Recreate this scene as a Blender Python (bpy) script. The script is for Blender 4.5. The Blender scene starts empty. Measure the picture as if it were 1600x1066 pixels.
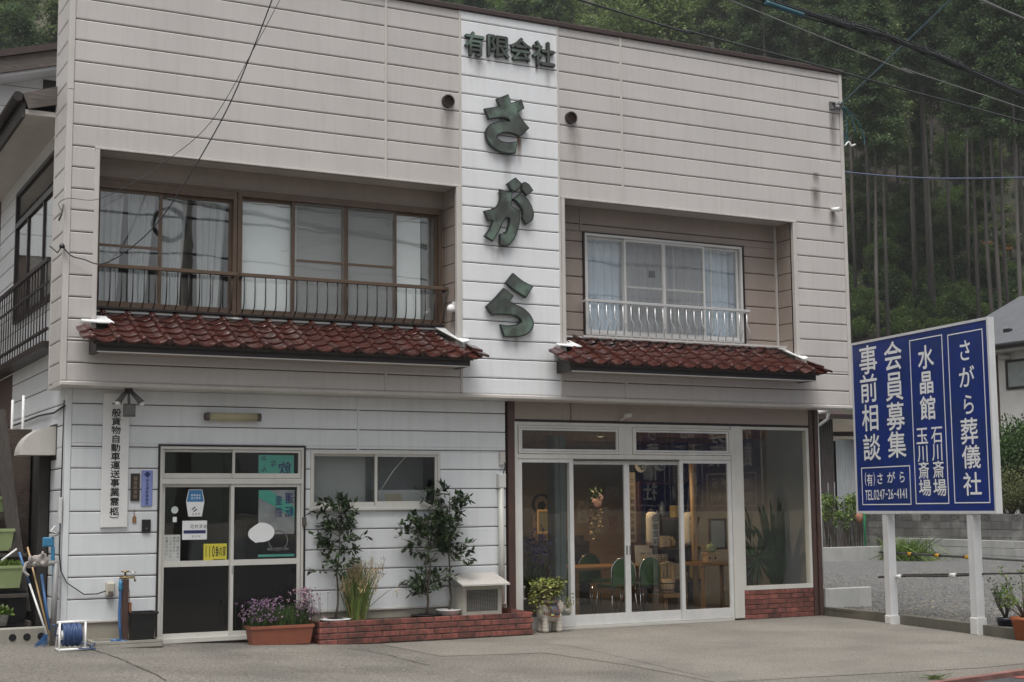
import bpy, math, random
import numpy as np
from mathutils import Matrix, Vector
random.seed(7); RNG = np.random.default_rng(7)
sc = bpy.context.scene
COL = sc.collection

# ------------------------------------------------------------------ camera, sky, sun, exposure
F, YAW, PITCH, ROLL = 2248.2, .4881, .1144, -.0092
CAM = np.array([-3.1606, -17.0991, 1.7])
def cam_axes():
    cy, sy, cp, sp = math.cos(YAW), math.sin(YAW), math.cos(PITCH), math.sin(PITCH)
    fw = np.array([sy*cp, cy*cp, sp]); ri = np.array([cy, -sy, 0.]); up = np.cross(ri, fw)
    cr, sr = math.cos(ROLL), math.sin(ROLL)
    return cr*ri+sr*up, -sr*ri+cr*up, fw
RI, UP, FW = cam_axes()
cam = bpy.data.cameras.new('camera'); cam_o = bpy.data.objects.new('camera', cam); COL.objects.link(cam_o)
cam.sensor_width = 36; cam.lens = F/1600*36; cam.clip_end = 3000; cam.clip_start = .1
cam_o.matrix_world = Matrix([[RI[0], UP[0], -FW[0], CAM[0]], [RI[1], UP[1], -FW[1], CAM[1]], [RI[2], UP[2], -FW[2], CAM[2]], [0, 0, 0, 1]])
sc.camera = cam_o
SUN_EL, SUN_AZ = math.radians(70), math.radians(215)     # azimuth clockwise from +Y: over the street, behind the camera
w = bpy.data.worlds.new('World'); sc.world = w; w.use_nodes = True
nt = w.node_tree; bg = nt.nodes['Background']
sky = nt.nodes.new('ShaderNodeTexSky'); sky.sky_type = 'NISHITA'; sky.sun_disc = False
sky.sun_elevation = SUN_EL; sky.sun_rotation = SUN_AZ; sky.air_density = 1.0; sky.dust_density = 6.0; sky.ozone_density = 1.0
hs = nt.nodes.new('ShaderNodeHueSaturation'); hs.inputs['Saturation'].default_value = .22    # a cloud-grey sky
nt.links.new(sky.outputs[0], hs.inputs['Color']); nt.links.new(hs.outputs[0], bg.inputs['Color'])
bg.inputs['Strength'].default_value = .06
sun = bpy.data.lights.new('sun', 'SUN'); sun.energy = 1.5; sun.angle = math.radians(40); sun.color = (1, .97, .93)
sun_o = bpy.data.objects.new('sun', sun); COL.objects.link(sun_o)
sdir = Vector((math.sin(SUN_AZ)*math.cos(SUN_EL), math.cos(SUN_AZ)*math.cos(SUN_EL), math.sin(SUN_EL)))
sun_o.rotation_euler = (-sdir).to_track_quat('-Z', 'Y').to_euler(); sun_o.location = (0, -20, 40)
sc.view_settings.view_transform = 'Standard'; sc.view_settings.look = 'None'; sc.view_settings.gamma = 1
sc.view_settings.exposure = 1.13
sc.cycles.max_bounces = 8; sc.cycles.transparent_max_bounces = 24; sc.cycles.use_denoising = True

# ------------------------------------------------------------------ helpers
def U(x, y, ax='Y', v=0.):
    """photo pixel -> point on the plane axis = v"""
    d = (x-800)/F*RI-(y-533)/F*UP+FW
    i = 'XYZ'.index(ax); t = (v-CAM[i])/d[i]
    return CAM+t*d
def gz(x): return min(.18, max(0., .04*(3.9-x)))

class MB:
    def __init__(s): s.v = []; s.f = []; s.sm = []
    def add(s, vs, fs, smooth=False):
        n = len(s.v); s.v += [tuple(map(float, q)) for q in vs]
        s.f += [tuple(n+i for i in f) for f in fs]; s.sm += [smooth]*len(fs); return s
    def box(s, x0, x1, y0, y1, z0, z1):
        return s.add([(x0,y0,z0),(x1,y0,z0),(x1,y1,z0),(x0,y1,z0),(x0,y0,z1),(x1,y0,z1),(x1,y1,z1),(x0,y1,z1)],
                     [(0,3,2,1),(4,5,6,7),(0,1,5,4),(1,2,6,5),(2,3,7,6),(3,0,4,7)])
    def cbox(s, x0, x1, y0, y1, z0, z1, c=.004):     # box with a chamfered front (low y)
        return s.add([(x0+c,y0,z0+c),(x1-c,y0,z0+c),(x1-c,y0,z1-c),(x0+c,y0,z1-c),
                      (x0,y0+c,z0),(x1,y0+c,z0),(x1,y0+c,z1),(x0,y0+c,z1),(x0,y1,z0),(x1,y1,z0),(x1,y1,z1),(x0,y1,z1)],
                     [(0,1,2,3),(4,5,1,0),(5,6,2,1),(6,7,3,2),(7,4,0,3),(8,9,5,4),(9,10,6,5),(10,11,7,6),(11,8,4,7),(11,10,9,8)])
    def lapbox(s, x0, x1, y0, y1, z0, z1):   # siding board: rounded top edge, deep undercut along the bottom edge
        a, b = .004, min(.018, (z1-z0)*.3); p = [(y1, z0), (y0+.007, z0), (y0+.0025, z0+b*.4), (y0, z0+b), (y0, z1-.010), (y0+.004, z1-.002), (y1, z1)]; n = len(p)
        vs = [(x0, q[0], q[1]) for q in p]+[(x1, q[0], q[1]) for q in p]
        return s.add(vs, [tuple(range(n)), tuple(range(2*n-1, n-1, -1))]+[(i, n+i, n+(i+1) % n, (i+1) % n) for i in range(n)])
    def obox(s, c, ax, ay, az):   # oriented box: centre and half-axis vectors
        c, ax, ay, az = map(np.array, (c, ax, ay, az)); P = []
        for k in (-1, 1):
            for (i, j) in ((-1,-1),(1,-1),(1,1),(-1,1)): P.append(c+i*ax+j*ay+k*az)
        return s.add(P, [(0,3,2,1),(4,5,6,7),(0,1,5,4),(1,2,6,5),(2,3,7,6),(3,0,4,7)])
    def prism(s, poly, y0, y1, smooth=False):  # polygon in XZ, extruded along Y
        n = len(poly); a = sum(poly[i][0]*poly[(i+1)%n][1]-poly[(i+1)%n][0]*poly[i][1] for i in range(n))
        if a < 0: poly = poly[::-1]
        vs = [(p[0], y0, p[1]) for p in poly]+[(p[0], y1, p[1]) for p in poly]
        return s.add(vs, [tuple(range(n)), tuple(range(2*n-1, n-1, -1))]+[(i, n+i, n+(i+1)%n, (i+1)%n) for i in range(n)], smooth)
    def prism_ax(s, poly, a0, a1, axis):  # polygon extruded along 'X' (poly in YZ) or 'Z' (poly in XY)
        n = len(poly)
        f = (lambda p, a: (a, p[0], p[1])) if axis == 'X' else (lambda p, a: (p[0], p[1], a))
        vs = [f(p, a0) for p in poly]+[f(p, a1) for p in poly]
        return s.add(vs, [tuple(range(n-1, -1, -1)), tuple(range(n, 2*n))]+[(i, (i+1)%n, n+(i+1)%n, n+i) for i in range(n)])
    def tube(s, pts, r, n=8, cap=True, smooth=True):
        pts = [np.array(p, float) for p in pts]; m = len(pts)
        rs = r if hasattr(r, '__len__') else [r]*m
        ref = np.array([0., 0, 1]); t0 = pts[1]-pts[0]
        if abs(t0[2]) > .9*np.linalg.norm(t0): ref = np.array([1., 0, 0])
        vs = []
        for i in range(m):
            t = pts[min(i+1, m-1)]-pts[max(i-1, 0)]; t = t/(np.linalg.norm(t)+1e-9)
            a = np.cross(ref, t); a /= np.linalg.norm(a)+1e-9; b = np.cross(t, a); ref = b
            for k in range(n):
                th = 2*math.pi*k/n; vs.append(pts[i]+rs[i]*(math.cos(th)*a+math.sin(th)*b))
        fs = [(i*n+k, i*n+(k+1)%n, (i+1)*n+(k+1)%n, (i+1)*n+k) for i in range(m-1) for k in range(n)]
        s.add(vs, fs, smooth)
        if cap:
            b = len(s.v)-m*n
            s.f += [tuple(b+k for k in range(n-1, -1, -1)), tuple(b+(m-1)*n+k for k in range(n))]; s.sm += [False, False]
        return s
    def lathe(s, prof, c=(0,0,0), n=20, smooth=True, sx=1., sy=1.):
        vs = []; m = len(prof)
        for r, z in prof:
            for k in range(n):
                th = 2*math.pi*k/n; vs.append((c[0]+sx*r*math.cos(th), c[1]+sy*r*math.sin(th), c[2]+z))
        fs = [(i*n+k, i*n+(k+1)%n, (i+1)*n+(k+1)%n, (i+1)*n+k) for i in range(m-1) for k in range(n)]
        s.add(vs, fs, smooth); b = len(s.v)-m*n
        s.f += [tuple(b+k for k in range(n-1, -1, -1)), tuple(b+(m-1)*n+k for k in range(n))]; s.sm += [False, False]
        return s
    def ball(s, c, rx, ry, rz, n=14, m=9):
        vs = [(c[0], c[1], c[2]-rz)]
        for i in range(1, m):
            ph = -math.pi/2+math.pi*i/m
            for k in range(n):
                th = 2*math.pi*k/n; vs.append((c[0]+rx*math.cos(ph)*math.cos(th), c[1]+ry*math.cos(ph)*math.sin(th), c[2]+rz*math.sin(ph)))
        vs.append((c[0], c[1], c[2]+rz)); L = len(vs)-1
        fs = [(0, 1+(k+1)%n, 1+k) for k in range(n)]
        fs += [(1+(i-1)*n+k, 1+(i-1)*n+(k+1)%n, 1+i*n+(k+1)%n, 1+i*n+k) for i in range(1, m-1) for k in range(n)]
        fs += [(1+(m-2)*n+k, 1+(m-2)*n+(k+1)%n, L) for k in range(n)]
        return s.add(vs, fs, True)
    def disc_y(s, x, z, r, y0, y1, n=20, ir=0):   # disc facing -Y
        if ir == 0: return s.prism([(x+r*math.cos(2*math.pi*k/n), z+r*math.sin(2*math.pi*k/n)) for k in range(n)], y0, y1)
        vs = []
        for y in (y0, y1):
            for q in (r, ir):
                for k in range(n): vs.append((x+q*math.cos(2*math.pi*k/n), y, z+q*math.sin(2*math.pi*k/n)))
        fs = []
        for k in range(n):
            j = (k+1) % n
            fs += [(k, j, n+j, n+k), (2*n+j, 2*n+k, 3*n+k, 3*n+j), (j, k, 2*n+k, 2*n+j), (n+k, n+j, 3*n+j, 3*n+k)]
        return s.add(vs, fs)
    def rot(s, i0, ang, c=(0,0), axis='Z'):
        ca, sa = math.cos(ang), math.sin(ang)
        for i in range(i0, len(s.v)):
            x, y, z = s.v[i]
            if axis == 'Z': x, y = c[0]+(x-c[0])*ca-(y-c[1])*sa, c[1]+(x-c[0])*sa+(y-c[1])*ca
            elif axis == 'X': y, z = c[0]+(y-c[0])*ca-(z-c[1])*sa, c[1]+(y-c[0])*sa+(z-c[1])*ca
            else: x, z = c[0]+(x-c[0])*ca-(z-c[1])*sa, c[1]+(x-c[0])*sa+(z-c[1])*ca
            s.v[i] = (x, y, z)
        return s
    def mesh(s, name):
        m = bpy.data.meshes.new(name); m.from_pydata(s.v, [], s.f)
        if any(s.sm): m.polygons.foreach_set('use_smooth', s.sm)
        m.update(); return m

WP = {}
def link(o, parent, at, local=False):
    COL.objects.link(o)
    if parent is not None:
        o.parent = parent; pw = WP[parent.name]
        o.location = at if local else tuple(a-b for a, b in zip(at, pw))
    else: o.location = at
    WP[o.name] = tuple(at)
    return o
def E(name, label, cat, loc=(0,0,0), rotz=0, group=None):
    o = bpy.data.objects.new(name, None); o.empty_display_size = .2
    link(o, None, tuple(map(float, loc))); o.rotation_euler = (0, 0, rotz); tag(o, label, cat, group); return o
def tag(o, label, cat=None, group=None, kind=None):
    if label: o['label'] = label
    if cat: o['category'] = cat
    if group: o['group'] = group
    if kind: o['kind'] = kind
    return o
def O(name, mb, mat, parent=None, at=(0,0,0), local=False):
    m = mb if isinstance(mb, bpy.types.Mesh) else mb.mesh(name)
    if not m.materials:
        for q in (mat if isinstance(mat, (list, tuple)) else [mat]): m.materials.append(q)
    return link(bpy.data.objects.new(name, m), parent, at, local)
def T(name, mb, mat, label, cat, group=None, at=(0,0,0)):
    return tag(O(name, mb, mat, None, at), label, cat, group)
def S(name, mb, mat): return tag(O(name, mb, mat), None, kind='structure')
def copy_tree(o, parent=None):
    c = o.copy(); COL.objects.link(c)
    if parent is not None: c.parent = parent
    for ch in [q for q in bpy.data.objects if q.parent == o]: copy_tree(ch, c)
    return c

# ------------------------------------------------------------------ procedural materials
MATS = {}
def pm(name, col, rough=.6, var=.12, vs=6., bump=0., bs=60., metal=0., streak=0., dirt=None, coord='world', spec=.5, stretch=(1,1,1), isl=0., col2=None, c2s=3., c2t=.5, fine=0., fs=200., rnd=0., transl=0.):
    m = bpy.data.materials.new(name); m.use_nodes = True; N = m.node_tree.nodes; L = m.node_tree.links
    b = N['Principled BSDF']; b.inputs['Roughness'].default_value = rough; b.inputs['Metallic'].default_value = metal
    b.inputs['Specular IOR Level'].default_value = spec
    if coord == 'world': g = N.new('ShaderNodeNewGeometry'); co = g.outputs['Position']
    else: g = N.new('ShaderNodeTexCoord'); co = g.outputs['Object']
    mp = N.new('ShaderNodeMapping'); L.new(co, mp.inputs[0]); mp.inputs['Scale'].default_value = stretch
    def noise(scale, vec=None, detail=4.):
        n = N.new('ShaderNodeTexNoise'); n.inputs['Scale'].default_value = scale; n.inputs['Detail'].default_value = detail
        L.new(vec or mp.outputs[0], n.inputs['Vector']); return n.outputs['Fac']
    def ramp(sock, a, b_):
        r = N.new('ShaderNodeMapRange'); r.inputs[1].default_value = a; r.inputs[2].default_value = b_; L.new(sock, r.inputs[0]); return r.outputs[0]
    def mix(fac, A, B, mode='MIX'):
        x = N.new('ShaderNodeMix'); x.data_type = 'RGBA'; x.blend_type = mode
        for s_, v in ((x.inputs['Factor'], fac), (x.inputs['A'], A), (x.inputs['B'], B)):
            if hasattr(v, 'is_output'): L.new(v, s_)
            elif isinstance(v, (int, float)): s_.default_value = v
            else: s_.default_value = (*v[:3], 1)
        return x.outputs['Result']
    c = mix(ramp(noise(vs), .3, .7), [q*(1-var) for q in col], [min(1, q*(1+var)) for q in col])
    if col2 is not None: c = mix(ramp(noise(c2s, detail=6.), c2t-.08, c2t+.12), c, col2)
    if streak:
        m2 = N.new('ShaderNodeMapping'); L.new(co, m2.inputs[0]); m2.inputs['Scale'].default_value = (9, 9, .7)
        c = mix(mth(N, L, ramp(noise(1.3, m2.outputs[0], 5.), .48, .8), streak), c, dirt or [q*.45 for q in col])
    if fine: c = mix(ramp(noise(fs, detail=2.), .38, .62), mix(1., c, (1-fine,)*3, 'MULTIPLY'), mix(1., c, (1+fine,)*3, 'MULTIPLY'))
    if rnd:
        oi = N.new('ShaderNodeObjectInfo'); r = ramp(oi.outputs['Random'], 0., 1.)
        c = mix(r, mix(1., c, (1-rnd,)*3, 'MULTIPLY'), mix(1., c, (1+rnd,)*3, 'MULTIPLY'))
    if isl:
        gi = N.new('ShaderNodeNewGeometry'); r = ramp(gi.outputs['Random Per Island'], 0., 1.)
        c = mix(r, mix(1., c, (1-isl, 1-isl, 1-isl*.8), 'MULTIPLY'), mix(1., c, (1+isl, 1+isl*.9, 1+isl*.3), 'MULTIPLY'))
    L.new(c, b.inputs['Base Color'])
    if bump:
        bn = N.new('ShaderNodeBump'); bn.inputs['Strength'].default_value = bump; bn.inputs['Distance'].default_value = .01
        L.new(noise(bs, detail=6.), bn.inputs['Height']); L.new(bn.outputs[0], b.inputs['Normal'])
    if transl:
        tl_ = N.new('ShaderNodeBsdfTranslucent'); L.new(c, tl_.inputs['Color']); mx = N.new('ShaderNodeMixShader'); mx.inputs[0].default_value = transl
        L.new(b.outputs[0], mx.inputs[1]); L.new(tl_.outputs[0], mx.inputs[2]); L.new(mx.outputs[0], N['Material Output'].inputs['Surface'])
    MATS[name] = m; return m
def mth(N, L, sock, k):
    q = N.new('ShaderNodeMath'); q.operation = 'MULTIPLY'; q.inputs[1].default_value = k; L.new(sock, q.inputs[0]); return q.outputs[0]
def glass_mat(name, tint=(.97, .985, .98), refl=.55, base=.035):
    m = bpy.data.materials.new(name); m.use_nodes = True; N = m.node_tree.nodes; L = m.node_tree.links; N.clear()
    o = N.new('ShaderNodeOutputMaterial'); tr = N.new('ShaderNodeBsdfTransparent'); tr.inputs[0].default_value = (*tint, 1)
    gl = N.new('ShaderNodeBsdfGlossy'); gl.inputs['Roughness'].default_value = .01; gl.inputs[0].default_value = (1, 1, 1, 1)
    lw = N.new('ShaderNodeLayerWeight'); lw.inputs[0].default_value = .5
    p = N.new('ShaderNodeMath'); p.operation = 'POWER'; p.inputs[1].default_value = 5; L.new(lw.outputs['Facing'], p.inputs[0])
    q = N.new('ShaderNodeMath'); q.operation = 'MULTIPLY_ADD'; q.inputs[1].default_value = refl; q.inputs[2].default_value = base; L.new(p.outputs[0], q.inputs[0])
    nz = N.new('ShaderNodeTexNoise'); nz.inputs['Scale'].default_value = 1.6; g = N.new('ShaderNodeNewGeometry'); L.new(g.outputs['Position'], nz.inputs['Vector'])
    bp = N.new('ShaderNodeBump'); bp.inputs['Strength'].default_value = .06; bp.inputs['Distance'].default_value = .02; L.new(nz.outputs['Fac'], bp.inputs['Height']); L.new(bp.outputs[0], gl.inputs['Normal'])
    x = N.new('ShaderNodeMixShader'); L.new(q.outputs[0], x.inputs[0]); L.new(tr.outputs[0], x.inputs[1]); L.new(gl.outputs[0], x.inputs[2]); L.new(x.outputs[0], o.inputs[0])
    return m
def veil_mat(name, col, opac):      # open weave: screens and lace
    m = bpy.data.materials.new(name); m.use_nodes = True; N = m.node_tree.nodes; L = m.node_tree.links
    b = N['Principled BSDF']; b.inputs['Base Color'].default_value = (*col, 1); b.inputs['Roughness'].default_value = .8; b.inputs['Alpha'].default_value = opac
    return m
def emit_mat(name, col, st):
    m = bpy.data.materials.new(name); m.use_nodes = True; b = m.node_tree.nodes['Principled BSDF']
    b.inputs['Base Color'].default_value = (*col, 1); b.inputs['Emission Color'].default_value = (*col, 1); b.inputs['Emission Strength'].default_value = st; return m

M = {}
M['beige'] = pm('beige_siding', (.545, .517, .50), .45, .05, 1.2, streak=.17, dirt=(.26, .22, .195), spec=.4, fine=.02, rnd=.025)
M['shaded_beige'] = pm('shaded_beige_siding', (.34, .285, .25), .45, .06, 1.2, streak=.22, dirt=(.2, .16, .13), spec=.4)  # beige with the shade of recesses and overhangs put into the colour
M['white'] = pm('white_siding', (.78, .795, .815), .42, .04, 1.2, streak=.20, dirt=(.5, .47, .42), spec=.4, rnd=.015)
M['lowwhite'] = pm('pale_siding', (.71, .735, .755), .42, .05, 1.5, streak=.22, dirt=(.45, .45, .43), spec=.4, rnd=.015)
M['trim'] = pm('beige_trim', (.55, .52, .49), .4, .06, 2., streak=.2)
M['joint'] = pm('joint_brown', (.085, .055, .045), .8, .1)  # reddish-brown backing that shows in the board joints
M['coping'] = pm('brown_coping', (.05, .032, .03), .5, .15)
M['bronze'] = pm('bronze_aluminium', (.125, .085, .06), .4, .12, 8, metal=.25)
M['dkbronze'] = pm('dark_bronze', (.022, .016, .015), .45, .15)
M['silver'] = pm('white_aluminium', (.62, .62, .61), .35, .05, 4, streak=.15, dirt=(.4, .36, .3))
M['ivory'] = pm('ivory_aluminium', (.60, .59, .55), .38, .05, 4, streak=.15, dirt=(.36, .32, .25))
M['steel'] = pm('bright_steel', (.55, .55, .55), .25, .08, 10, metal=.7)
M['chrome'] = pm('chrome', (.8, .8, .8), .12, .03, metal=1.)
M['brownpost'] = pm('brown_post', (.075, .042, .035), .45, .15, 5, streak=.2)
M['tile'] = pm('glazed_roof_tile', (.052, .0145, .0105), .14, .25, 4., bump=.05, bs=40, coord='world', col2=(.04, .016, .014), c2s=9., c2t=.55, spec=.5, rnd=.15)
M['copper'] = pm('verdigris_copper', (.070, .080, .070), .55, .35, 5., metal=.2, col2=(.15, .22, .18), c2s=4., c2t=.55, bump=.08, bs=30)
M['copperdark'] = pm('dark_copper_rim', (.022, .028, .025), .5, .2, 8., metal=.2)
M['flash'] = pm('white_flashing', (.72, .73, .73), .35, .06, 4, streak=.2)
M['glass'] = glass_mat('window_glass', base=.10)
M['shopglass'] = glass_mat('shop_glass', base=.047, refl=.5)
M['darkglass'] = pm('smoked_panel', (.012, .012, .012), .12, .2, 3)
M['concrete'] = pm('concrete', (.30, .285, .25), .85, .14, 2., bump=.25, bs=70, streak=.25, dirt=(.13, .12, .1))
M['block'] = pm('old_block', (.15, .147, .14), .9, .2, 1.6, bump=.3, bs=60, col2=(.27, .27, .255), c2s=1.6, c2t=.58, streak=.5, dirt=(.08, .08, .075), rnd=.2)
M['newblock'] = pm('pale_block', (.40, .40, .385), .9, .1, 2.5, bump=.25, bs=60, streak=.25, rnd=.1)
M['brick'] = pm('red_brick', (.22, .072, .056), .8, .28, 14., bump=.4, bs=60, streak=.5, dirt=(.045, .032, .028), coord='world', col2=(.10, .042, .036), c2s=5., c2t=.54, rnd=.28)
M['mortar'] = pm('mortar', (.10, .092, .085), .9, .2, 12, bump=.3)
M['black'] = pm('black_plastic', (.012, .012, .013), .4, .1)
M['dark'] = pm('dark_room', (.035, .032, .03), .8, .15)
M['paint_white'] = pm('white_paint', (.76, .76, .75), .4, .04, 4., streak=.12)
M['print_white'] = pm('white_print', (.78, .79, .80), .5, .02)
M['print_black'] = pm('black_print', (.012, .012, .012), .6, .05)
M['print_grey'] = pm('grey_print', (.12, .12, .13), .6, .05)
M['print_blue'] = pm('blue_print', (.02, .03, .13), .6, .05)
M['signblue'] = pm('blue_sign_face', (.008, .030, .20), .35, .12, 1.2, col2=(.010, .032, .15), c2s=2.5, streak=.12, dirt=(.03, .05, .15))
M['green_plastic'] = pm('green_plastic', (.26, .32, .15), .5, .1)
M['terracotta'] = pm('terracotta_plastic', (.27, .09, .055), .6, .1, 8)
M['orange_pot'] = pm('orange_pot', (.36, .105, .04), .6, .1)
M['navy_pot'] = pm('navy_pot', (.012, .016, .03), .3, .1)
M['blue_plastic'] = pm('blue_plastic', (.04, .12, .28), .4, .1)
M['blue_hose'] = pm('blue_hose', (.045, .085, .20), .45, .12, 20)
M['sky_plastic'] = pm('sky_blue_plastic', (.045, .20, .36), .4, .1)
M['wood'] = pm('wood', (.26, .14, .06), .5, .25, 4., stretch=(12, 12, 1))
M['palewood'] = pm('pale_wood', (.45, .30, .15), .5, .2, 4., stretch=(10, 10, 1))
M['oldwood'] = pm('weathered_wood', (.115, .098, .088), .85, .3, 5., stretch=(1, 1, 8), bump=.3)
M['darkwood'] = pm('dark_plank', (.055, .048, .043), .8, .3, 5., stretch=(8, 8, 1), bump=.2)
M['soil'] = pm('soil', (.05, .035, .025), .95, .3, 20, bump=.6, bs=60)
M['bark'] = pm('bark', (.10, .085, .07), .9, .3, 12, bump=.4, stretch=(1, 1, .3), coord='obj')
M['cedarbark'] = pm('cedar_bark', (.11, .10, .092), .9, .3, 3, bump=.4, bs=10, stretch=(1, 1, .15), coord='obj')
M['leaf_dark'] = pm('dark_leaves', (.032, .062, .024), .4, .3, 5., isl=.5, coord='obj', transl=.25)
M['leaf_mid'] = pm('green_leaves', (.05, .095, .028), .5, .3, 5., isl=.5, coord='obj', transl=.3)
M['leaf_light'] = pm('fresh_leaves', (.12, .19, .045), .5, .25, 6., isl=.45, coord='obj', transl=.35)
M['leaf_varieg'] = pm('variegated_leaves', (.20, .23, .06), .5, .4, 25., isl=.5, coord='obj')
M['grassy'] = pm('grass_blades', (.10, .15, .035), .6, .25, 8., isl=.4, coord='obj')
M['plume'] = pm('grass_plumes', (.42, .33, .20), .8, .2, 8., isl=.3, coord='obj')
M['lavender'] = pm('mauve_flowers', (.27, .17, .30), .7, .2, 20., isl=.5, coord='obj')
M['pinkfl'] = pm('pink_flowers', (.40, .27, .35), .7, .2, 20., isl=.4, coord='obj')
M['purple'] = pm('purple_flowers', (.07, .05, .22), .7, .2, 20., isl=.5, coord='obj')
M['cedar'] = pm('cedar_foliage', (.072, .118, .05), .75, .55, .9, isl=.3, transl=.4, coord='obj')
M['cedar2'] = pm('cedar_foliage_pale', (.115, .165, .06), .75, .5, .9, isl=.3, transl=.4, coord='obj')
M['broad'] = pm('broadleaf_foliage', (.15, .21, .075), .7, .45, 1., isl=.35, transl=.4, coord='obj')
M['bush'] = pm('bush_foliage', (.11, .18, .05), .7, .35, .7, isl=.5, transl=.4, coord='obj')
M['topiary'] = pm('topiary_foliage', (.07, .082, .024), .7, .35, 3, isl=.5, coord='obj')

# ------------------------------------------------------------------ lettering
GL = {}
def glyph(ch, bold=0.):
    k = (ch, bold)
    if k not in GL:
        c = bpy.data.curves.new('t', 'FONT'); c.body = ch; c.size = 1; c.offset = bold; c.resolution_u = 3
        o = bpy.data.objects.new('t', c); COL.objects.link(o); bpy.context.view_layer.update()
        m = bpy.data.meshes.new_from_object(o.evaluated_get(bpy.context.evaluated_depsgraph_get()))
        GL[k] = ([(v.co.x, v.co.y) for v in m.vertices], [tuple(p.vertices) for p in m.polygons])
        bpy.data.objects.remove(o); bpy.data.curves.remove(c); bpy.data.meshes.remove(m)
    return GL[k]
def put(mb, ch, x, z, w, h, y, bold=0., fit=True, flip=False, mapf=None):
    """one character in the cell centred x,z of size w,h on the plane y (facing -Y); mapf maps (x,z,depth) elsewhere"""
    vs, fs = glyph(ch, 0.)
    if not vs: return
    if fit and ord(ch) < 0x2000:
        xs = [v[0] for v in vs]; ys = [v[1] for v in vs]; cx, cy = (min(xs)+max(xs))/2, (min(ys)+max(ys))/2
        sw = max(max(xs)-min(xs), .25); sh = max(max(ys)-min(ys), .7)
    else: cx, cy, sw, sh = .5, .38, 1., 1.
    e = bold*w*.6                                        # strokes thickened by shifted copies a hair apart in depth
    for i_, (dx, dz) in enumerate(((0, 0), (e, 0), (-e, 0), (0, e), (0, -e)) if bold else ((0, 0),)):
        P = []
        for a, b in vs:
            q = (a-cx)/sw*w*(-1 if flip else 1)+dx; r = (b-cy)/sh*h+dz
            P.append((x+q, y-.00008*i_, z+r) if mapf is None else mapf(x+q, z+r, .00008*i_))
        mb.add(P, [f[::-1] for f in fs] if flip else fs)
def column(mb, s, x, ztop, w, h, pitch, y, bold=0., **k):
    for i, ch in enumerate(s):
        if ch != ' ': put(mb, ch, x, ztop-pitch*(i+.5), w, h, y, bold, **k)
def row(mb, s, x0, z, w, h, pitch, y, bold=0., **k):
    for i, ch in enumerate(s):
        if ch != ' ': put(mb, ch, x0+pitch*(i+.5), z, w, h, y, bold, **k)
# ================================================================== the shop building
W_, ZT, ZB, PIT, ZJ = 11.85, 8.434, 3.15, .2577, 5.981
shop = E('shop_building', 'two-storey shop with beige siding, white sign strip and red tiled canopies', 'building', (6, 4, 0))
bcache = {}
def board(parent, x0, x1, z0, z1, y, mat, th=.016, gap=.011, axis='Y'):
    """one siding board; axis 'Y' faces -Y at plane y, axis 'X' faces -X at plane y (x0,x1 are then y values)"""
    w_, h_ = round(x1-x0-.002, 3), round(z1-z0-gap, 3)
    if w_ < .02 or h_ < .015: return
    k = (w_, h_, mat.name, axis, th)
    if k not in bcache:
        b = MB().lapbox(-w_/2, w_/2, 0, th, -h_/2, h_/2)
        if axis == 'X': b.rot(0, -math.pi/2)
        if axis == 'R': b.rot(0, -math.pi/2)
        bcache[k] = b.mesh('siding_board'); bcache[k].materials.append(mat)
    xm, zm = (x0+x1)/2, (z0+z1)/2+gap/2
    O('siding_board', bcache[k], mat, parent, (xm, y, zm) if axis == 'Y' else (y, xm, zm))
def cut(x0, x1, z0, z1, holes):
    zs = sorted({z0, z1, *[q for h in holes for q in (h[2], h[3]) if z0 < q < z1]})
    out = []
    for a, b in zip(zs, zs[1:]):
        xs = [(x0, x1)]
        for h in holes:
            if h[2] < b-1e-4 and h[3] > a+1e-4:
                n = []
                for p, q in xs:
                    if h[1] <= p or h[0] >= q: n.append((p, q)); continue
                    if h[0] > p: n.append((p, h[0]))
                    if h[1] < q: n.append((h[1], q))
                xs = n
        out += [(p, q, a, b) for p, q in xs]
    return out
def courses(parent, x0, x1, z0, z1, y, mat, holes=(), joint=ZJ, pit=PIT, axis='Y'):
    k = math.floor((z0-joint)/pit); z = joint+k*pit
    while z < z1-1e-3:
        a, b = max(z, z0), min(z+pit, z1)
        if b-a > .03:
            for p, q, c, d in cut(x0, x1, a, b, holes): board(parent, p, q, c, d, y, mat, axis=axis, gap=.011 if abs(c-z) < 1e-4 else 0.)
        z += pit
def backing(x0, x1, z0, z1, y0, y1, holes=()):
    m = MB()
    for p, q, c, d in cut(x0, x1, z0, z1, holes): m.box(p, q, y0, y1, c, d)
    return m

RL = (.36, 5.10, 3.70, 5.981)      # left recess opening (x0,x1,z0,z1)
RR = (6.74, 10.80, 3.70, 5.981)    # right recess opening
RB = .43                           # recess depth
holes = [RL, RR]
uf = O('upper_facade', backing(.02, W_-.02, ZB+.03, ZT-.01, .012, .09, holes), M['joint'], shop)
seams = [4.065, 5.155, 6.685, 7.735]
for a, b in ((.065, 4.05), (4.08, 5.14), (6.70, 7.72), (7.75, W_-.06)):
    courses(uf, a, b, ZB+.045, ZT, 0., M['beige'], holes)
stp = O('sign_strip', MB().box(5.17, 6.67, .0145, .0165, ZB+.04, ZT-.012), M['joint'], shop)
courses(stp, 5.17, 6.67, ZB+.045, ZT, -.006, M['white'])
for s_ in seams:      # seam caps over board ends
    segs = [(ZB+.05, ZT)]
    if RL[0] < s_ < RL[1] or RR[0] < s_ < RR[1]: segs = [(ZB+.05, 3.62), (5.985, ZT)]
    for a, b in segs: O('seam_trim', MB().cbox(s_-.016, s_+.016, -.014, .02, a, b), M['trim'], uf)
O('corner_trim', MB().cbox(-.008, .062, -.012, .06, ZB+.05, 6.66).cbox(-.008, .062, -.0135, .06, 6.664, ZT), M['trim'], uf)
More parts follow.
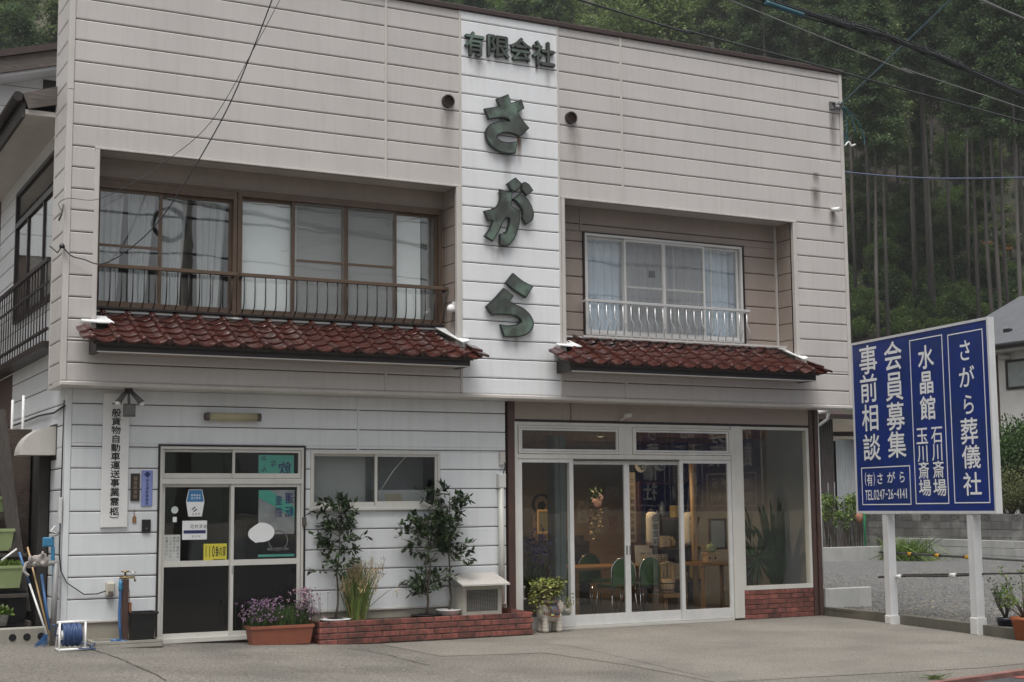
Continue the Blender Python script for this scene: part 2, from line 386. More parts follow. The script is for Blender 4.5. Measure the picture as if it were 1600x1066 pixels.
O('corner_trim', MB().cbox(W_-.057, W_+.006, -.012, .06, ZB+.05, ZT), M['trim'], uf)
O('bottom_trim', MB().cbox(-.012, W_+.01, -.02, .42, ZB-.012, ZB+.043, .012), M['trim'], uf)
O('soffit', MB().box(.02, W_-.02, .09, .40, ZB+.03, ZB+.06), M['trim'], uf)
O('coping', MB().cbox(-.03, W_+.02, -.035, .40, ZT, ZT+.075, .01), M['coping'], shop)
# opening edge trims
for (a, b, c, d) in (RL, RR):
    O('recess_trim', MB().cbox(a-.035, b+.06, -.016, .03, d-.01, d+.018), M['trim'], uf)
    O('recess_trim', MB().cbox(a-.03, a+.025, -.016, .05, c, d-.012), M['trim'], uf)
    O('recess_trim', MB().cbox(b-.012, b+.055, -.016, .05, c, d-.012), M['trim'], uf)
# facade returns at both ends
rt = O('facade_return', MB().box(.012, .06, .06, .74, ZB+.05, ZT-.02), M['joint'], shop)
courses(rt, .062, .74, ZB+.045, ZT, -.001, M['beige'], axis='X')
O('return_trim', MB().box(-.006, .055, .741, .765, ZB+.03, ZT), M['trim'], rt)
O('bottom_trim', MB().box(-.010, .20, .43, .765, ZB-.012, ZB+.028), M['trim'], rt)
rr_ = O('facade_return', MB().box(W_-.05, W_, .06, .72, ZB+.05, ZT-.02), M['beige'], shop)
# the fabric behind: side walls, storeys, roof
O('side_wall', MB().box(.17, .27, .53, 8, .0, 6.72), M['joint'], shop)
sw = O('side_cladding', MB().box(.155, .168, .50, 8, .3, 6.72), M['joint'], shop)
SWIN = (1.05, 4.3, 4.35, 6.25)
courses(sw, .50, 4.4, .40, 3.65, .147, M['lowwhite'], [(1.28, 4.4, .4, 2.45)], joint=2.96, pit=.2563, axis='X')
courses(sw, .80, 6.0, 3.65, 6.6, .147, M['lowwhite'], [SWIN], joint=2.96, pit=.2563, axis='X')
O('side_wall', MB().box(11.45, 11.55, .55, 8, 0, 6.72), M['lowwhite'], shop)
O('rear_wall', MB().box(.27, 11.45, 7.9, 8, 0, 6.72), M['lowwhite'], shop)
O('storey_floor', MB().box(.27, 11.45, .55, 7.9, 2.95, 3.6), M['dark'], shop)
O('partition', MB().box(6.02, 6.1, .56, 7.9, 0, 2.95), M['dark'], shop)
O('partition', MB().box(5.9, 6.0, .56, 7.9, 3.6, 6.72), M['dark'], shop)
gr_ = O('gable_roof', MB().prism([(-.41, 6.63), (5.9, 8.25), (12.2, 6.63), (12.2, 6.75), (5.9, 8.40), (-.41, 6.75)], .75, 8.5), M['coping'], shop)
O('eave_gutter', MB().tube([(-.46, .70, 6.70), (-.46, 8.5, 6.70)], .06, 12), M['dkbronze'], gr_)
O('barge_board', MB().prism([(-.33, 6.56), (.0, 6.65), (.0, 6.88), (-.40, 6.74)], .70, .748), M['oldwood'], gr_)
O('eave_soffit', MB().box(-.36, .168, .75, 8.4, 6.50, 6.56), M['trim'], gr_)
O('fascia_board', MB().box(-.40, -.362, .75, 8.4, 6.46, 6.74), M['darkwood'], gr_)

# ---- recess linings
def recess(R, mat, holes, name_lab):
    a, b, c, d = R
    r = O('window_recess', backing(a-.04, b+.04, c-.1, d+.05, RB+.014, RB+.09, holes), M['joint'], shop); r['label'] = name_lab
    courses(r, a+.0, b-.0, c, d, RB-.004, mat, holes)
    O('recess_soffit', MB().box(a-.03, b+.05, .05, RB-.006, d+.0, d+.03), M['trim'], r)
    rv = MB().box(b+.012, b+.05, .052, RB+.01, c, d-.001)
    O('recess_reveal', rv, M['joint'], r)
    z = ZJ-PIT
    while z > c-.2:
        O('siding_board', MB().box(b, b+.014, .052, RB-.006, max(z+.006, c), z+PIT-.006), mat, r); z -= PIT
    O('recess_reveal', MB().box(a-.05, a-.012, .052, RB+.01, c, d-.001), mat, r)
    return r
WL = (.42, 5.06, 4.12, 5.73); WR = (7.30, 10.16, 4.10, 5.62)
M['shaded_beige2'] = M['shaded_beige']
r1 = recess(RL, M['shaded_beige'], [WL], 'deep window recess lined with beige boards darkened for shade')
r2 = recess(RR, M['shaded_beige'], [WR], 'shorter window recess lined with beige boards darkened for shade')
O('seam_trim', MB().box(7.26, 7.29, RB-.016, RB, 5.62, 5.97), M['shaded_beige'], r2)
O('seam_trim', MB().box(10.755, 10.79, RB-.03, RB, 3.95, 5.97), M['trim'], r2)

# ---- tiled canopies
TW, TE = .298, .205       # tile width and exposed length
SL = math.radians(25.)
def tile_mesh():
    """pantile: half-round roll on one side, hollow pan beside it, each with its own lip and underside"""
    L = TE+.045; mb = MB()
    roll = [(.043-.043*math.cos(math.pi*k/9), .002+.052*math.sin(math.pi*k/9)) for k in range(10)]
    pan = [(.080+(TW+.010-.080)*k/10, .010-.034*math.sin(math.pi*k/10)) for k in range(11)]
    for prof in (roll, pan):
        n = len(prof); vs = []
        for (yy, up) in ((0., 0.), (.016, .005), (L, -.004)): vs += [(x, yy, z+up) for x, z in prof]
        for (yy, up) in ((.003, -.022), (L, -.02)): vs += [(x, yy, z+up) for x, z in prof]
        mb.add(vs[:3*n], [(r*n+i, r*n+i+1, (r+1)*n+i+1, (r+1)*n+i) for r in range(2) for i in range(n-1)], True)
        mb.add(vs[:n]+vs[3*n:], [(n+i, n+i+1, i+1, i) for i in range(n-1)]+[(2*n+i, 2*n+i+1, n+i+1, n+i) for i in range(n-1)], False)
    return mb
TM = tile_mesh().mesh('roof_tile'); TM.materials.append(M['tile'])
EM = tile_mesh()                                   # eave tile: same with a round cap closing the roll
EM.ball((.043, -.004, .014), .043, .022, .043, 14, 10)
EM = EM.mesh('eave_tile'); EM.materials.append(M['tile'])
def canopy(x0, x1, wx0, wx1, lab):
    """x0..x1 eave ends, wx0..wx1 recess opening"""
    yb, zb = .40, 4.045; ye = -.50; ze = zb-(yb-ye)*math.tan(SL)
    def zr(y): return zb-(yb-y)*math.tan(SL)
    dk = MB().prism_ax([(ye+.05, zr(ye+.05)-.03), (yb, zr(yb)-.03), (yb, zr(yb)-.07), (ye+.05, zr(ye+.05)-.07)], wx0+.03, wx1-.03, 'X')
    dk.prism_ax([(ye+.05, zr(ye+.05)-.03), (-.018, zr(-.018)-.03), (-.018, zr(-.018)-.065), (ye+.05, zr(ye+.05)-.065)], x0+.06, wx0+.029, 'X')
    dk.prism_ax([(ye+.05, zr(ye+.05)-.03), (-.018, zr(-.018)-.03), (-.018, zr(-.018)-.065), (ye+.05, zr(ye+.05)-.065)], wx1-.029, x1-.10, 'X')
    c = O('tiled_canopy', dk, M['darkwood'], shop); c['label'] = lab
    ncol = int(round((x1-x0)/TW))
    tw = (x1-x0)/ncol
    for r in range(5):
        y = ye+r*TE*math.cos(SL)
        for i in range(ncol):
            xx = x0+i*tw
            if y+TE > -.02 and (xx < wx0+.005 or xx+tw > wx1+.02): continue
            o = O('roof_tile', EM if r == 0 else TM, M['tile'], c, (xx+random.uniform(-.003, .003), y, zr(y)+.012+r*.002))
            o.rotation_euler = (SL-.045+random.uniform(-.006, .006), random.uniform(-.008, .008), random.uniform(-.006, .006)); o.scale = (tw/TW, 1, 1)
    for sx, xx in ((-1, x0), (1, x1)):      # barge tiles at both ends
        for r in range(2):
            y = ye+r*TE*.9; b = MB()
            xa, xb = (xx-.07, xx+.03) if sx < 0 else (xx-.05, xx+.10)
            b.obox(((xa+xb)/2, y+TE/2, zr(y+TE/2)+.022-.03*0), ((xb-xa)/2, 0, -.012*sx), (0, TE/2+.01, (TE/2)*math.tan(SL-.07)), (0, 0, .016))
            O('barge_tile', b, M['tile'], c)
        # white flashing where the canopy meets the facade corner
        xe = wx0-.03 if sx < 0 else wx1+.06
        yy = -.20
        f = MB()
        if sx > 0: P = [(wx1-.16, .38), (wx1-.012, .38), (wx1-.012, -.02), (wx1+.15, -.02), (wx1+.13, -.09), (wx1-.0, -.16)]
        else: P = [(wx0+.16, .12), (wx0+.03, .12), (wx0+.03, -.02), (wx0-.15, -.02), (wx0-.15, -.07), (wx0+.06, -.10), (wx0+.22, -.09)]
        if sx > 0: P = P[::-1]
        n = len(P)
        vs = [(p[0], p[1], zr(p[1])+.075) for p in P]+[(p[0], p[1], zr(p[1])+.063) for p in P]
        f.add(vs, [tuple(range(n))[::-1], tuple(range(n, 2*n))]+[(i, (i+1) % n, n+(i+1) % n, n+i) for i in range(n)])
        O('flashing', f, M['flash'], c)
    O('back_flashing', MB().box(wx0+.04, wx1-.02, RB-.045, RB-.012, 4.072, 4.094), M['flash'], c)
    g = MB().cbox(x0+.10, x1-.12, ye+.10, ye+.16, 3.505, 3.635, .008)
    g.cbox(x0+.10, x0+.16, ye+.161, -.014, 3.505, 3.66, .004).cbox(x1-.18, x1-.12, ye+.161, -.014, 3.505, 3.66, .004)
    O('fascia_board', g, M['dkbronze'], c)
    O('canopy_soffit', MB().box(x0+.17, x1-.19, ye+.162, -.016, 3.512, 3.53), M['shaded_beige'], c)
    O('fascia_lip', MB().box(x0+.11, x1-.13, ye+.091, ye+.099, 3.500, 3.515), M['trim'], c)
    return c
canopy(.21, 5.21, RL[0], RL[1], 'long red glazed tile canopy under the bronze windows')
canopy(6.50, 10.94, RR[0], RR[1], 'shorter red glazed tile canopy under the white window')

# ---- windows
def frame_rect(mb, x0, x1, z0, z1, y0, y1, f, fb=None, ft=None):
    fb = f if fb is None else fb; ft = f if ft is None else ft
    mb.box(x0, x0+f, y0, y1, z0, z1).box(x1-f, x1, y0, y1, z0, z1).box(x0+f, x1-f, y0, y1, z1-ft, z1).box(x0+f, x1-f, y0, y1, z0, z0+fb); return mb
def sash(win, x0, x1, z0, z1, y, mat, gmat, f=.045, fb=None, rail=None, name='sash', ft=None):
    m = frame_rect(MB(), x0, x1, z0, z1, y, y+.03, f, fb, ft)
    if rail: m.box(x0+f, x1-f, y+.004, y+.026, rail-.016, rail+.016)
    o = O(name, m, mat, win)
    fb_ = f if fb is None else fb; ft_ = f if ft is None else ft
    if rail and False: pass
    O('pane', MB().box(x0+f-.004, x1-f+.004, y+.013, y+.017, z0+fb_-.004, z1-ft_+.004), gmat, win)
    return o
# bronze windows (two units)
M['interior_grey'] = pm('room_wall', (.30, .30, .30), .9, .1, 2)
M['lace'] = veil_mat('lace_curtain', (.72, .74, .76), .62)
M['screen'] = veil_mat('insect_screen', (.20, .20, .20), .26)
M['paperscreen'] = pm('white_paper_screen', (.82, .85, .86), .8, .03, 2)
def window_unit(lab, X0, X1, z0, z1, sashes, mat, gmat, y=RB-.02, f=.05):
    w_ = O('window', frame_rect(MB(), X0, X1, z0, z1, y-.035, y+.09, f), mat, shop); w_['label'] = lab
    for i, (a, b, lay, rail) in enumerate(sashes): sash(w_, a, b, z0+f*.9, z1-f*.9, y+.005+.034*lay, mat, gmat, .042, .05, rail)
    return w_
wA = window_unit('bronze-framed sliding window with lace curtains', WL[0], 2.19, WL[2], 5.65, [(.45, 1.25, 0, 4.90), (1.20, 2.15, 1, None)], M['bronze'], M['glass'])
wB = window_unit('bronze-framed four-pane window backed by white paper screens', 2.20, WL[1], WL[2], 5.70, [(2.24, 2.98, 1, None), (2.93, 3.663, 0, None), (3.665, 4.40, 0, None), (4.36, 5.02, 1, None)], M['bronze'], M['glass'])
O('window_head', MB().box(WL[0], WL[1], RB-.05, RB+.02, 5.70, 5.735).box(.42, 2.19, RB-.045, RB+.02, 5.652, 5.698), M['bronze'], wB)
for a, b in ((2.985, 3.64), (3.70, 4.36)):        # insect screens in front of the two middle panes
    O('insect_screen', MB().box(a, b, RB-.044, RB-.042, 4.19, 5.64), M['screen'], wB)
    O('screen_rail', MB().box(a, b, RB-.048, RB-.038, 4.865, 4.895), M['bronze'], wB)
O('paper_screen', MB().box(2.26, 4.80, RB+.10, RB+.11, 4.0, 5.75), M['paperscreen'], wB)
O('paper_screen', MB().box(4.86, 5.04, RB+.19, RB+.20, 4.0, 5.75), M['interior_grey'], wB)
def curtain(x0, x1, z0, z1, y, amp, waves, taper=0.):
    n = max(10, int(waves*10)); vs = []; fs = []
    for j in range(5):
        t = j/4; z = z1+(z0-z1)*t
        for i in range(n+1):
            s = i/n; x = x0+(x1-x0)*(s*(1-taper*t)+taper*t*.2)
            vs.append((x, y+amp*math.sin(2*math.pi*waves*s+1.3*math.sin(3*s))*(.6+.4*t), z))
    for j in range(4): fs += [(j*(n+1)+i, j*(n+1)+i+1, (j+1)*(n+1)+i+1, (j+1)*(n+1)+i) for i in range(n)]
    return MB().add(vs, fs, True)
for a, b, tp in ((.47, .82, .3), (.86, 1.22, .5), (1.26, 1.62, .4), (1.72, 2.12, .35)):
    O('lace_curtain', curtain(a, b, 4.10, 5.68, RB+.16, .025, 4, tp), M['lace'], wA)
# white aluminium window
wC = O('window', frame_rect(MB(), WR[0], WR[1], WR[2], WR[3], RB-.03, RB+.06, .022), M['dkbronze'], shop); wC['label'] = 'white aluminium sliding window with pale blue curtains'
O('window_frame', frame_rect(MB(), WR[0]+.023, WR[1]-.05, WR[2]+.023, WR[3]-.023, RB-.045, RB+.05, .035), M['silver'], wC)
for a, b, l, rl in ((7.36, 8.02, 1, None), (7.99, 8.679, 0, 4.86), (8.681, 9.42, 0, 4.86), (9.38, 10.06, 1, None)):
    sash(wC, a, b, WR[2]+.06, WR[3]-.06, RB-.03+.034*l, M['silver'], M['glass'], .036, .05, rl)
O('inner_stile', MB().box(8.90, 8.93, RB+.055, RB+.075, 4.2, 5.55).box(9.58, 9.61, RB+.055, RB+.075, 4.2, 5.55), M['silver'], wC)
M['bluecurtain'] = pm('pale_blue_curtain', (.62, .69, .79), .8, .08, 3, stretch=(6, 6, .4))
M['greycurtain'] = pm('grey_lace_curtain', (.60, .60, .64), .8, .08, 3, stretch=(6, 6, .4))
O('curtain', curtain(7.33, 8.05, 4.1, 5.62, RB+.20, .03, 6), M['bluecurtain'], wC)
O('curtain', curtain(8.02, 9.5, 4.1, 5.62, RB+.22, .022, 11), M['greycurtain'], wC)
O('curtain', curtain(9.45, 10.15, 4.1, 5.62, RB+.20, .03, 6), M['bluecurtain'], wC)
for a, b in ((8.015, 8.66), (8.70, 9.38)): O('insect_screen', MB().box(a, b, RB-.041, RB-.039, 4.2, 5.53), veil_mat('pale_screen', (.25, .25, .25), .14), wC)
O('window_sticker', MB().box(8.41, 8.52, RB-.038, RB-.036, 5.02, 5.12), M['print_grey'], wC)
# upstairs rooms stay dim
O('room_back', MB().box(.3, 5.8, 3.0, 3.05, 3.6, 6.6), M['interior_grey'], shop)
O('room_back', MB().box(6.05, 11.4, 3.0, 3.05, 3.6, 6.6), M['interior_grey'], shop)
# railings
def bent(x, y0, y1, z0, z1, r, style):
    if style == 'J': return [(x, y0, z1), (x, y0, z0+.16), (x, y0+.012, z0+.08), (x, y0+.06, z0+.03), (x, y1-.03, z0)]
    return [(x, y0, z1+.01), (x, y0, z0+.27), (x, y0-.075, z0+.16), (x, y0-.02, z0+.06), (x, y0-.02, z0-.02)]
ra = O('railing', MB().cbox(.40, 2.16, .245, .295, 4.60, 4.645), M['bronze'], shop); ra['label'] = 'bronze railing in front of the lace-curtained window'
rb = O('railing', MB().cbox(2.20, 5.085, .245, .295, 4.60, 4.645), M['bronze'], shop); rb['label'] = 'bronze railing in front of the paper-screened window'
JB = MB().tube(bent(0, 0, .15, 0, .46, .006, 'J'), .0075, 6).mesh('baluster'); JB.materials.append(M['dkbronze'])
for p, x0, x1, n in ((ra, .46, 2.10, 13), (rb, 2.26, 5.03, 21)):
    for i in range(n): O('baluster', JB, M['bronze'], p, (x0+(x1-x0)*i/(n-1), .27, 4.145))
    O('bottom_rail', MB().box(x0-.04, x1+.04, .35, .385, 4.115, 4.14), M['dkbronze'], p)
    for xx in (x0-.03, x1+.03): O('rail_bracket', MB().box(xx-.012, xx+.012, .296, .385, 4.58, 4.61), M['dkbronze'], p)
rc = O('railing', MB().cbox(7.21, 10.10, .205, .235, 4.57, 4.61), pm('grey_rail', (.46, .46, .46), .4, .06), shop); rc['label'] = 'white and steel railing in front of the blue-curtained window'
ZBm = MB().tube(bent(0, 0, 0, 0, .47, .006, 'Z'), .008, 6).mesh('baluster'); ZBm.materials.append(M['steel'])
for i in range(21): O('baluster', ZBm, M['steel'], rc, (7.29+2.75*i/20, .22, 4.10))
O('bottom_rail', MB().box(7.15, 10.75, .17, .225, 4.055, 4.085), M['trim'], rc)
for xx in (7.215, 10.07): O('rail_bracket', MB().box(xx, xx+.02, .236, .40, 4.57, 4.60), M['silver'], rc)

# ---- lettering on the white strip
def zoom2xz(pts, ox, oy, k=3.556, y=-.07): return [tuple(U(ox+a/k, oy+b/k, 'Y', y)[[0, 2]]) for a, b in pts]
def smooth(poly, keep=.30):
    out = []; n = len(poly)
    for i in range(n):
        a, b, c = (np.array(poly[(i+j) % n]) for j in (-1, 0, 1))
        d1, d2 = a-b, c-b; l1, l2 = np.linalg.norm(d1), np.linalg.norm(d2)
        ang = math.acos(max(-1, min(1, d1@d2/(l1*l2+1e-9))))
        if ang < 1.95: out.append(tuple(b))
        else: out += [tuple(b+d1*keep), tuple(b+.08*(d1+d2)), tuple(b+d2*keep)]
    return out
SA = [(130,497),(213,484),(197,443),(263,417),(279,467),(336,446),(353,497),(316,516),(345,565),(380,606),(330,656),(300,640),(262,632),(230,634),(205,645),(200,655),(213,672),(235,681),(265,685),(316,680),(303,748),(255,750),(205,735),(165,705),(140,665),(135,630),(147,600),(170,580),(205,568),(245,563),(272,570),(262,556),(230,548),(195,552),(155,558)]
GA = [[(215,92),(285,112),(281,185),(300,195),(325,215),(332,250),(320,310),(300,365),(270,405),(245,412),(215,400),(217,340),(250,335),(262,300),(272,258),(255,248),(240,262),(215,320),(178,382),(130,352),(160,310),(178,265),(150,268),(128,212),(160,205),(195,192),(212,165),(218,130)],
      [(257,60),(303,27),(336,58),(328,90),(300,110),(275,95)], [(340,58),(355,50),(380,65),(402,100),(365,128),(345,105),(334,92)],
      [(290,145),(330,112),(365,140),(390,175),(407,225),(400,265),(362,290),(338,255),(345,225),(335,195),(310,165)]]
RA = [[(247,612),(290,557),(340,600),(402,632),(362,697),(310,665),(270,635)],
      [(138,743),(180,705),(238,640),(293,685),(272,715),(300,730),(345,750),(385,785),(407,830),(400,870),(370,900),(320,915),(240,912),(218,842),(260,850),(310,843),(335,830),(330,810),(300,797),(260,790),(210,788),(172,795)]]
def inset(poly, d):
    n = len(poly); a = sum(poly[i][0]*poly[(i+1) % n][1]-poly[(i+1) % n][0]*poly[i][1] for i in range(n)); sg = 1 if a > 0 else -1
    out = []
    for i in range(n):
        p, q, r = (np.array(poly[(i+j) % n]) for j in (-1, 0, 1))
        e1 = (q-p)/(np.linalg.norm(q-p)+1e-9); e2 = (r-q)/(np.linalg.norm(r-q)+1e-9)
        nn = np.array([-(e1[1]+e2[1]), e1[0]+e2[0]])*sg; l = np.linalg.norm(nn)
        out.append(tuple(q+nn/l*d if l > .2 else q))
    return out
def letter(polys, ox, oy, lab):
    m, fm = MB(), MB()
    for p in polys:
        p = smooth(zoom2xz(p, ox, oy)); m.prism(p, -.078, -.035)
        fm.prism(inset(p, .016), -.0815, -.0785)
    o = O('sign_letter', m, M['copperdark'], shop); o['label'] = lab; O('letter_face', fm, M['copper'], o)
    st = MB()
    for p in polys:
        q = zoom2xz(p, ox, oy)
        cx = sum(a for a, _ in q)/len(q); cz = sum(b for _, b in q)/len(q)
        for a, b in q[::4]: st.tube([(a*.9+cx*.1, -.036, b*.9+cz*.1), (a*.9+cx*.1, -.004, b*.9+cz*.1)], .006, 6)
    O('stand_off', st, M['copperdark'], o)
letter([SA], 720, 30, 'verdigris copper brush letter SA'); letter(GA, 720, 270, 'verdigris copper brush letter GA'); letter(RA, 720, 270, 'verdigris copper brush letter RA')
for ch, (xa, za, xb, zb) in zip('有限会社', ((727,48,757,90),(760,52,796,92),(798,57,830,98),(833,63,867,106))):
    a, b = U(xa, za, v=-.05), U(xb, zb, v=-.05)
    m = MB(); put(m, ch, (a[0]+b[0])/2, (a[2]+b[2])/2, (b[0]-a[0])*1.06, (a[2]-b[2])*1.06, -.055, .055)
    me = m.mesh('sign_letter'); me.materials.append(M['copperdark'])
    o = O('sign_letter', me, M['copperdark'], shop); o['label'] = 'small dark copper character in the top row'
    sd = o.modifiers.new('thick', 'SOLIDIFY'); sd.thickness = .04; sd.offset = -1
    mf = MB(); put(mf, ch, (a[0]+b[0])/2, (a[2]+b[2])/2, (b[0]-a[0])*1.06, (a[2]-b[2])*1.06, -.0575, .02); O('letter_face', mf, M['copper'], o)
# round vents
for x, z in ((4.965, 7.131), (6.881, 7.132)):
    v = O('round_vent', MB().disc_y(x, z, .088, -.05, .0, 24, .066), M['dkbronze'], shop)
    g = MB().disc_y(x, z, .066, -.02, -.016, 20)
    for k in range(-3, 4): g.obox((x, -.026, z+k*.018), (math.sqrt(.064**2-(k*.018)**2), 0, 0), (0, .006, .003), (0, 0, .002))
    O('vent_grille', g, M['brownpost'], v)

# weather stains on the siding: shaped runs below fixings
def stain_mat(name, col, op):
    m = bpy.data.materials.new(name); m.use_nodes = True; N = m.node_tree.nodes; L = m.node_tree.links; b = N['Principled BSDF']
    b.inputs['Base Color'].default_value = (*col, 1); b.inputs['Roughness'].default_value = .8
    tc = N.new('ShaderNodeTexCoord'); sx_ = N.new('ShaderNodeSeparateXYZ'); L.new(tc.outputs['Generated'], sx_.inputs[0])
    g = N.new('ShaderNodeNewGeometry'); mp = N.new('ShaderNodeMapping'); mp.inputs['Scale'].default_value = (40, 1, 3); L.new(g.outputs['Position'], mp.inputs[0])
    nz = N.new('ShaderNodeTexNoise'); nz.inputs['Scale'].default_value = 1.; L.new(mp.outputs[0], nz.inputs['Vector'])
    def mt(op_, a, b_=None, clamp=False):
        q = N.new('ShaderNodeMath'); q.operation = op_; q.use_clamp = clamp
        for i, v in enumerate((a, b_)):
            if v is None: continue
            if isinstance(v, (int, float)): q.inputs[i].default_value = v
            else: L.new(v, q.inputs[i])
        return q.outputs[0]
    e = mt('SUBTRACT', 1., mt('MULTIPLY', mt('ABSOLUTE', mt('SUBTRACT', sx_.outputs[0], .5)), 2.), True)    # fades to the sides
    v = mt('MULTIPLY', mt('POWER', sx_.outputs[2], 1.3), mt('MULTIPLY', mt('SUBTRACT', 1., sx_.outputs[2]), 7., True))                                                                      # fades downwards
    a = mt('MULTIPLY', mt('MULTIPLY', mt('MULTIPLY', mt('POWER', e, .8), v), mt('MULTIPLY', nz.outputs['Fac'], 1.6)), op, True)
    L.new(a, b.inputs['Alpha']); return m
ST1, ST2, ST3 = stain_mat('rust_run', (.22, .09, .03), .8), stain_mat('dark_run', (.14, .115, .095), .5), stain_mat('grime_run', (.30, .25, .21), .25)
def stain(x0, y0, x1, y1, mt_, y=-.0085, par=None):
    a, b = U(x0, y0, v=y), U(x1, y1, v=y)
    O('weather_stain', MB().box(float(a[0]), float(b[0]), y-.0008, y, float(b[2]), float(a[2])), mt_, par or uf)
for r in ((807, 211, 816, 264), (836, 100, 840, 118)): stain(*r, ST1, par=stp)
for r in ((738, 92, 760, 130), (785, 240, 800, 300), (800, 525, 812, 560), (765, 385, 790, 420), (850, 108, 862, 150)): stain(*r, ST3, par=stp)
for r in ((1266, 290, 1284, 350), (1294, 326, 1308, 378), (1294, 172, 1310, 258), (1268, 268, 1282, 296)): stain(*r, ST2, y=-.002)
for r in ((686, 168, 712, 262), (884, 196, 912, 300)): stain(*r, ST3, y=-.002)
# ================================================================== lower storey
LJ, LP, LY = 2.96, .2563, .40
DOOR = (1.25, 3.13, .06, 2.49); LWIN = (3.20, 5.02, 1.69, 2.43)
lw = O('lower_wall', backing(.17, 6.02, .38, ZB+.03, LY+.014, LY+.12, [DOOR, LWIN]), M['joint'], shop)
for a, b in ((.215, 3.835), (3.865, 6.01)):
    courses(lw, a, b, 2.4475, ZB-.012, LY, M['lowwhite'], [DOOR, LWIN], joint=LJ, pit=LP)
courses(lw, .215, 6.01, .40, 2.447, LY, M['lowwhite'], [DOOR, LWIN], joint=LJ, pit=LP)
O('seam_trim', MB().cbox(3.836, 3.864, LY-.012, LY+.01, 2.435, ZB-.015), M['lowwhite'], lw)
O('corner_trim', MB().cbox(.143, .212, LY-.012, LY+.11, .40, ZB-.013), M['lowwhite'], lw)
for a, b in ((.14, 1.245), (3.14, 6.0)): O('base_flashing', MB().cbox(a, b, LY-.02, LY+.02, .385, .41), M['trim'], lw)
O('foundation', MB().box(.16, 1.26, LY+.005, LY+.12, -.1, .384).box(3.12, 6.02, LY+.005, LY+.12, -.1, .384).box(.16, .27, LY+.121, 8, -.1, .39), pm('foundation_concrete', (.36, .33, .27), .85, .12, 3, bump=.2, streak=.3, dirt=(.15, .13, .1)), shop)

# ---- office door: bronze surround, ivory sashes, transom over two sliding doors
dr = O('office_door', frame_rect(MB(), 1.25, 3.13, .08, 2.49, LY-.02, LY+.10, .022, .02), M['dkbronze'], shop); dr['label'] = 'ivory sliding entrance door with posters and dark lower panels'
O('door_frame', frame_rect(MB(), 1.273, 3.107, .10, 2.467, LY-.012, LY+.09, .032, .05).box(1.305, 3.075, LY-.016, LY+.085, 2.01, 2.075), M['ivory'], dr)
sash(dr, 1.31, 2.22, 2.08, 2.43, LY+.035, M['ivory'], M['shopglass'], .03, .06)
sash(dr, 2.18, 3.07, 2.08, 2.43, LY+.001, M['ivory'], M['shopglass'], .03, .06)
def sl_door(win, x0, x1, y, mat, zmid, z0, z1, gm, bottom):
    f = .042
    m = frame_rect(MB(), x0, x1, z0, z1, y, y+.032, f, .09, .04).box(x0+f, x1-f, y+.002, y+.03, zmid-.035, zmid+.035)
    o = O('door_leaf', m, mat, win)
    O('pane', MB().box(x0+f-.003, x1-f+.003, y+.013, y+.018, zmid+.033, z1-.038), gm, win)
    O('lower_panel', MB().box(x0+f-.003, x1-f+.003, y+.012, y+.02, z0+.088, zmid-.033), bottom, win)
    return o
sl_door(dr, 1.31, 2.205, LY+.04, M['ivory'], 1.04, .12, 2.01, M['shopglass'], M['darkglass'])
sl_door(dr, 2.165, 3.07, LY+.004, M['ivory'], 1.04, .12, 2.01, M['shopglass'], M['darkglass'])
O('door_handle', MB().cbox(2.185, 2.198, LY-.002, LY+.004, .90, 1.0), M['steel'], dr)
# ---- office window
ow = O('window', frame_rect(MB(), LWIN[0], LWIN[1], LWIN[2], LWIN[3], LY-.02, LY+.09, .035), M['ivory'], shop); ow['label'] = 'ivory two-pane office window with papers leaning inside'
sash(ow, 3.235, 4.13, 1.725, 2.395, LY+.035, M['ivory'], M['shopglass'], .03, .05)
sash(ow, 4.09, 4.985, 1.725, 2.395, LY+.001, M['ivory'], M['shopglass'], .032, .055)
O('window_sill', MB().cbox(3.17, 5.05, LY-.05, LY-.021, 1.665, 1.70), M['ivory'], ow)
# office interior
OF = pm('office_wall', (.16, .15, .145), .9, .1, 2)
O('office_lining', MB().box(.28, 6.0, 4.0, 4.05, .1, 2.94), OF, shop)
O('office_floor', MB().box(.28, 6.01, .56, 4.0, .02, .09), M['dark'], shop)
O('office_partition', MB().box(3.14, 3.17, .56, 4.0, .1, 2.94), M['dark'], shop)
board_pale = pm('pale_panel', (.34, .35, .35), .8, .06, 2)
T('grey_board', MB().box(3.24, 4.04, .62, .625, 1.60, 2.42), board_pale, 'grey board leaning inside the office window', 'board')
T('cardboard_box', MB().box(4.22, 4.92, .60, .85, 1.64, 1.93), pm('pale_card', (.36, .37, .37), .8, .08, 4), 'white cardboard box on the sill inside the office window', 'box')
T('cardboard_label', MB().box(4.32, 4.56, .592, .597, 1.74, 1.88), pm('tan_card', (.33, .29, .22), .8, .1, 9), 'tan label on the white box inside the office window', 'label')
T('roller_blind', MB().box(4.10, 5.0, .90, .905, 1.6, 2.45), pm('grey_blind_cloth', (.20, .21, .215), .8, .06), 'grey blind hanging behind the white box in the office window', 'blind')
T('cord', MB().tube([(4.26, .60, 1.94), (4.42, .58, 2.18), (4.62, .56, 2.40)], .006, 6), M['paint_white'], 'thin white cord slanting behind the office window', 'cord')
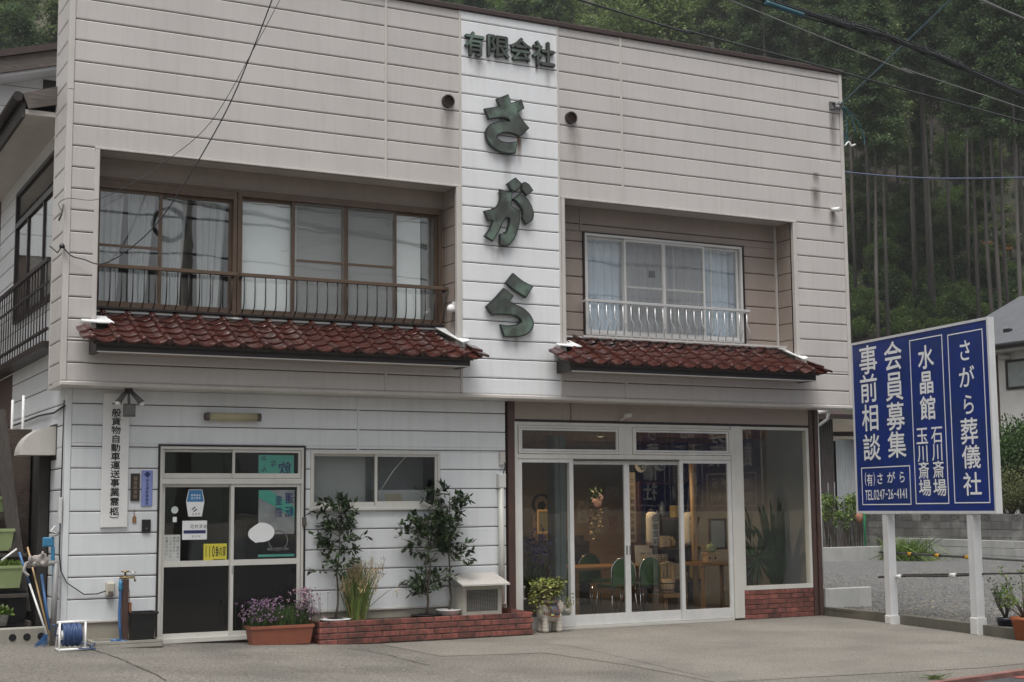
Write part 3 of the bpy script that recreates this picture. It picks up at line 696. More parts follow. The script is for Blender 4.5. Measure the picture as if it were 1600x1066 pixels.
# office contents seen dimly through the door
T('notice_board', MB().box(1.35, 2.0, 3.88, 3.95, 1.2, 2.3).box(1.45, 1.6, 3.86, 3.878, 1.9, 2.2).box(1.7, 1.9, 3.86, 3.878, 1.5, 2.1), pm('dim_board', (.20, .18, .15), .8, .4, 6), 'notice board on the back wall of the dark office', 'notice board')
fc = T('filing_cabinet', MB().cbox(2.25, 3.05, 2.6, 3.3, .09, 1.5, .02).box(2.28, 3.02, 2.585, 2.6, .15, .75).box(2.28, 3.02, 2.585, 2.6, .8, 1.42), pm('grey_cabinet', (.22, .22, .23), .5), 'grey steel cabinet standing in the dark office', 'cabinet')
# posters and stickers on the office door glass
yo = LY+.030; y2 = LY-.0+.0
def flat(name, x0, x1, z0, z1, y, mat, label, cat='sticker', parent=None, th=.003):
    return T(name, MB().box(x0, x1, y, y+th, z0, z1), mat, label, cat)
def pxr(x0, y0, x1, y1, v):
    a, b = U(x0, y0, v=v), U(x1, y1, v=v); return a[0], b[0], b[2], a[2]
yl = LY+.047
tq = pm('teal_poster', (.06, .33, .26), .6, .1, 3)
a = pxr(404, 711, 459, 741, LY+.03); t1 = flat('teal_poster', *a, LY+.026, tq, 'teal poster seen from behind through the door transom', 'poster')
m = MB()
for ch, px_, pz, s in (('飲', 445, 732, 22), ('み', 412, 716, 9), ('な', 427, 724, 11), ('ん', 412, 733, 10)):
    q = U(px_, pz, v=LY+.025); put(m, ch, q[0], q[2], s*.0082, s*.0082, LY+.0245, .03, flip=True)
O('lettering', m, M['print_blue'], t1)
a = pxr(404, 766, 459, 904, LY+.03); t2 = T('poster', MB().box(a[0], a[1], LY+.026, LY+.029, 1.38, a[3]), pm('grey_poster', (.24, .25, .26), .7, .2, 5), 'grey and teal poster behind the door glass', 'poster')
b = MB().prism([(a[0], a[3]), (a[0]+.14, a[3]), (a[1], 1.72), (a[1], 1.58), (a[0], 1.84)], LY+.0235, LY+.0255); b.box(a[0], a[1], LY+.023, LY+.0255, 1.10, 1.13)
O('teal_band', b, tq, t2)
m = MB(); put(m, '運', a[1]-.07, 1.83, .12, .15, LY+.0215, .02, flip=True); put(m, '転', a[1]-.07, 1.66, .12, .15, LY+.0215, .02, flip=True)
put(m, '重', a[1]-.21, 1.80, .1, .13, LY+.0215, .01, flip=True); put(m, '罰', a[1]-.21, 1.65, .1, .13, LY+.0215, .01, flip=True)
O('lettering', m, M['print_blue'], t2)
m = MB().disc_y(a[0]+.26, 1.30, .13, LY+.0215, LY+.0225, 24, .115); m.box(a[0]+.12, a[0]+.40, LY+.0215, LY+.0225, 1.18, 1.21)
O('bottle_drawing', m, M['print_grey'], t2)
a = pxr(388, 817, 429, 847, LY-.002); cx, cz = (a[0]+a[1])/2, (a[2]+a[3])/2; rw, rh = (a[1]-a[0])/2, (a[3]-a[2])/2
T('white_oval_sign', MB().prism([(cx+rw*math.cos(t), cz+rh*(math.sin(t)*(1 if math.cos(t) > -.5 else .9)-.14*(math.cos(t) < -.2))) for t in [2*math.pi*k/22 for k in range(22)]], LY+.0035, LY+.0075), M['print_white'], 'white oval paper stuck on the door glass', 'sticker')
yy = LY+.046
a = pxr(291, 765, 319, 807, yy); s1 = T('sticker', MB().prism([(a[0]+.03, a[3]), (a[1]-.03, a[3]), (a[1], a[2]+.18), (a[1]-.03, a[2]), (a[0]+.03, a[2]), (a[0], a[2]+.18)], yy-.002, yy), M['print_white'], 'blue and white hexagonal sticker on the door glass', 'sticker')
O('blue_field', MB().prism([(a[0]+.036, a[3]-.008), (a[1]-.036, a[3]-.008), (a[1]-.010, a[2]+.18), (a[0]+.010, a[2]+.18)], yy-.004, yy-.0022), pm('sticker_blue', (.04, .19, .42), .5), s1)
m = MB(); row(m, '高齢福祉', a[0]+.055, a[3]-.07, .028, .028, .032, yy-.0045, .01); row(m, '協力事業', a[0]+.055, a[3]-.105, .028, .028, .032, yy-.0045, .01); O('lettering', m, M['print_white'], s1)
m = MB(); row(m, '玉川村', a[0]+.07, a[2]+.03, .025, .03, .038, yy-.0035, .01); m.obox((cx*0+(a[0]+a[1])/2-.02, yy-.0035, a[2]+.10), (.02, 0, .016), (0, .001, 0), (-.004, 0, .005)).obox(((a[0]+a[1])/2, yy-.0035, a[2]+.075), (.02, 0, .016), (0, .001, 0), (-.004, 0, .005)); O('lettering', m, M['print_black'], s1)
a = pxr(285, 814, 323, 843, yy); s2 = T('sticker', MB().cbox(a[0], a[1], yy-.003, yy, a[2], a[3], .001), M['print_white'], 'white rectangular sticker with a navy stripe on the door glass', 'sticker')
m = MB(); m.box(a[0]+.015, a[1]-.015, yy-.0045, yy-.0032, a[2]+.075, a[2]+.115); O('stripe', m, pm('navy_print', (.03, .03, .14), .5), s2)
m = MB(); row(m, '河共済会', a[0]+.09, a[3]-.07, .05, .055, .055, yy-.0045, .005); row(m, '玉川村', a[0]+.11, a[2]+.04, .03, .03, .04, yy-.0045, .005); O('lettering', m, M['print_grey'], s2)
a = pxr(318, 850, 354, 877, yy); s3 = T('yellow_sticker', MB().box(a[0], a[1], yy-.003, yy, a[2], a[3]), pm('yellow_print', (.62, .55, .06), .5, .05), 'yellow sticker with black characters on the door glass', 'sticker')
m = MB(); wch = (a[1]-a[0])/6.4
for i, ch in enumerate('110番の家'): put(m, ch, a[0]+wch*(i+.7), (a[2]+a[3])/2+.015, wch*(.36 if ch == '1' else .66 if ch == '0' else .98), (a[3]-a[2])*.62, yy-.0042, .03)
m.box(a[0]+.12, a[1]-.02, yy-.0045, yy-.0042, a[2]+.018, a[2]+.026)
O('lettering', m, M['print_black'], s3)
a = pxr(252, 836, 281, 877, yy); s4 = T('paper_notice', MB().box(a[0], a[1], yy-.003, yy, a[2], a[3]), pm('notice_paper', (.5, .52, .5), .8, .05), 'white notice with vertical handwriting on the door glass', 'notice')
m = MB()
for i, s in enumerate(('夜間・昼休みの', '御用の方は', 'インターホンで', 'お願い下さい')): column(m, s, a[1]-.03-i*.045, a[3]-.02, .032, .032, .038, yy-.0042, .005)
O('lettering', m, M['print_grey'], s4)
q = U(273, 797, v=yy); T('round_sticker', MB().disc_y(q[0], q[2], .044, yy-.003, yy), pm('pale_green_disc', (.55, .62, .58), .5), 'small pale round sticker on the door glass', 'sticker')
a = pxr(270, 808, 276, 816, yy); T('small_sticker', MB().box(a[0], a[1], yy-.003, yy, a[2], a[3]), M['print_white'], 'tiny white sticker below the pale round one', 'sticker')

# ---- things fixed to the white lower wall
a = pxr(162, 614, 202, 824, LY-.03)
ws = O('wall_sign', MB().cbox(a[0], a[0]+.315, LY-.035, LY-.006, a[2], a[3], .006), M['paint_white']); tag(ws, 'tall white wooden sign board with a column of brushed black characters', 'sign')
m = MB(); s = '一般貨物自動車運送事業'
for i, ch in enumerate(s): put(m, ch, a[0]+.155, a[3]-.13-i*.1045, .116, .102, LY-.037, .035)
zc = a[3]-.13-len(s)*.1045
put(m, '霊', a[0]+.155, zc-.015, .116, .102, LY-.037, .035); put(m, '柩', a[0]+.155, zc-.13, .116, .102, LY-.037, .035)
for zz, sg in ((zc+.045, 1), (zc-.19, -1)):
    pts = [(a[0]+.155+.05*math.cos(t), LY-.037, zz+sg*.016*math.sin(t)) for t in [math.pi*k/8 for k in range(9)]]
    m.tube(pts, .0045, 5)
O('lettering', m, M['print_black'], ws)
a = pxr(205, 740, 218, 783, LY-.02); p1 = T('plaque', MB().cbox(a[0], a[1], LY-.022, LY-.001, a[2], a[3]), pm('brown_plaque', (.035, .025, .022), .5), 'narrow dark brown plaque beside the office door', 'plaque')
m = MB(); column(m, '福島県貨物', (a[0]+a[1])/2, a[3]-.03, .05, .05, .055, LY-.0235, .005); O('lettering', m, pm('brass_print', (.30, .25, .17), .5), p1)
a = pxr(222, 735, 238, 791, LY-.02); p2 = T('plaque', MB().cbox(a[0], a[1], LY-.018, LY-.001, a[2], a[3]), pm('lilac_plaque', (.22, .27, .55), .5), 'narrow lilac blue plaque beside the office door', 'plaque')
m = MB(); column(m, '安全運転事業所', (a[0]+a[1])/2-.0, a[3]-.10, .042, .042, .046, LY-.0195, .008); m.obox(((a[0]+a[1])/2, LY-.0195, a[3]-.05), (.02, 0, .02), (0, .001, 0), (-.02, 0, .02)); O('lettering', m, M['print_blue'], p2)
a = pxr(222, 812, 235, 831, LY-.02); ic = T('intercom', MB().cbox(a[0], a[1], LY-.04, LY-.001, a[2], a[3], .008), M['black'], 'small black intercom box on the pale wall', 'intercom')
O('button', MB().disc_y((a[0]+a[1])/2, a[2]+.04, .012, LY-.044, LY-.0405), M['print_grey'], ic)
q = U(210, 811, v=LY-.01); T('tag', MB().prism([(q[0]-.022, q[2]-.05), (q[0]+.022, q[2]-.05), (q[0]+.022, q[2]+.02), (q[0], q[2]+.045), (q[0]-.022, q[2]+.02)], LY-.012, LY-.004).tube([(q[0], LY-.01, q[2]+.04), (q[0]-.01, LY-.012, q[2]+.09), (q[0]+.008, LY-.004, q[2]+.11)], .004, 5), M['wood'], 'small wooden tag hanging on the pale wall', 'tag')
a = pxr(320, 645, 407, 658, LY-.08)
fl = T('wall_lamp', MB().tube([(a[0]+.05, LY-.075, (a[2]+a[3])/2), (a[1]-.05, LY-.075, (a[2]+a[3])/2)], .05, 14), pm('aged_lamp_cover', (.42, .38, .24), .45, .15, 3), 'long yellowed fluorescent lamp over the office door', 'lamp')
for xx, e in ((a[0], .05), (a[1]-.055, .055)): O('end_cap', MB().tube([(xx, LY-.075, (a[2]+a[3])/2), (xx+e, LY-.075, (a[2]+a[3])/2)], [.046, .054], 14), M['oldwood'], fl)
O('back_plate', MB().box(a[0]+.15, a[1]-.15, LY-.04, LY-.002, (a[2]+a[3])/2-.025, (a[2]+a[3])/2+.025), M['trim'], fl)
# twin spot lamp with sensor under the overhang
q = U(201, 612, v=.16); sp = E('spot_lamp', 'grey twin spot lamp with motion sensor under the overhang', 'lamp', (q[0], .16, 3.13))
O('mount', MB().lathe([(.05, -.03), (.05, .0), (.035, .002)], (q[0], .16, 3.135)), M['dkbronze'], sp)
O('arm', MB().tube([(q[0], .16, 3.11), (q[0], .13, 2.96)], .016, 8), M['print_grey'], sp)
O('sensor', MB().cbox(q[0]-.06, q[0]+.075, .09, .17, 2.80, 2.955, .02), pm('sensor_grey', (.12, .12, .115), .5), sp)
for s_ in (-1, 1):
    O('lamp_head', MB().tube([(q[0]+s_*.03, .15, 3.10), (q[0]+s_*.11, .10, 3.0), (q[0]+s_*.135, .09, 2.965)], [.022, .034, .042], 10), pm('lamp_grey', (.10, .10, .10), .5), sp)
    O('lens', MB().ball((q[0]+s_*.14, .086, 2.955), .034, .03, .025), M['paint_white'], sp)
# outlet on the wall, conduit, meter box
q = U(172, 921, v=LY-.03); ob = T('outlet_box', MB().cbox(q[0]-.05, q[0]+.05, LY-.07, LY-.001, q[2]-.07, q[2]+.08, .015), pm('outlet_beige', (.48, .45, .38), .5), 'beige outdoor socket box on the pale wall', 'socket')
O('plug', MB().cbox(q[0]-.03, q[0]+.02, LY-.10, LY-.071, q[2]-.09, q[2]-.02, .01), M['oldwood'], ob)
q = U(782, 752, v=LY-.03); mb_ = T('meter_box', MB().cbox(q[0]-.05, q[0]+.06, LY-.09, LY-.001, q[2]-.09, q[2]+.10, .012), M['silver'], 'pale conduit box beside the brown shop post', 'box')
O('drain_pipe', MB().tube([(q[0]-.0, LY-.045, q[2]-.085), (q[0]-.0, LY-.045, .42)], .04, 12), M['ivory'], mb_)
O('cable', MB().tube([(q[0]+.03, LY-.06, q[2]+.1), (q[0]+.06, LY-.06, q[2]+.22), (q[0]+.03, LY-.03, q[2]+.30)], .007, 6), M['black'], mb_)
O('terminal', MB().cbox(q[0]-.01, q[0]+.07, LY-.05, LY-.001, q[2]+.22, q[2]+.40, .006), M['trim'], mb_)
q = U(474, 816, v=LY-.03); T('wall_bracket', MB().cbox(q[0]-.01, q[0]+.035, LY-.05, LY-.001, q[2]-.05, q[2]+.06, .008), M['oldwood'], 'small grey bracket beside the office door', 'bracket')
# reveal lamp by the left recess, cameras
q = U(707, 482, 'X', RL[1]-.03); T('reveal_lamp', MB().lathe([(.055, -.05), (.055, .0), (.035, .04), (.0, .055)], (RL[1]-.055, float(q[1]), float(q[2]))).cbox(RL[1]-.03, RL[1]-.001, float(q[1])-.03, float(q[1])+.03, float(q[2])-.05, float(q[2])+.09), M['paint_white'], 'small white lamp on the side of the window recess', 'lamp')
q = U(1303, 327, v=-.05); T('security_camera', MB().tube([(q[0], -.002, q[2]), (q[0]+.02, -.04, q[2]), (q[0]+.07, -.11, q[2]-.01)], [.03, .03, .045], 12), M['paint_white'], 'small white dome camera on the beige siding corner', 'camera')
q = U(980, 650, v=.3); ca = T('ceiling_camera', MB().lathe([(.03, .0), (.06, .02), (.06, .06)], (q[0], .28, q[2]-.03)).tube([(q[0], .28, q[2]), (q[0]-.09, .34, q[2]-.07)], .012, 8), M['trim'], 'dim dome lamp under the shop fascia', 'lamp')

# ================================================================== shopfront
SY = LY
O('fascia_panel', MB().box(6.16, 7.05, SY+.0, SY+.10, 2.90, ZB-.013).box(7.065, 11.32, SY+.0, SY+.10, 2.90, ZB-.013), M['shaded_beige'], shop)
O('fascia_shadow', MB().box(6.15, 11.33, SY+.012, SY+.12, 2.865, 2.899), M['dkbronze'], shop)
O('corner_post', MB().cbox(6.04, 6.145, SY-.03, SY+.12, .02, ZB-.013, .006), M['brownpost'], shop)
O('corner_post', MB().cbox(11.30, 11.375, SY-.02, SY+.14, .0, ZB-.013, .006).cbox(11.385, 11.455, SY-.045, SY+.14, .0, ZB-.014, .006), M['brownpost'], shop)
O('downpipe', MB().tube([(11.50, SY+.03, ZB-.02), (11.50, SY+.03, .1)], .026, 10), M['paint_white'], shop)
sf = O('shopfront', MB().box(6.15, 6.20, SY-.01, SY+.10, .03, 2.862).box(6.201, 9.80, SY-.005, SY+.10, 2.815, 2.861).box(7.87, 8.07, SY-.006, SY+.10, 2.42, 2.814)
       .box(6.201, 9.80, SY-.012, SY+.105, 2.355, 2.418).box(9.81, 9.985, SY-.014, SY+.11, .03, 2.862).box(6.201, 9.80, SY-.01, SY+.11, .0, .035), M['ivory'], shop); sf['label'] = 'wide ivory aluminium shopfront with four sliding glass doors'
def tr(x0, x1):
    O('transom_window', frame_rect(MB(), x0, x1, 2.425, 2.81, SY-.018, SY+.03, .03).add([], []), M['ivory'], sf)
    O('transom_sash', frame_rect(MB(), x0+.035, x1-.035, 2.46, 2.775, SY-.006, SY+.025, .028), M['silver'], sf)
    O('pane', MB().box(x0+.06, x1-.06, SY+.01, SY+.014, 2.486, 2.75), M['shopglass'], sf)
tr(6.21, 7.865); tr(8.075, 9.805)
for x0, x1, y in ((6.205, 7.085, SY+.0), (7.02, 8.01, SY+.04), (7.975, 8.955, SY+.041), (8.88, 9.805, SY+.001)):
    z1 = 2.352 if y < SY+.02 else 2.33
    d = O('sliding_door', frame_rect(MB(), x0, x1, .04, z1, y, y+.033, .062, .15, .05), M['silver'], sf)
    O('pane', MB().box(x0+.058, x1-.058, y+.014, y+.018, .188, z1-.048), M['shopglass'], sf)
for xx in (7.985, 8.0, ): pass
O('door_handle', MB().cbox(7.965, 7.985, SY+.03, SY+.04, 1.0, 1.13, .003), M['print_grey'], sf)
O('door_handle', MB().cbox(8.02, 8.04, SY+.032, SY+.041, 1.0, 1.13, .003), M['print_grey'], sf)
O('track', MB().box(7.09, 8.87, SY-.02, SY+.03, 2.335, 2.353), M['oldwood'], sf)
sw_ = O('show_window', frame_rect(MB(), 9.99, 11.295, .43, 2.86, SY+.0, SY+.10, .045, .06, .04), M['ivory'], shop); sw_['label'] = 'tall fixed show window full of plants'
O('pane', MB().box(10.03, 11.255, SY+.05, SY+.055, .488, 2.822), M['shopglass'], sw_)
# brick base under the show window
BRC = {}
def brick(parent, x, y, z, l, h=.062, d=.055, ry=0.):
    k = (round(l, 3), h, d)
    if k not in BRC:
        BRC[k] = MB().cbox(-l/2, l/2, 0, d, -h/2, h/2, .005).mesh('brick'); BRC[k].materials.append(M['brick'])
    o = O('brick', BRC[k], M['brick'], parent, (x, y+random.uniform(-.003, .003), z)); o.rotation_euler = (random.uniform(-.01, .01), random.uniform(-.008, .008), ry+random.uniform(-.008, .008)); return o
bb = O('brick_base', MB().box(9.99, 11.298, SY+.012, SY+.11, -.02, .428), M['mortar'], shop)
for r in range(6):
    x = 9.99+(-.11 if r % 2 else 0); z = .036+r*.071
    while x < 11.29:
        a, b = max(x, 9.992), min(x+.212, 11.296)
        if b-a > .03: brick(bb, (a+b)/2, SY+.0, z, b-a)
        x += .222
# ================================================================== shop interior (dim, daylit through the glass plus its own warm lamp)
IW = pm('interior_wall', (.33, .235, .155), .85, .12, 1.5); IC = pm('interior_ceiling', (.20, .13, .10), .8, .15, 2); IF = pm('interior_floor', (.055, .047, .042), .4, .15, 3)
O('interior_floor', MB().box(6.1, 11.44, .56, 7.9, .0, .03), IF, shop)
O('interior_wall', MB().box(6.12, 11.43, 5.6, 5.65, .03, 2.93), IW, shop)
O('interior_wall', MB().box(11.36, 11.43, .56, 5.59, .03, 2.93), pm('interior_side', (.24, .25, .25), .85, .08, 2), shop)
O('interior_wall', MB().box(6.105, 6.15, .56, 5.59, .03, 2.93), IW, shop)
O('interior_ceiling', MB().box(6.16, 11.35, .56, 5.59, 2.90, 2.94), IC, shop)
def IX(x, y, v): return U(x, y, v=v)
q = IX(877, 800, 1.5); T('steel_column', MB().cbox(q[0]-.11, q[0]+.09, 1.5, 1.72, .03, 2.9, .015).box(q[0]-.02, q[0]+.02, 1.485, 1.5, .03, 2.9), pm('blue_grey_steel', (.16, .20, .20), .5), 'blue-grey steel column inside the shop', 'column')
# pendant globe lamp, lit
q = IX(938, 674, 2.6); gl = E('globe_lamp', 'lit pale globe lamp hanging from the shop ceiling', 'lamp', (q[0], 2.6, 2.9))
O('globe', MB().ball((q[0], 2.6, float(q[2])), .10, .10, .10), emit_mat('globe_glow', (1, .85, .55), .12), gl)
O('stem', MB().tube([(q[0], 2.6, 2.9), (q[0], 2.6, float(q[2])+.1)], .008, 6), M['steel'], gl)
ld = bpy.data.lights.new('globe_light', 'SPOT'); ld.energy = 50; ld.spot_size = math.radians(165); ld.spot_blend = .5; ld.color = (1, .68, .38); ld.shadow_soft_size = .1
lo = bpy.data.objects.new('globe_light', ld); link(lo, gl, (q[0], 2.6, float(q[2])-.2))
# table and chairs
tq0 = IX(893, 888, 2.2); tb = E('dining_table', 'wooden table with thick legs inside the shop', 'table', (tq0[0]+.6, 2.6, .03))
tx = tq0[0]
O('table_top', MB().cbox(tx, tx+1.7, 2.2, 3.1, .70, .76, .01), M['wood'], tb)
for a in (tx+.04, tx+1.54):
    for b in (2.24, 2.94): O('leg', MB().cbox(a, a+.12, b, b+.12, .03, .70, .006), M['wood'], tb)
CHG = pm('green_vinyl', (.055, .13, .05), .45, .12, 4)
def chair(px, py, Y, rot, lab):
    q = IX(px, py, Y); c = E('round_back_chair', lab, 'chair', (q[0], Y, .03), rot, 'green chairs round the shop table')
    b = MB(); n = 12
    pr = [(-.20, .47), (.20, .47)]+[(.20*math.cos(t), .66+.20*math.sin(t)) for t in [math.pi*k/n for k in range(n+1)]]
    O('backrest', b.prism(pr, -.225, -.19), CHG, c, local=True)
    O('seat', MB().cbox(-.21, .21, -.19, .21, .42, .47, .02), CHG, c, local=True)
    O('back_frame', MB().tube([(-.215, -.21, .40), (-.215, -.21, .64)]+[(-.215*math.cos(t), -.21, .66+.215*math.sin(t)) for t in [math.pi*k/12 for k in range(13)]]+[(.215, -.21, .40)], .011, 8), M['chrome'], c, local=True)
    for sx in (-1, 1):
        O('leg', MB().tube([(sx*.20, -.2, .42), (sx*.235, -.25, 0)], .011, 8), M['chrome'], c, local=True)
        O('leg', MB().tube([(sx*.20, .2, .42), (sx*.235, .25, 0)], .011, 8), M['chrome'], c, local=True)
    return c
chair(963, 930, 1.9, 0, 'green round-backed chrome chair turned to the shop glass'); chair(1003, 930, 2.05, .12, 'green round-backed chrome chair turned to the shop glass')
chair(893, 930, 3.3, math.pi, 'green round-backed chrome chair behind the shop table'); chair(932, 930, 3.5, math.pi, 'green round-backed chrome chair behind the shop table')
# paper lanterns
LT = pm('lantern_paper', (.55, .54, .50), .8, .05, 5)
for px, lab in ((1020, 'white paper lantern with black characters beside the dark shelf'), (1078, 'white paper lantern with black characters by the wooden pole')):
    q = IX(px, 826, 2.3); ln = E('paper_lantern', lab, 'lantern', (q[0], 2.3, float(q[2])-.3))
    z = float(q[2]); O('shade', MB().lathe([(.06, -.27), (.10, -.25), (.108, -.2)]+[(.106+.004*(k % 2), -.18+k*.03) for k in range(13)]+[(.10, .24), (.06, .265)], (q[0], 2.3, z), 20), LT, ln)
    O('cap', MB().lathe([(.062, .262), (.062, .30), (.05, .31)], (q[0], 2.3, z)).lathe([(.062, -.31), (.062, -.268)], (q[0], 2.3, z)), M['black'], ln)
    O('cord', MB().tube([(q[0], 2.3, z+.3), (q[0], 2.3, 2.9)], .004, 5), M['black'], ln)
    m = MB()
    def wrap(x, z_, e_=0., cx=q[0]): t = (x-cx)/.115; R_ = .1145+e_; return (cx+R_*math.sin(t), 2.3-R_*math.cos(t), z_)
    for i, ch in enumerate('御霊前'): put(m, ch, q[0]-.02, z+.03-i*.115, .105, .105, 0, .012, mapf=wrap)
    n = 20; ring = [wrap(q[0]-.02+r*math.cos(2*math.pi*k/n), z+.165+r*math.sin(2*math.pi*k/n)) for r in (.052, .040) for k in range(n)]
    m.add(ring, [(k, (k+1) % n, n+(k+1) % n, n+k) for k in range(n)]); put(m, '木', q[0]-.02, z+.165, .055, .055, 0, .012, mapf=wrap)
    O('lettering', m, M['print_black'], ln)
# hanging round fans/disc signs
for px, py, c1, lab in ((1001, 728, (.42, .44, .42), 'pale round emblem disc hung behind the shop door'), (1031, 726, (.30, .36, .38), 'blue-grey round emblem disc hung behind the shop door')):
    q = IX(px, py, 3.0); d = T('emblem_disc', MB().disc_y(q[0], q[2], .11, 2.99, 3.0, 24), pm('disc_%d' % px, c1, .7), lab, 'disc')
    m = MB(); m.disc_y(q[0]-.02, q[2]+.02, .045, 2.985, 2.989, 16, .025).disc_y(q[0]+.03, q[2]-.02, .05, 2.984, 2.988, 16, .03); O('emblem', m, pm('emblem_%d' % px, (.05, .10, .12), .6), d)
# banner with a column of characters
q = IX(988, 795, 3.2); bn = T('paper_banner', MB().box(q[0]-.05, q[0]+.07, 3.2, 3.205, float(q[2])-.55, float(q[2])+.60), pm('banner_paper', (.24, .21, .18), .8), 'narrow paper banner with a column of black characters', 'banner')
m = MB(); column(m, 'さがら葬儀社水晶館', q[0], float(q[2])+.52, .085, .085, .115, 3.198, .012); O('lettering', m, M['print_black'], bn)
# light wooden pole and dark shelf
q = IX(1086, 850, 1.9); T('wooden_pole', MB().tube([(q[0], 1.9, .03), (q[0]-.02, 1.9, 2.88)], .052, 12), M['palewood'], 'peeled wooden pole standing inside the shop', 'pole')
q = IX(1055, 900, 3.4); sh = E('dark_shelf', 'dark wooden shelf unit at the back of the shop', 'shelf', (q[0], 3.4, .03))
for s_ in (-.62, .62): O('side_panel', MB().box(q[0]+s_-.025, q[0]+s_+.025, 3.4, 3.8, .03, 2.1), M['brownpost'], sh)
for z in (.4, .95, 1.45, 2.05): O('shelf_board', MB().box(q[0]-.594, q[0]+.594, 3.41, 3.8, z, z+.04), M['brownpost'], sh)
O('back_panel', MB().box(q[0]-.594, q[0]+.594, 3.801, 3.83, .03, 2.09), M['dark'], sh)
for i in range(16):      # goods on the shelf
    z = (.44, .99, 1.49)[i % 3]; xx = q[0]-.52+(i//3)*.2+random.uniform(-.03, .03); hh = random.uniform(.12, .32); ww = random.uniform(.05, .08); c_ = random.choice(((.4, .36, .3), (.35, .12, .08), (.12, .16, .2), (.42, .34, .12), (.2, .22, .16)))
    if i % 2: T('shelf_box', MB().cbox(xx-ww, xx+ww, 3.45, 3.6, z, z+hh, .005), pm('goods_%d' % i, c_, .6, .3, 20), ('small boxed goods on the bottom shelf', 'small boxed goods on the middle shelf', 'small boxed goods on the top shelf')[i % 3], 'box', 'shelf boxes, row %d' % (i % 3))
    else: T('shelf_jar', MB().lathe([(ww*.8, 0), (ww, hh*.3), (ww*.9, hh*.7), (ww*.4, hh*.8), (ww*.45, hh)], (xx, 3.55, z), 14), pm('goods_%d' % i, c_, .3, .2, 20), ('glazed jar on the bottom shelf', 'glazed jar on the middle shelf', 'glazed jar on the top shelf')[i % 3], 'jar', 'shelf jars, row %d' % (i % 3))
for px, py, w_, h_, c_, lab in ((915, 800, .25, .4, (.5, .46, .38), 'pale poster pinned on the brown back wall'), (960, 770, .3, .22, (.45, .42, .36), 'wide pale notice on the brown back wall'), (962, 820, .16, .3, (.30, .10, .08), 'red calendar on the brown back wall'), (905, 850, .3, .3, (.12, .11, .10), 'dark framed photograph on the brown back wall')):
    qq = IX(px, py, 5.5); T('wall_poster', MB().box(qq[0]-w_/2, qq[0]+w_/2, 5.58, 5.595, float(qq[2])-h_/2, float(qq[2])+h_/2), pm('poster_%d' % px, c_, .7, .3, 12), lab, 'poster')
qq = IX(925, 690, 2.4)
for k in range(3): T('ceiling_beam', MB().box(6.2, 11.3, 1.4+k*1.4, 1.52+k*1.4, 2.74, 2.9), M['wood'], ('exposed ceiling beam over the shop door', 'exposed ceiling beam over the table', 'exposed ceiling beam near the back wall')[k], 'beam')
# desk with frame, green gourd and bird box
q = IX(1120, 878, 1.5); dk = E('side_desk', 'brown desk with a glass top beside the shop window', 'desk', (q[0], 1.6, .03)); zt = float(q[2])
O('desk_top', MB().cbox(q[0]-.38, q[0]+.42, 1.35, 1.95, zt-.05, zt, .008), M['wood'], dk)
for a in (q[0]-.36, q[0]+.35):
    for b in (1.38, 1.87): O('leg', MB().box(a, a+.05, b, b+.05, .03, zt-.05), M['wood'], dk)
f0 = IX(1122, 832, 1.7); fr = O('picture_frame', frame_rect(MB(), f0[0]-.17, f0[0]+.17, float(f0[2])-.27, float(f0[2])+.22, 1.70, 1.73, .035), M['brownpost']); tag(fr, 'dark picture frame leaning on the desk', 'frame')
O('picture', MB().box(f0[0]-.135, f0[0]+.135, 1.715, 1.72, float(f0[2])-.235, float(f0[2])+.185), pm('pale_picture', (.34, .34, .30), .5, .1), fr)
g = IX(1110, 849, 1.55); bx = T('bird_box', MB().cbox(g[0]-.10, g[0]+.10, 1.50, 1.62, zt, zt+.12, .004).box(g[0]-.12, g[0]+.12, 1.48, 1.64, zt+.121, zt+.145), M['palewood'], 'small wooden bird box on the desk', 'box')
O('holes', MB().disc_y(g[0]-.05, zt+.06, .02, 1.495, 1.499).disc_y(g[0]+.05, zt+.06, .02, 1.495, 1.499), M['black'], bx)
gd = T('green_gourd', MB().lathe([(.03, 0), (.075, .02), (.088, .06), (.075, .11), (.03, .13), (.008, .135), (.008, .17)], (g[0]+.02, 1.56, zt+.147), 16), pm('gourd_green', (.26, .32, .17), .5), 'pale green round gourd on top of the bird box', 'gourd')
# wooden pail with hoops, basket panel
q = IX(1043, 925, 1.7); pl = E('wooden_pail', 'handled wooden pail with dark hoops on a low stand', 'pail', (q[0], 1.7, .28)); zp = .34
O('body', MB().lathe([(.10, 0), (.125, .22), (.115, .22), (.09, .02)], (q[0], 1.7, zp), 22), M['palewood'], pl)
for z, r in ((.05, .109), (.15, .119)): O('hoop', MB().lathe([(r, z), (r, z+.02)], (q[0], 1.7, zp), 22), M['dkbronze'], pl)
O('handle', MB().box(q[0]-.115, q[0]-.085, 1.68, 1.72, zp+.1, zp+.45).box(q[0]+.085, q[0]+.115, 1.68, 1.72, zp+.1, zp+.45).tube([(q[0]-.14, 1.7, zp+.44), (q[0], 1.7, zp+.48), (q[0]+.14, 1.7, zp+.44)], .016, 8), M['palewood'], pl)
O('slats', MB().box(q[0]-.04, q[0]-.025, 1.69, 1.71, zp+.22, zp+.46).box(q[0]+.025, q[0]+.04, 1.69, 1.71, zp+.22, zp+.46), M['palewood'], pl)
T('low_stand', MB().cbox(q[0]-.20, q[0]+.25, 1.5, 1.95, .28, .335, .008).box(q[0]-.16, q[0]-.10, 1.55, 1.9, .03, .28).box(q[0]+.14, q[0]+.20, 1.55, 1.9, .03, .28), M['wood'], 'low wooden stand under the pail', 'stand')
bk = MB(); x0, x1, z0, z1 = q[0]-.22, q[0]+.28, .55, .92
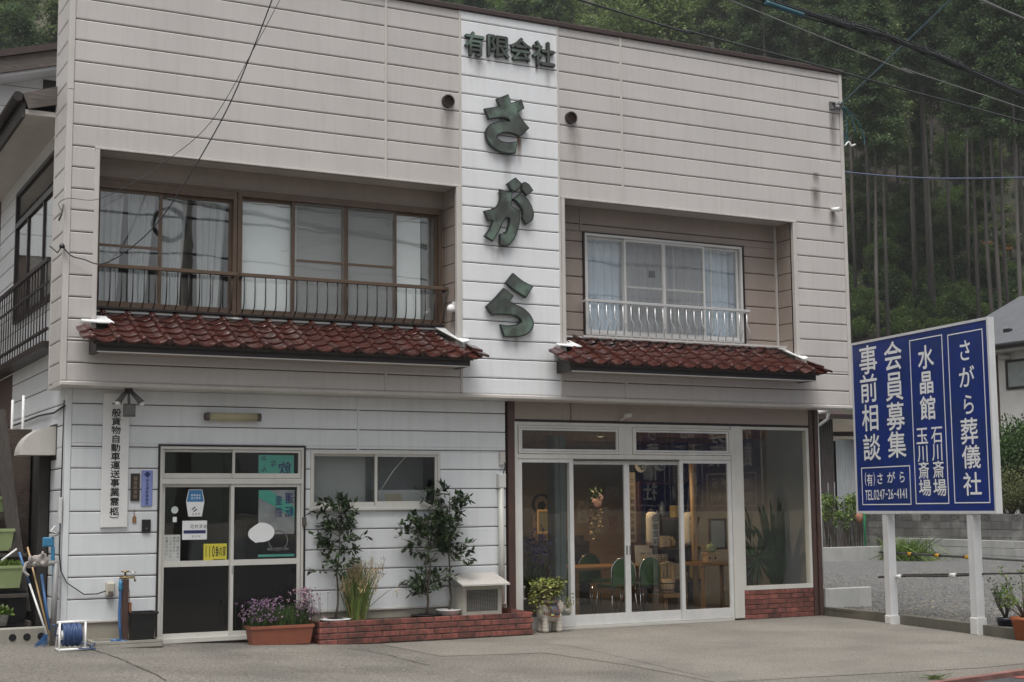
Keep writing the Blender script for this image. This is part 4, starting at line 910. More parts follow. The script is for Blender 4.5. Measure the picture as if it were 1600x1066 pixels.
for k in range(22): bk.tube([(x0+(x1-x0)*k/21, 2.1+.006*math.sin(k*3.1), z0), (x0+(x1-x0)*k/21, 2.1-.006*math.sin(k*3.1), z1)], .006, 5)
for k in range(13): bk.tube([(x0, 2.105, z0+(z1-z0)*k/12), (x1, 2.095, z0+(z1-z0)*k/12)], .006, 5)
T('wicker_panel', bk, pm('wicker', (.38, .32, .23), .7, .2, 20), 'woven wicker back behind the wooden pail', 'wicker')
# brochure rack
q = IX(1006, 868, 2.5); T('brochure_rack', MB().obox((q[0], 2.5, float(q[2])), (.16, 0, 0), (0, .01, .0), (.03, .06, .16)).box(q[0]-.10, q[0]-.02, 2.44, 2.46, float(q[2])-.03, float(q[2])+.05).box(q[0]+.02, q[0]+.10, 2.44, 2.46, float(q[2])-.03, float(q[2])+.05), board_pale, 'pale brochure rack behind the green chairs', 'rack')
# dark cabinet and framed picture at the far left, wall emblem, blue vase
q = IX(842, 860, 4.2); T('altar_cabinet', MB().cbox(q[0]-.5, q[0]+1.0, 4.2, 4.9, .03, 1.1, .02).cbox(q[0]-.46, q[0]-.0, 4.4, 4.9, 1.101, 1.9, .02), M['dark'], 'dark cabinet against the brown back wall', 'cabinet')
q = IX(852, 815, 4.3); pf = O('framed_picture', frame_rect(MB(), q[0]-.17, q[0]+.2, float(q[2])-.2, float(q[2])+.2, 4.28, 4.31, .03), M['palewood']); tag(pf, 'wood-framed dark picture over the cabinet', 'picture')
O('picture', MB().box(q[0]-.14, q[0]+.17, 4.295, 4.30, float(q[2])-.17, float(q[2])+.17), pm('olive_picture', (.10, .10, .05), .6, .3, 8), pf)
q = IX(846, 788, 5.4); em = T('crest', MB().disc_y(q[0]+.1, q[2], .19, 5.55, 5.59, 28, .15).disc_y(q[0]+.1, q[2]-.02, .08, 5.55, 5.59, 5), M['print_black'], 'large black round crest on the brown back wall', 'crest')
q = IX(882, 836, 2.6); T('blue_vase', MB().lathe([(.04, -.15), (.07, -.08), (.06, .05), (.03, .1), (.04, .14)], (q[0], 2.9, float(q[2]))), pm('blue_glaze', (.02, .12, .26), .25), 'blue glazed vase with flowers behind the steel column', 'vase')
# rose wreath on the wall
def leafmesh(n, fn, size, mbx=None, aspect=.45):
    """n leaves; fn(i)->(pos, dir)"""
    m = mbx or MB()
    for i in range(n):
        p, d = fn(i); p = np.array(p, float); d = np.array(d, float); d /= np.linalg.norm(d)+1e-9
        s = size*random.uniform(.7, 1.25); up = np.array([random.gauss(0, .5), random.gauss(0, .5), 1.]); sd = np.cross(d, up); sd /= np.linalg.norm(sd)+1e-9; nn = np.cross(sd, d)
        w_ = s*aspect*.5
        m.add([p, p+d*s*.45+sd*w_-nn*s*.03, p+d*s, p+d*s*.45-sd*w_-nn*s*.03, p+d*s*.5+nn*s*.06], [(0, 1, 4), (1, 2, 4), (2, 3, 4), (3, 0, 4)])
    return m
def rnd3(): 
    v = np.array([random.gauss(0, 1) for _ in range(3)]); return v/np.linalg.norm(v)
q = IX(931, 782, 3.2); wr = E('rose_spray', 'hanging spray of pink roses and green leaves in the shop', 'flowers', (q[0], 3.2, float(q[2])-.5)); zz = float(q[2])
O('leaves', leafmesh(60, lambda i: ((q[0]+random.gauss(0, .07), 3.2+random.gauss(0, .02), zz+.08+random.gauss(0, .06)), rnd3()), .09), M['leaf_dark'], wr)
m = MB()
for (dx, dz, r) in ((0, -.04, .09), (.06, .03, .06), (-.06, -.02, .05)):
    for k in range(4): m.ball((q[0]+dx, 3.15+k*.008, zz+dz), r*(1-.2*k), .02, r*(1-.2*k), 10, 6)
O('roses', m, pm('dusty_pink', (.20, .13, .14), .8, .3, 25), wr)
tag(O('trailing_blossom', leafmesh(160, lambda i: ((q[0]+random.gauss(0, .05), 3.2+random.gauss(0, .02), zz-.12-random.random()*.5), rnd3()), .06, aspect=.8), pm('cream_blossom', (.30, .26, .18), .8, .3, 20, isl=.4), wr), None, kind='stuff')
# purple flowering plant on the left
q = IX(835, 880, 1.4); pp = E('purple_flower_plant', 'tall purple flowering plant behind the left shop door', 'plant', (q[0], 1.4, .03)); zz = float(q[2])
O('pot', MB().lathe([(.10, 0), (.13, .22), (.14, .24), (.12, .24)], (q[0], 1.4, .03), 18), M['navy_pot'], pp)
O('stems', leafmesh(40, lambda i: ((q[0]+random.gauss(0, .05), 1.4+random.gauss(0, .05), .25+random.random()*.15), (random.gauss(0, .35), random.gauss(0, .35), 1)), .6, aspect=.07), M['leaf_mid'], pp)
O('flowers', leafmesh(260, lambda i: ((q[0]+random.gauss(0, .13), 1.4+random.gauss(0, .1), zz+.22+random.gauss(0, .16)), rnd3()), .06, aspect=.7), M['purple'], pp)
q = IX(812, 905, 1.2); T('white_pot_stack', MB().lathe([(.06, 0), (.075, .14), (.082, .14), (.082, .17), (.06, .17)], (q[0], 1.2, .40)).lathe([(.09, -.02), (.095, 0)], (q[0], 1.2, .40)), M['paint_white'], 'small white flower pot on a crate behind the shop door', 'pot')
T('crate', MB().cbox(q[0]-.2, q[0]+.25, 1.05, 1.4, .03, .378, .01), M['darkwood'], 'dark crate under the small white pot', 'crate')
# plants in the show window
q = IX(1215, 915, 1.1); sv = E('sword_leaf_plant', 'tall sword-leaved plant in the show window', 'plant', (q[0], 1.15, .03))
O('pot', MB().lathe([(.16, 0), (.22, .36), (.24, .40), (.20, .40)], (q[0], 1.15, .03), 20), M['terracotta'], sv)
m = MB()
def blade(m, base, tip, w_, bend=.1, n=7):
    base, tip = np.array(base, float), np.array(tip, float); d = tip-base; sd = np.cross(d, [random.uniform(-.3, .3), 1, 0]); sd /= np.linalg.norm(sd)+1e-9; vs = []
    for i in range(n+1):
        t = i/n; p = base+d*t+np.array([0, 0, bend*math.sin(math.pi*t)]); ww = w_*math.sin(math.pi*min(1, .12+t*.88))**.7*.5
        vs += [p-sd*ww, p+sd*ww]
    m.add(vs, [(2*i, 2*i+1, 2*i+3, 2*i+2) for i in range(n)], True)
for k in range(30):
    a_ = random.uniform(0, 6.28); l = random.uniform(.15, .66); h = random.uniform(.55, 1.5)
    blade(m, (q[0]+.05*math.cos(a_), 1.15+.05*math.sin(a_), .4), (q[0]+l*math.cos(a_)*.9, 1.15+abs(l*math.sin(a_))*.35-.1, .4+h), random.uniform(.08, .15), random.uniform(.05, .25))
O('leaves', m, M['leaf_dark'], sv)
q = IX(1185, 880, .95); fp = E('fan_palm', 'potted palm with a drooping fan of narrow leaves in the show window', 'plant', (q[0], 1.0, .03))
O('pot', MB().lathe([(.13, 0), (.18, .3), (.19, .33), (.16, .33)], (q[0], 1.0, .03), 20), M['navy_pot'], fp)
m = MB(); hub = np.array([q[0]-.02, .95, float(q[2])+.10])
m.tube([(q[0], 1.0, .3), (q[0]+.03, 1.0, .8), hub], .014, 6)
for k in range(26):
    t = math.pi*(k/25)*1.7-math.pi*.35-math.pi*.5; blade(m, hub, hub+np.array([.36*math.cos(t), random.uniform(-.1, .05), .36*math.sin(t)-.08]), .035, -.03, 4)
O('fronds', m, M['leaf_dark'], fp)
q = IX(1190, 800, 2.0); br = E('leafy_branch_plant', 'leafy green houseplant behind the show window', 'plant', (q[0], 2.0, .03))
O('pot', MB().lathe([(.15, 0), (.2, .3), (.21, .34), (.17, .34)], (q[0], 2.0, .03), 18), M['terracotta'], br)
m = MB()
for k in range(60):
    a_ = random.uniform(0, 6.28); blade(m, (q[0], 2.0, .36+random.random()*.4), (q[0]+random.uniform(.15, .5)*math.cos(a_), 2.0+.3*math.sin(a_), .8+random.random()*.9), .09, .1, 5)
O('leaves', m, M['leaf_mid'], br)
q = IX(1222, 682, 2.2); wf = E('wall_fan', 'white box fan unit high on the wall behind the show window', 'fan', (q[0], 2.2, float(q[2])))
O('case', MB().cbox(q[0]-.2, q[0]+.2, 2.2, 2.4, float(q[2])-.2, float(q[2])+.2, .02), M['paint_white'], wf)
O('fan_guard', MB().disc_y(q[0], q[2]+.02, .14, 2.19, 2.198, 24), pm('fan_dark', (.06, .10, .10), .5), wf)
O('fan_hub', MB().disc_y(q[0], q[2]+.04, .05, 2.183, 2.189, 16), M['palewood'], wf)
# ================================================================== ground
def sheet(name, poly, z, mat, zf=None):
    m = MB(); n = len(poly); m.add([(p[0], p[1], (zf(p[0]) if zf else 0)+z) for p in poly], [tuple(range(n))]); return S(name, m, mat)
CONC = pm('forecourt_concrete', (.165, .153, .134), .9, .16, .55, bump=.4, bs=60, col2=(.125, .117, .104), c2s=.8, c2t=.56, fine=.38, fs=42., spec=.3)
gm = MB(); G = 400
gm.add([(-G, -G, -.12), (G, -G, -.12), (G, G, -.12), (-G, G, -.12)], [(0, 1, 2, 3)])
S('ground', gm, pm('earth', (.13, .115, .09), .95, .2, .3, bump=.3, bs=10))
fcx = [-14, -8, -3, -.6, 0, .6, 1.2, 1.8, 2.4, 3, 3.6, 3.9, 4.2, 6, 8, 9.8, 10.78, 11.0, 11.46, 11.7]
fm = MB(); rows_ = [-6.62, -4.6, -3.1, -1.6, -.5, .2, .56, 3.0]
KX = lambda y: float(np.interp(y, [-6.62, -4.17, -3.12, -1.14, .46, 3], [10.35, 10.78, 10.97, 11.34, 11.46, 11.46]))
for y in rows_:
    for i, x in enumerate(fcx): xx = x if x < 9 else min(x, KX(y)+.02); fm.v.append((xx, y+(.16*(xx-7)*(y < -6) if y < -6 else 0)*1.0, gz(xx)))
n = len(fcx)
for j in range(len(rows_)-1):
    for i in range(n-1): fm.f.append((j*n+i, j*n+i+1, (j+1)*n+i+1, (j+1)*n+i)); fm.sm.append(True)
S('forecourt', fm, CONC)
# smoother apron strips with a saw-cut joint
AP = pm('apron_concrete', (.188, .175, .153), .85, .12, .9, bump=.25, bs=80, fine=.24, fs=48., col2=(.15, .141, .126), c2s=1.0, c2t=.6, spec=.3)
pts = [U(530, 1014, 'Z', .004), U(850, 1020, 'Z', .004), U(985, 1040, 'Z', .004), U(1120, 1066, 'Z', .004)]
poly = [(3.95, -.12), (3.95, float(pts[1][1])+.3), (float(pts[1][0]), float(pts[1][1])), (float(pts[2][0]), float(pts[2][1])), (float(pts[3][0]), float(pts[3][1])), (8.2, -6.0), (10.4, -5.8), (10.74, -4.17), (10.93, -3.12), (11.30, -1.14), (11.42, .38), (6.4, .38), (6.22, -.10)]
am = MB(); am.add([(p[0], p[1], gz(p[0])+.004) for p in poly], [tuple(range(len(poly)))]); S('apron', am, AP)
fo = bpy.data.objects['forecourt']; CRK = pm('crack_dirt', (.055, .048, .04), .95, .3, 10)
def ground_line(px, wdt, name='crack', mat=None, jit=.012):
    P = []
    for (a, b) in px:
        q = U(a, b, 'Z', 0.); q = U(a, b, 'Z', gz(float(q[0]))+.005); P.append(np.array(q[:2]))
    D = []
    for a, b in zip(P, P[1:]):
        n_ = max(2, int(np.linalg.norm(b-a)/.12)); D += [a+(b-a)*t for t in np.linspace(0, 1, n_, endpoint=False)]
    D.append(P[-1]); vs = []
    for i, p in enumerate(D):
        d = D[min(i+1, len(D)-1)]-D[max(i-1, 0)]; nn = np.array([-d[1], d[0]])/(np.linalg.norm(d)+1e-9); c = p+nn*random.gauss(0, jit); w_ = wdt*random.uniform(.5, 1.3)
        for s_ in (-1, 1): vs.append((*(c+nn*w_*s_), gz(float(c[0]))+.0052))
    O(name, MB().add(vs, [(2*i, 2*i+2, 2*i+3, 2*i+1) for i in range(len(D)-1)]), mat or CRK, fo)
ground_line(((136, 1014), (180, 1028), (215, 1042), (262, 1066)), .008)
ground_line(((548, 1014), (600, 1022), (668, 1040)), .007)
ground_line(((1010, 996), (1120, 1004), (1260, 1016)), .004, jit=.006)
ground_line(((700, 1000), (840, 1003), (905, 1012), (1010, 1036), (1110, 1060)), .006, jit=.004)
rd = MB(); rd.add([(-60, -60, -.03), (80, -60, -.03), (80, -2.0, -.03), (60, -6.0, -.03), (24, -5.6, -.03), (10.2, -6.10, -.03), (7.0, -6.72, -.03), (2, -7.7, -.03), (-60, -12, -.03)], [tuple(range(9))])
S('road', rd, pm('asphalt', (.055, .056, .058), .9, .2, 1.0, bump=.4, bs=80, fine=.35, fs=50.))
ln_ = MB(); ln_.add([(8.0, -6.70, -.024), (30, -5.75, -.024), (30, -5.63, -.024), (8.0, -6.56, -.024)], [(0, 1, 2, 3)]); S('red_road_line', ln_, pm('red_paving', (.26, .06, .045), .8, .3, 6))
ke = MB(); 
for (a, b) in (((2, -7.62), (7.0, -6.66)), ((7.0, -6.66), (10.35, -6.02)),): 
    d = np.array(b)-np.array(a); L_ = np.linalg.norm(d); d /= L_; nn = np.array([-d[1], d[0]])
    c = (np.array(a)+np.array(b))/2; ke.obox((c[0]+nn[0]*.05, c[1]+nn[1]*.05, -.05), (*(d*L_/2), 0), (*(nn*.05), 0), (0, 0, .055))
S('forecourt_edging', ke, pm('edging_red', (.20, .10, .085), .85, .3, 4))
# ---- kerb and gravel lot
GRV = pm('gravel', (.115, .114, .113), .95, .25, 5., bump=1., bs=45, fine=.5, fs=26.)
gl_ = MB(); gl_.add([(11.50, .9, .10), (11.38, -1.14, .10), (11.02, -3.12, .10), (10.5, -6.0, .10), (26.6, -4.0, .10), (26.6, 11, .12), (26.6, 30, .15), (11.5, 30, .12)], [tuple(range(8))])
S('gravel_lot', gl_, GRV)
kp = [(11.50, .95), (11.44, -.2), (11.36, -1.14), (11.0, -3.12), (10.80, -4.17), (10.45, -6.0)]
kb = MB()
for (a, b) in zip(kp, kp[1:]):
    a, b = np.array(a), np.array(b); d = b-a; L_ = np.linalg.norm(d); d /= L_; nn = np.array([-d[1], d[0]]); c = (a+b)/2
    kb.obox((c[0]+nn[0]*.07, c[1]+nn[1]*.07, .03), (*(d*(L_/2-.004)), 0), (*(nn*.065), 0), (0, 0, .10))
S('kerb', kb, pm('mossy_kerb', (.13, .122, .10), .9, .2, 2, bump=.3, streak=.5, dirt=(.06, .06, .045)))
# loose stones on the gravel that can be seen singly near the kerb (one uncountable mass)
st = MB()
for k in range(15000):
    t = random.random()**1.6; y = random.uniform(-5.5, 9); x = KX(min(y, 3))+.18+t*11
    r = random.uniform(.010, .028)*(1+.4*t); hgt = r*.7; z = .103; a_ = random.random()*6.28
    P = [(x+r*math.cos(a_+j*2.1)*random.uniform(.7, 1.2), y+r*math.sin(a_+j*2.1)*random.uniform(.7, 1.2), z) for j in range(3)]+[(x+random.uniform(-.3, .3)*r, y, z+hgt)]
    st.add(P, [(0, 1, 3), (1, 2, 3), (2, 0, 3)])
tag(O('gravel_stones', st, pm('gravel_stone', (.16, .158, .155), .9, .2, 8, isl=.6)), 'loose grey gravel stones over the empty lot', 'gravel', kind='stuff')

# ================================================================== blue roadside sign
SA_, SB_ = np.array([11.254, -1.35]), np.array([10.977, -3.242])
SD = (SB_-SA_)/np.linalg.norm(SB_-SA_)                # towards the street
SN = np.array([SD[1], -SD[0]])                        # towards the forecourt (front face)
rotz = math.atan2(SD[1], SD[0])
M['postgrey'] = pm('weathered_white', (.60, .605, .62), .5, .06, 3, streak=.3, dirt=(.38, .36, .33))
sg = E('roadside_sign', 'large blue sign board with white Japanese lettering on two white posts', 'sign', (SA_[0], SA_[1], 0), rotz)
# local frame: x along the board, -y the front (SN), z up
SO = SA_+SN*.07
def SG(px, py):
    d = (px-800)/F*RI-(py-533)/F*UP+FW; t = ((SO-CAM[:2])@SN)/(d[:2]@SN); q = CAM+t*d; return float((q[:2]-SO)@SD), float(q[2])
tl, tr_, br_, bl = SG(1330, 535), SG(1542, 502), SG(1556, 797), SG(1340, 803)
X0, X1 = (tl[0]+bl[0])/2, (tr_[0]+br_[0])/2; Z0, Z1 = (bl[1]+br_[1])/2, (tl[1]+tr_[1])/2
YF = -.07
O('sign_panel', MB().box(X0, X1, YF+.004, YF+.10, Z0, Z1), M['signblue'], sg, local=True)
O('sign_frame', frame_rect(MB(), X0-.02, X1+.02, Z0-.02, Z1+.02, YF-.004, YF+.09, .035), M['postgrey'], sg, local=True)
def sgrect(px0, py0, px1, py1):   # rectangle by two photo corners
    a, b = SG(px0, py0), SG(px1, py1); return a[0], b[0], b[1], a[1]
W1 = MB()
def outline(x0, x1, z0, z1, t=.014): frame_rect(W1, x0, x1, z0, z1, YF+.001, YF+.0035, t)
sx, sz = (X1-X0)/224., (Z1-Z0)/281.     # board cells measured off the photograph in its own frame
def BX(u): return X0+(X1-X0)*u
def BZ(v): return Z1-(Z1-Z0)*v
for (px, py), (qx, qy) in (((1478, 520), (1548, 786)), ((1420, 529), (1484, 787)), ((1345, 728), (1423, 789))): pass
def SGc(px, py):
    p = SG(px, py); return p[0], p[1]
bxs = {}
def corner_box(p1, p2, p3, p4):
    a, b, c, d = (SG(*p) for p in (p1, p2, p3, p4)); return (a[0]+d[0])/2, (b[0]+c[0])/2, (c[1]+d[1])/2, (a[1]+b[1])/2
k = 3.5525
def zz_(x, y): return (1200+x/k, 500+y/k)
b1 = corner_box(zz_(990, 80), zz_(1182, 52), zz_(1240, 1015), zz_(1040, 1020)); outline(*b1)
b2 = corner_box(zz_(780, 110), zz_(962, 85), zz_(1008, 1020), zz_(823, 1024)); outline(*b2)
b3 = corner_box(zz_(515, 822), zz_(786, 805), zz_(796, 1024), zz_(526, 1030)); outline(*b3)
def ch(c, x0, y0, x1, y1, bold=.018):
    p, q = SG(*zz_(x0, y0)), SG(*zz_(x1, y1)); w_, h = q[0]-p[0], p[1]-q[1]
    put(W1, c, (p[0]+q[0])/2, (p[1]+q[1])/2, w_*1.12, h*1.10, YF+.0008, bold)
for c, r in zip('さがら葬儀社', ((1055,115,1130,222),(1058,265,1145,370),(1075,415,1150,522),(1068,550,1165,685),(1078,700,1178,820),(1085,850,1185,972))): ch(c, *r)
for c, r in zip('水晶館', ((832,150,918,262),(838,290,920,402),(845,430,932,548))): ch(c, *r, bold=.03)
for c, r in zip('石川斎場', ((905,590,970,680),(910,685,972,778),(915,785,978,875),(918,885,990,975))): ch(c, *r)
for c, r in zip('玉川斎場', ((822,598,888,688),(830,695,890,785),(835,790,895,880),(838,888,905,975))): ch(c, *r)
for c, r in zip('会員募集', ((643,130,742,270),(652,295,750,440),(658,465,758,605),(665,625,766,760))): ch(c, *r)
for c, r in zip('事前相談', ((505,152,605,290),(510,312,607,450),(522,475,615,610),(528,640,624,775))): ch(c, *r)
ch('有', 548, 855, 582, 920); ch('(', 537, 850, 547, 918, .0); ch(')', 584, 850, 594, 918, .0)
for c, r in zip('さがら', ((602,850,640,912),(660,845,705,905),(725,840,762,903))): ch(c, *r)
for i, c in enumerate('TEL0247-26-4141'):
    x = 540+i*15.8; ch(c, x, 948-.75*i, x+13.5, 998-.75*i, .02) if c != '-' else ch(c, x+2, 948-.75*i, x+13.5, 998-.75*i, .02)
O('lettering', W1, M['print_white'], sg, local=True)
for i, (p, d0) in enumerate(((SA_, 0.), (SB_, float((SB_-SA_)@SD)))):
    po = O('post', MB().box(d0-.062, d0+.062, -.0655, .055, 0.005, Z0-.036), M['postgrey'], sg, local=True)
    O('post_foot', MB().cbox(d0-.078, d0+.078, -.08, .07, .001, .12+.10*i, .01), pm('foot_paint_%d' % i, (.62, .62, .61), .6, .1, 6, streak=.3), sg, local=True)
# pole barrier with yellow bands and lashed bamboo behind the sign posts
q1, q2 = U(1378, 864, 'X', 11.45), U(1600, 876, 'X', 11.2)
q1 = U(1375, 863, 'Y', -.9); q2 = U(1640, 878, 'Y', -4.6); v_ = np.array(q2)-np.array(q1)
bp = E('barrier_pole', 'horizontal dark pole with yellow and black bands tied behind the sign posts', 'barrier', tuple(q1))
O('pole', MB().tube([q1-.0*v_, q2+.3*v_], .018, 10), pm('grey_pole', (.10, .105, .10), .5), bp)
for px in (1438, 1488, 1541):
    t = (px-1375)/(1640-1375.); t = t*.87 if t < .4 else t*.90; c = q1+v_*t; dn = v_/np.linalg.norm(v_)
    O('band', MB().tube([c-dn*.075, c+dn*.075], .024, 10), M['black'], bp); O('yellow_band', MB().tube([c-dn*.048, c+dn*.048], .0255, 10), pm('yellow_band_%d' % px, (.62, .34, .03), .5), bp)
q1 = U(1373, 902, 'Y', -1.0); q2 = U(1600, 896, 'Y', -4.1); v_ = q2-q1
lb = MB(); lb.tube([q1+v_*t+np.array([0, 0, .008*math.sin(9*t)]) for t in np.linspace(0, .75, 8)], .015, 8); lb.tube([q1+v_*t+np.array([.02, 0, .03-.03*t]) for t in np.linspace(.15, 1.2, 8)], .012, 8)
bo = T('bamboo_pole', lb, M['darkwood'], 'brown bamboo poles lashed low between the sign posts', 'pole')
for t in (.16, .55): O('tie', MB().tube([q1+v_*(t-.02), q1+v_*(t+.02)], .03, 8), M['paint_white'], bo)

# ================================================================== far side of the lot
def blockwall(name, lab, A, B, z0, rows, bl, bh, th, mat, pierced=-1, cat='wall'):
    A, B = np.array(A, float), np.array(B, float); d = B-A; L_ = np.linalg.norm(d); d /= L_; ang = math.atan2(d[1], d[0])
    w_ = E(name, lab, cat, (A[0], A[1], z0), ang)
    O('mortar_core', MB().box(0, L_, .012, th-.012, 0, rows*bh-.006), M['mortar'] if mat is M['block'] else M['concrete'], w_, local=True)
    bm = MB().cbox(-bl/2+.004, bl/2-.004, 0, th, .003, bh-.004, .006).mesh('block'); bm.materials.append(mat)
    pmh = MB(); x_, z_ = bl/2-.004, bh-.004
    frame_rect(pmh, -x_, x_, .003, z_, 0, th, .035); pmh.obox((0, th/2, bh/2), (.13*bl/.4, 0, .05*bh/.2), (0, th/2-.002, 0), (-.012, 0, .028)).obox((0, th/2, bh/2), (.13*bl/.4, 0, -.05*bh/.2), (0, th/2-.004, 0), (.012, 0, .028)); pmh.box(-x_+.036, x_-.036, th*.75, th*.8, .04, z_-.037)
    pmm = pmh.mesh('pierced_block'); pmm.materials.append(mat)
    n = int(L_/bl)
    for r in range(rows):
        for i in range(n):
            pc = r == pierced and i % 3 == 1
            o = O('pierced_block' if pc else 'block', pmm if pc else bm, mat, w_, ((i+.5)*bl, random.uniform(-.004, .004), r*bh), local=True)
    return w_
# walls run roughly along Y at the far side; front (facing the lot) is -local y, so lay them from far to near
def far(px, py, X=26., z=None): return U(px, py, 'X', X)
fa, fb_ = far(1283, 872, 26.4), far(1640, 886, 25.6)
bw = blockwall('concrete_block_wall', 'old grey concrete block wall with pierced top course behind the lot', (26.75, 19.0), (25.9, 8.4), .15, 6, .40, .205, .15, M['block'], pierced=5)
b2w = blockwall('low_block_wall', 'low pale block retaining wall along the gravel lot', (26.35, 14.9), (25.55, 8.4), .10, 3, .42, .20, .14, M['newblock'])
T('garden_kerb', MB().cbox(20.5, 26.2, 14.0, 14.15, .08, .50, .01), M['newblock'], 'pale concrete kerb edging the vegetable bed', 'kerb')
bed = S('vegetable_bed', MB().box(20.4, 26.2, 14.16, 18.5, .1, .42), M['soil'])
q = U(1310, 945, 'Z', .02)
T('low_concrete_block', MB().cbox(11.50, 12.45, .40, .55, .02, .40, .01).cbox(11.485, 11.53, .34, .56, .02, .41, .01), M['newblock'], 'low concrete return wall beside the shop corner', 'wall')
# green garden pole and glove
q = U(1352, 850, 'X', 24.5); T('garden_pole', MB().tube([(24.5, float(q[1]), .3), (24.5, float(q[1]), 2.0)], .03, 8), pm('green_pole', (.02, .20, .09), .5), 'green garden pole in the vegetable bed', 'pole')
q = U(1345, 808, 'X', 24.5); T('work_glove', MB().ball((24.45, float(q[1]), float(q[2])), .10, .13, .16, 8, 6).tube([(24.45, float(q[1])-.05, float(q[2])+.1), (24.45, float(q[1])-.05, float(q[2])+.25)], .06, 6), pm('glove', (.34, .16, .10), .8), 'reddish work glove drying on the garden pole', 'glove')
# shed
shd = E('corrugated_shed', 'shed of pale and brown corrugated sheets beyond the lot', 'shed', (24, 15, 0))
def corr(x0, x1, y, z0, z1, p=.09, amp=.018):
    n = int((x1-x0)/p*4); vs = []
    for i in range(n+1):
        x = x0+(x1-x0)*i/n; o_ = amp*math.sin(i*math.pi/2)
        vs += [(x, y+o_, z0), (x, y+o_, z1)]
    return MB().add(vs, [(2*i, 2*i+2, 2*i+3, 2*i+1) for i in range(n)])
p0 = U(1283, 800, 'Y', 19.); p1 = U(1306, 800, 'Y', 19.); p2 = U(1345, 800, 'Y', 19.)
O('brown_sheet', corr(float(p0[0])-3, float(p1[0]), 19.0, .1, 4.4), pm('brown_corrugated', (.10, .085, .08), .6, .2, 3, streak=.4), shd)
O('white_sheet', corr(float(p1[0]), float(p2[0])+1.6, 18.9, .1, 3.75), pm('white_corrugated', (.42, .45, .47), .5, .06, 2, streak=.3), shd)
O('shed_body', MB().box(float(p0[0])-3, float(p2[0])+1.6, 19.1, 23, .1, 3.7), M['dark'], shd)
rz = 4.75
O('shed_roof', MB().prism_ax([(18.2, 4.35), (23.5, 5.6), (23.5, 5.75), (18.2, 4.5)], float(p0[0])-4, float(p1[0])+.3, 'X').prism_ax([(18.3, 3.85), (23.5, 4.1), (23.5, 4.2), (18.3, 3.97)], float(p1[0])+.32, float(p2[0])+2, 'X'), M['coping'], shd)
O('shed_gutter', MB().tube([U(1268, 647, 'Y', 18.), U(1350, 628, 'Y', 18.)], .07, 8), M['silver'], shd)
O('gutter_pipe', MB().tube([U(1296, 640, 'Y', 18.), U(1293, 655, 'Y', 18.2), U(1275, 668, 'Y', 18.3)], .05, 8), M['silver'], shd)
# white house at the right edge
HX = 34.
def HP(px, py): return U(px, py, 'X', HX)
c0 = HP(1561, 600); yc = float(c0[1]); zt = float(HP(1565, 520)[2])
hs_ = E('white_house', 'white plastered house with grey roof behind the block wall', 'house', (HX+4, yc-4, 0))
O('wall', MB().box(HX, HX+8, yc-9, yc, 0, zt-.6), pm('white_render', (.78, .77, .73), .85, .05, 2), hs_)
O('brown_corner', MB().box(HX+.02, HX+8, yc+.01, yc+1.6, 0, zt-.6), pm('brown_cladding', (.09, .055, .045), .7, .2, 4), hs_)
e0, e1 = HP(1550, 552), HP(1600, 532)
ze = float(e0[2])*.5+float(e1[2])*.5-.1
O('roof', MB().prism([(HX-.8, ze), (HX+4, ze+2.3), (HX+8.8, ze), (HX+8.8, ze+.12), (HX+4, ze+2.45), (HX-.8, ze+.14)], yc-10, yc+2.6), pm('grey_shingle', (.10, .105, .115), .8, .15, 3, bump=.3), hs_)
O('gutter', MB().tube([(HX-.85, yc+2.6, ze+.03), (HX-.85, yc-10, ze+.03)], .09, 8), M['black'], hs_)
O('eave', MB().box(HX-.75, HX, yc-9.9, yc+2.5, ze-.12, ze-.03), M['silver'], hs_)
for k in range(7): O('snow_guard', MB().cbox(HX+.2, HX+.35, yc+1.2-k*1.6, yc+1.5-k*1.6, ze+.55, ze+.75, .03), M['black'], hs_)
wq0, wq1 = HP(1572, 566), HP(1600, 607)
def xframe(mb, y0, y1, z0, z1, x, f, d=.06): return mb.box(x-d, x+.01, y0, y1, z0, z0+f).box(x-d, x+.01, y0, y1, z1-f, z1).box(x-d, x+.01, y0, y0+f, z0+f, z1-f).box(x-d, x+.01, y1-f, y1, z0+f, z1-f)
hw = O('window', xframe(MB(), float(wq0[1])-2.0, float(wq0[1]), float(wq1[2]), float(wq0[2])+.05, HX, .08).box(HX-.05, HX, float(wq0[1])-1.05, float(wq0[1])-.97, float(wq1[2])+.08, float(wq0[2])-.03), M['dkbronze'], hs_)
O('pane', MB().box(HX-.03, HX-.02, float(wq0[1])-1.92, float(wq0[1])-.08, float(wq1[2])+.08, float(wq0[2])-.03), pm('frosted_pane', (.34, .38, .36), .3), hw)
O('vent_hood', MB().lathe([(.22, 0), (.2, .1), (.0, .22)], (HX-.12, float(HP(1577, 560)[1])+.1, float(HP(1577, 562)[2]))), M['silver'], hs_)
# ================================================================== brick planter and what stands in it
PX0, PX1, PY = 3.17, 6.17, -.06
pl = O('brick_planter', MB().box(PX0+.012, PX1-.012, PY+.012, .37, -.02, .275), M['mortar']); tag(pl, 'low red brick planter along the white shop wall', 'planter')
rows_b = 4; zb0 = .045
for r in range(rows_b):
    z = zb0+r*.074; x = PX0-(.11 if r % 2 else 0)
    while x < PX1:
        a, b = max(x, PX0), min(x+.225, PX1)
        if b-a > .04: brick(pl, (a+b)/2, PY, z, b-a, .062, .06)
        x += .238
    for j in range(2):
        for xx, s_ in ((PX0, -1), (PX1, 1)):
            o = brick(pl, xx, PY+.07+.11+j*.215-.02, z, .19, .064, .05, math.pi/2 if s_ > 0 else -math.pi/2)
O('coping_slope', MB().prism([(5.85, .277), (PX1+.0, .277), (PX1, .30), (5.85, .36)], PY+.02, .36), M['brick'], pl)
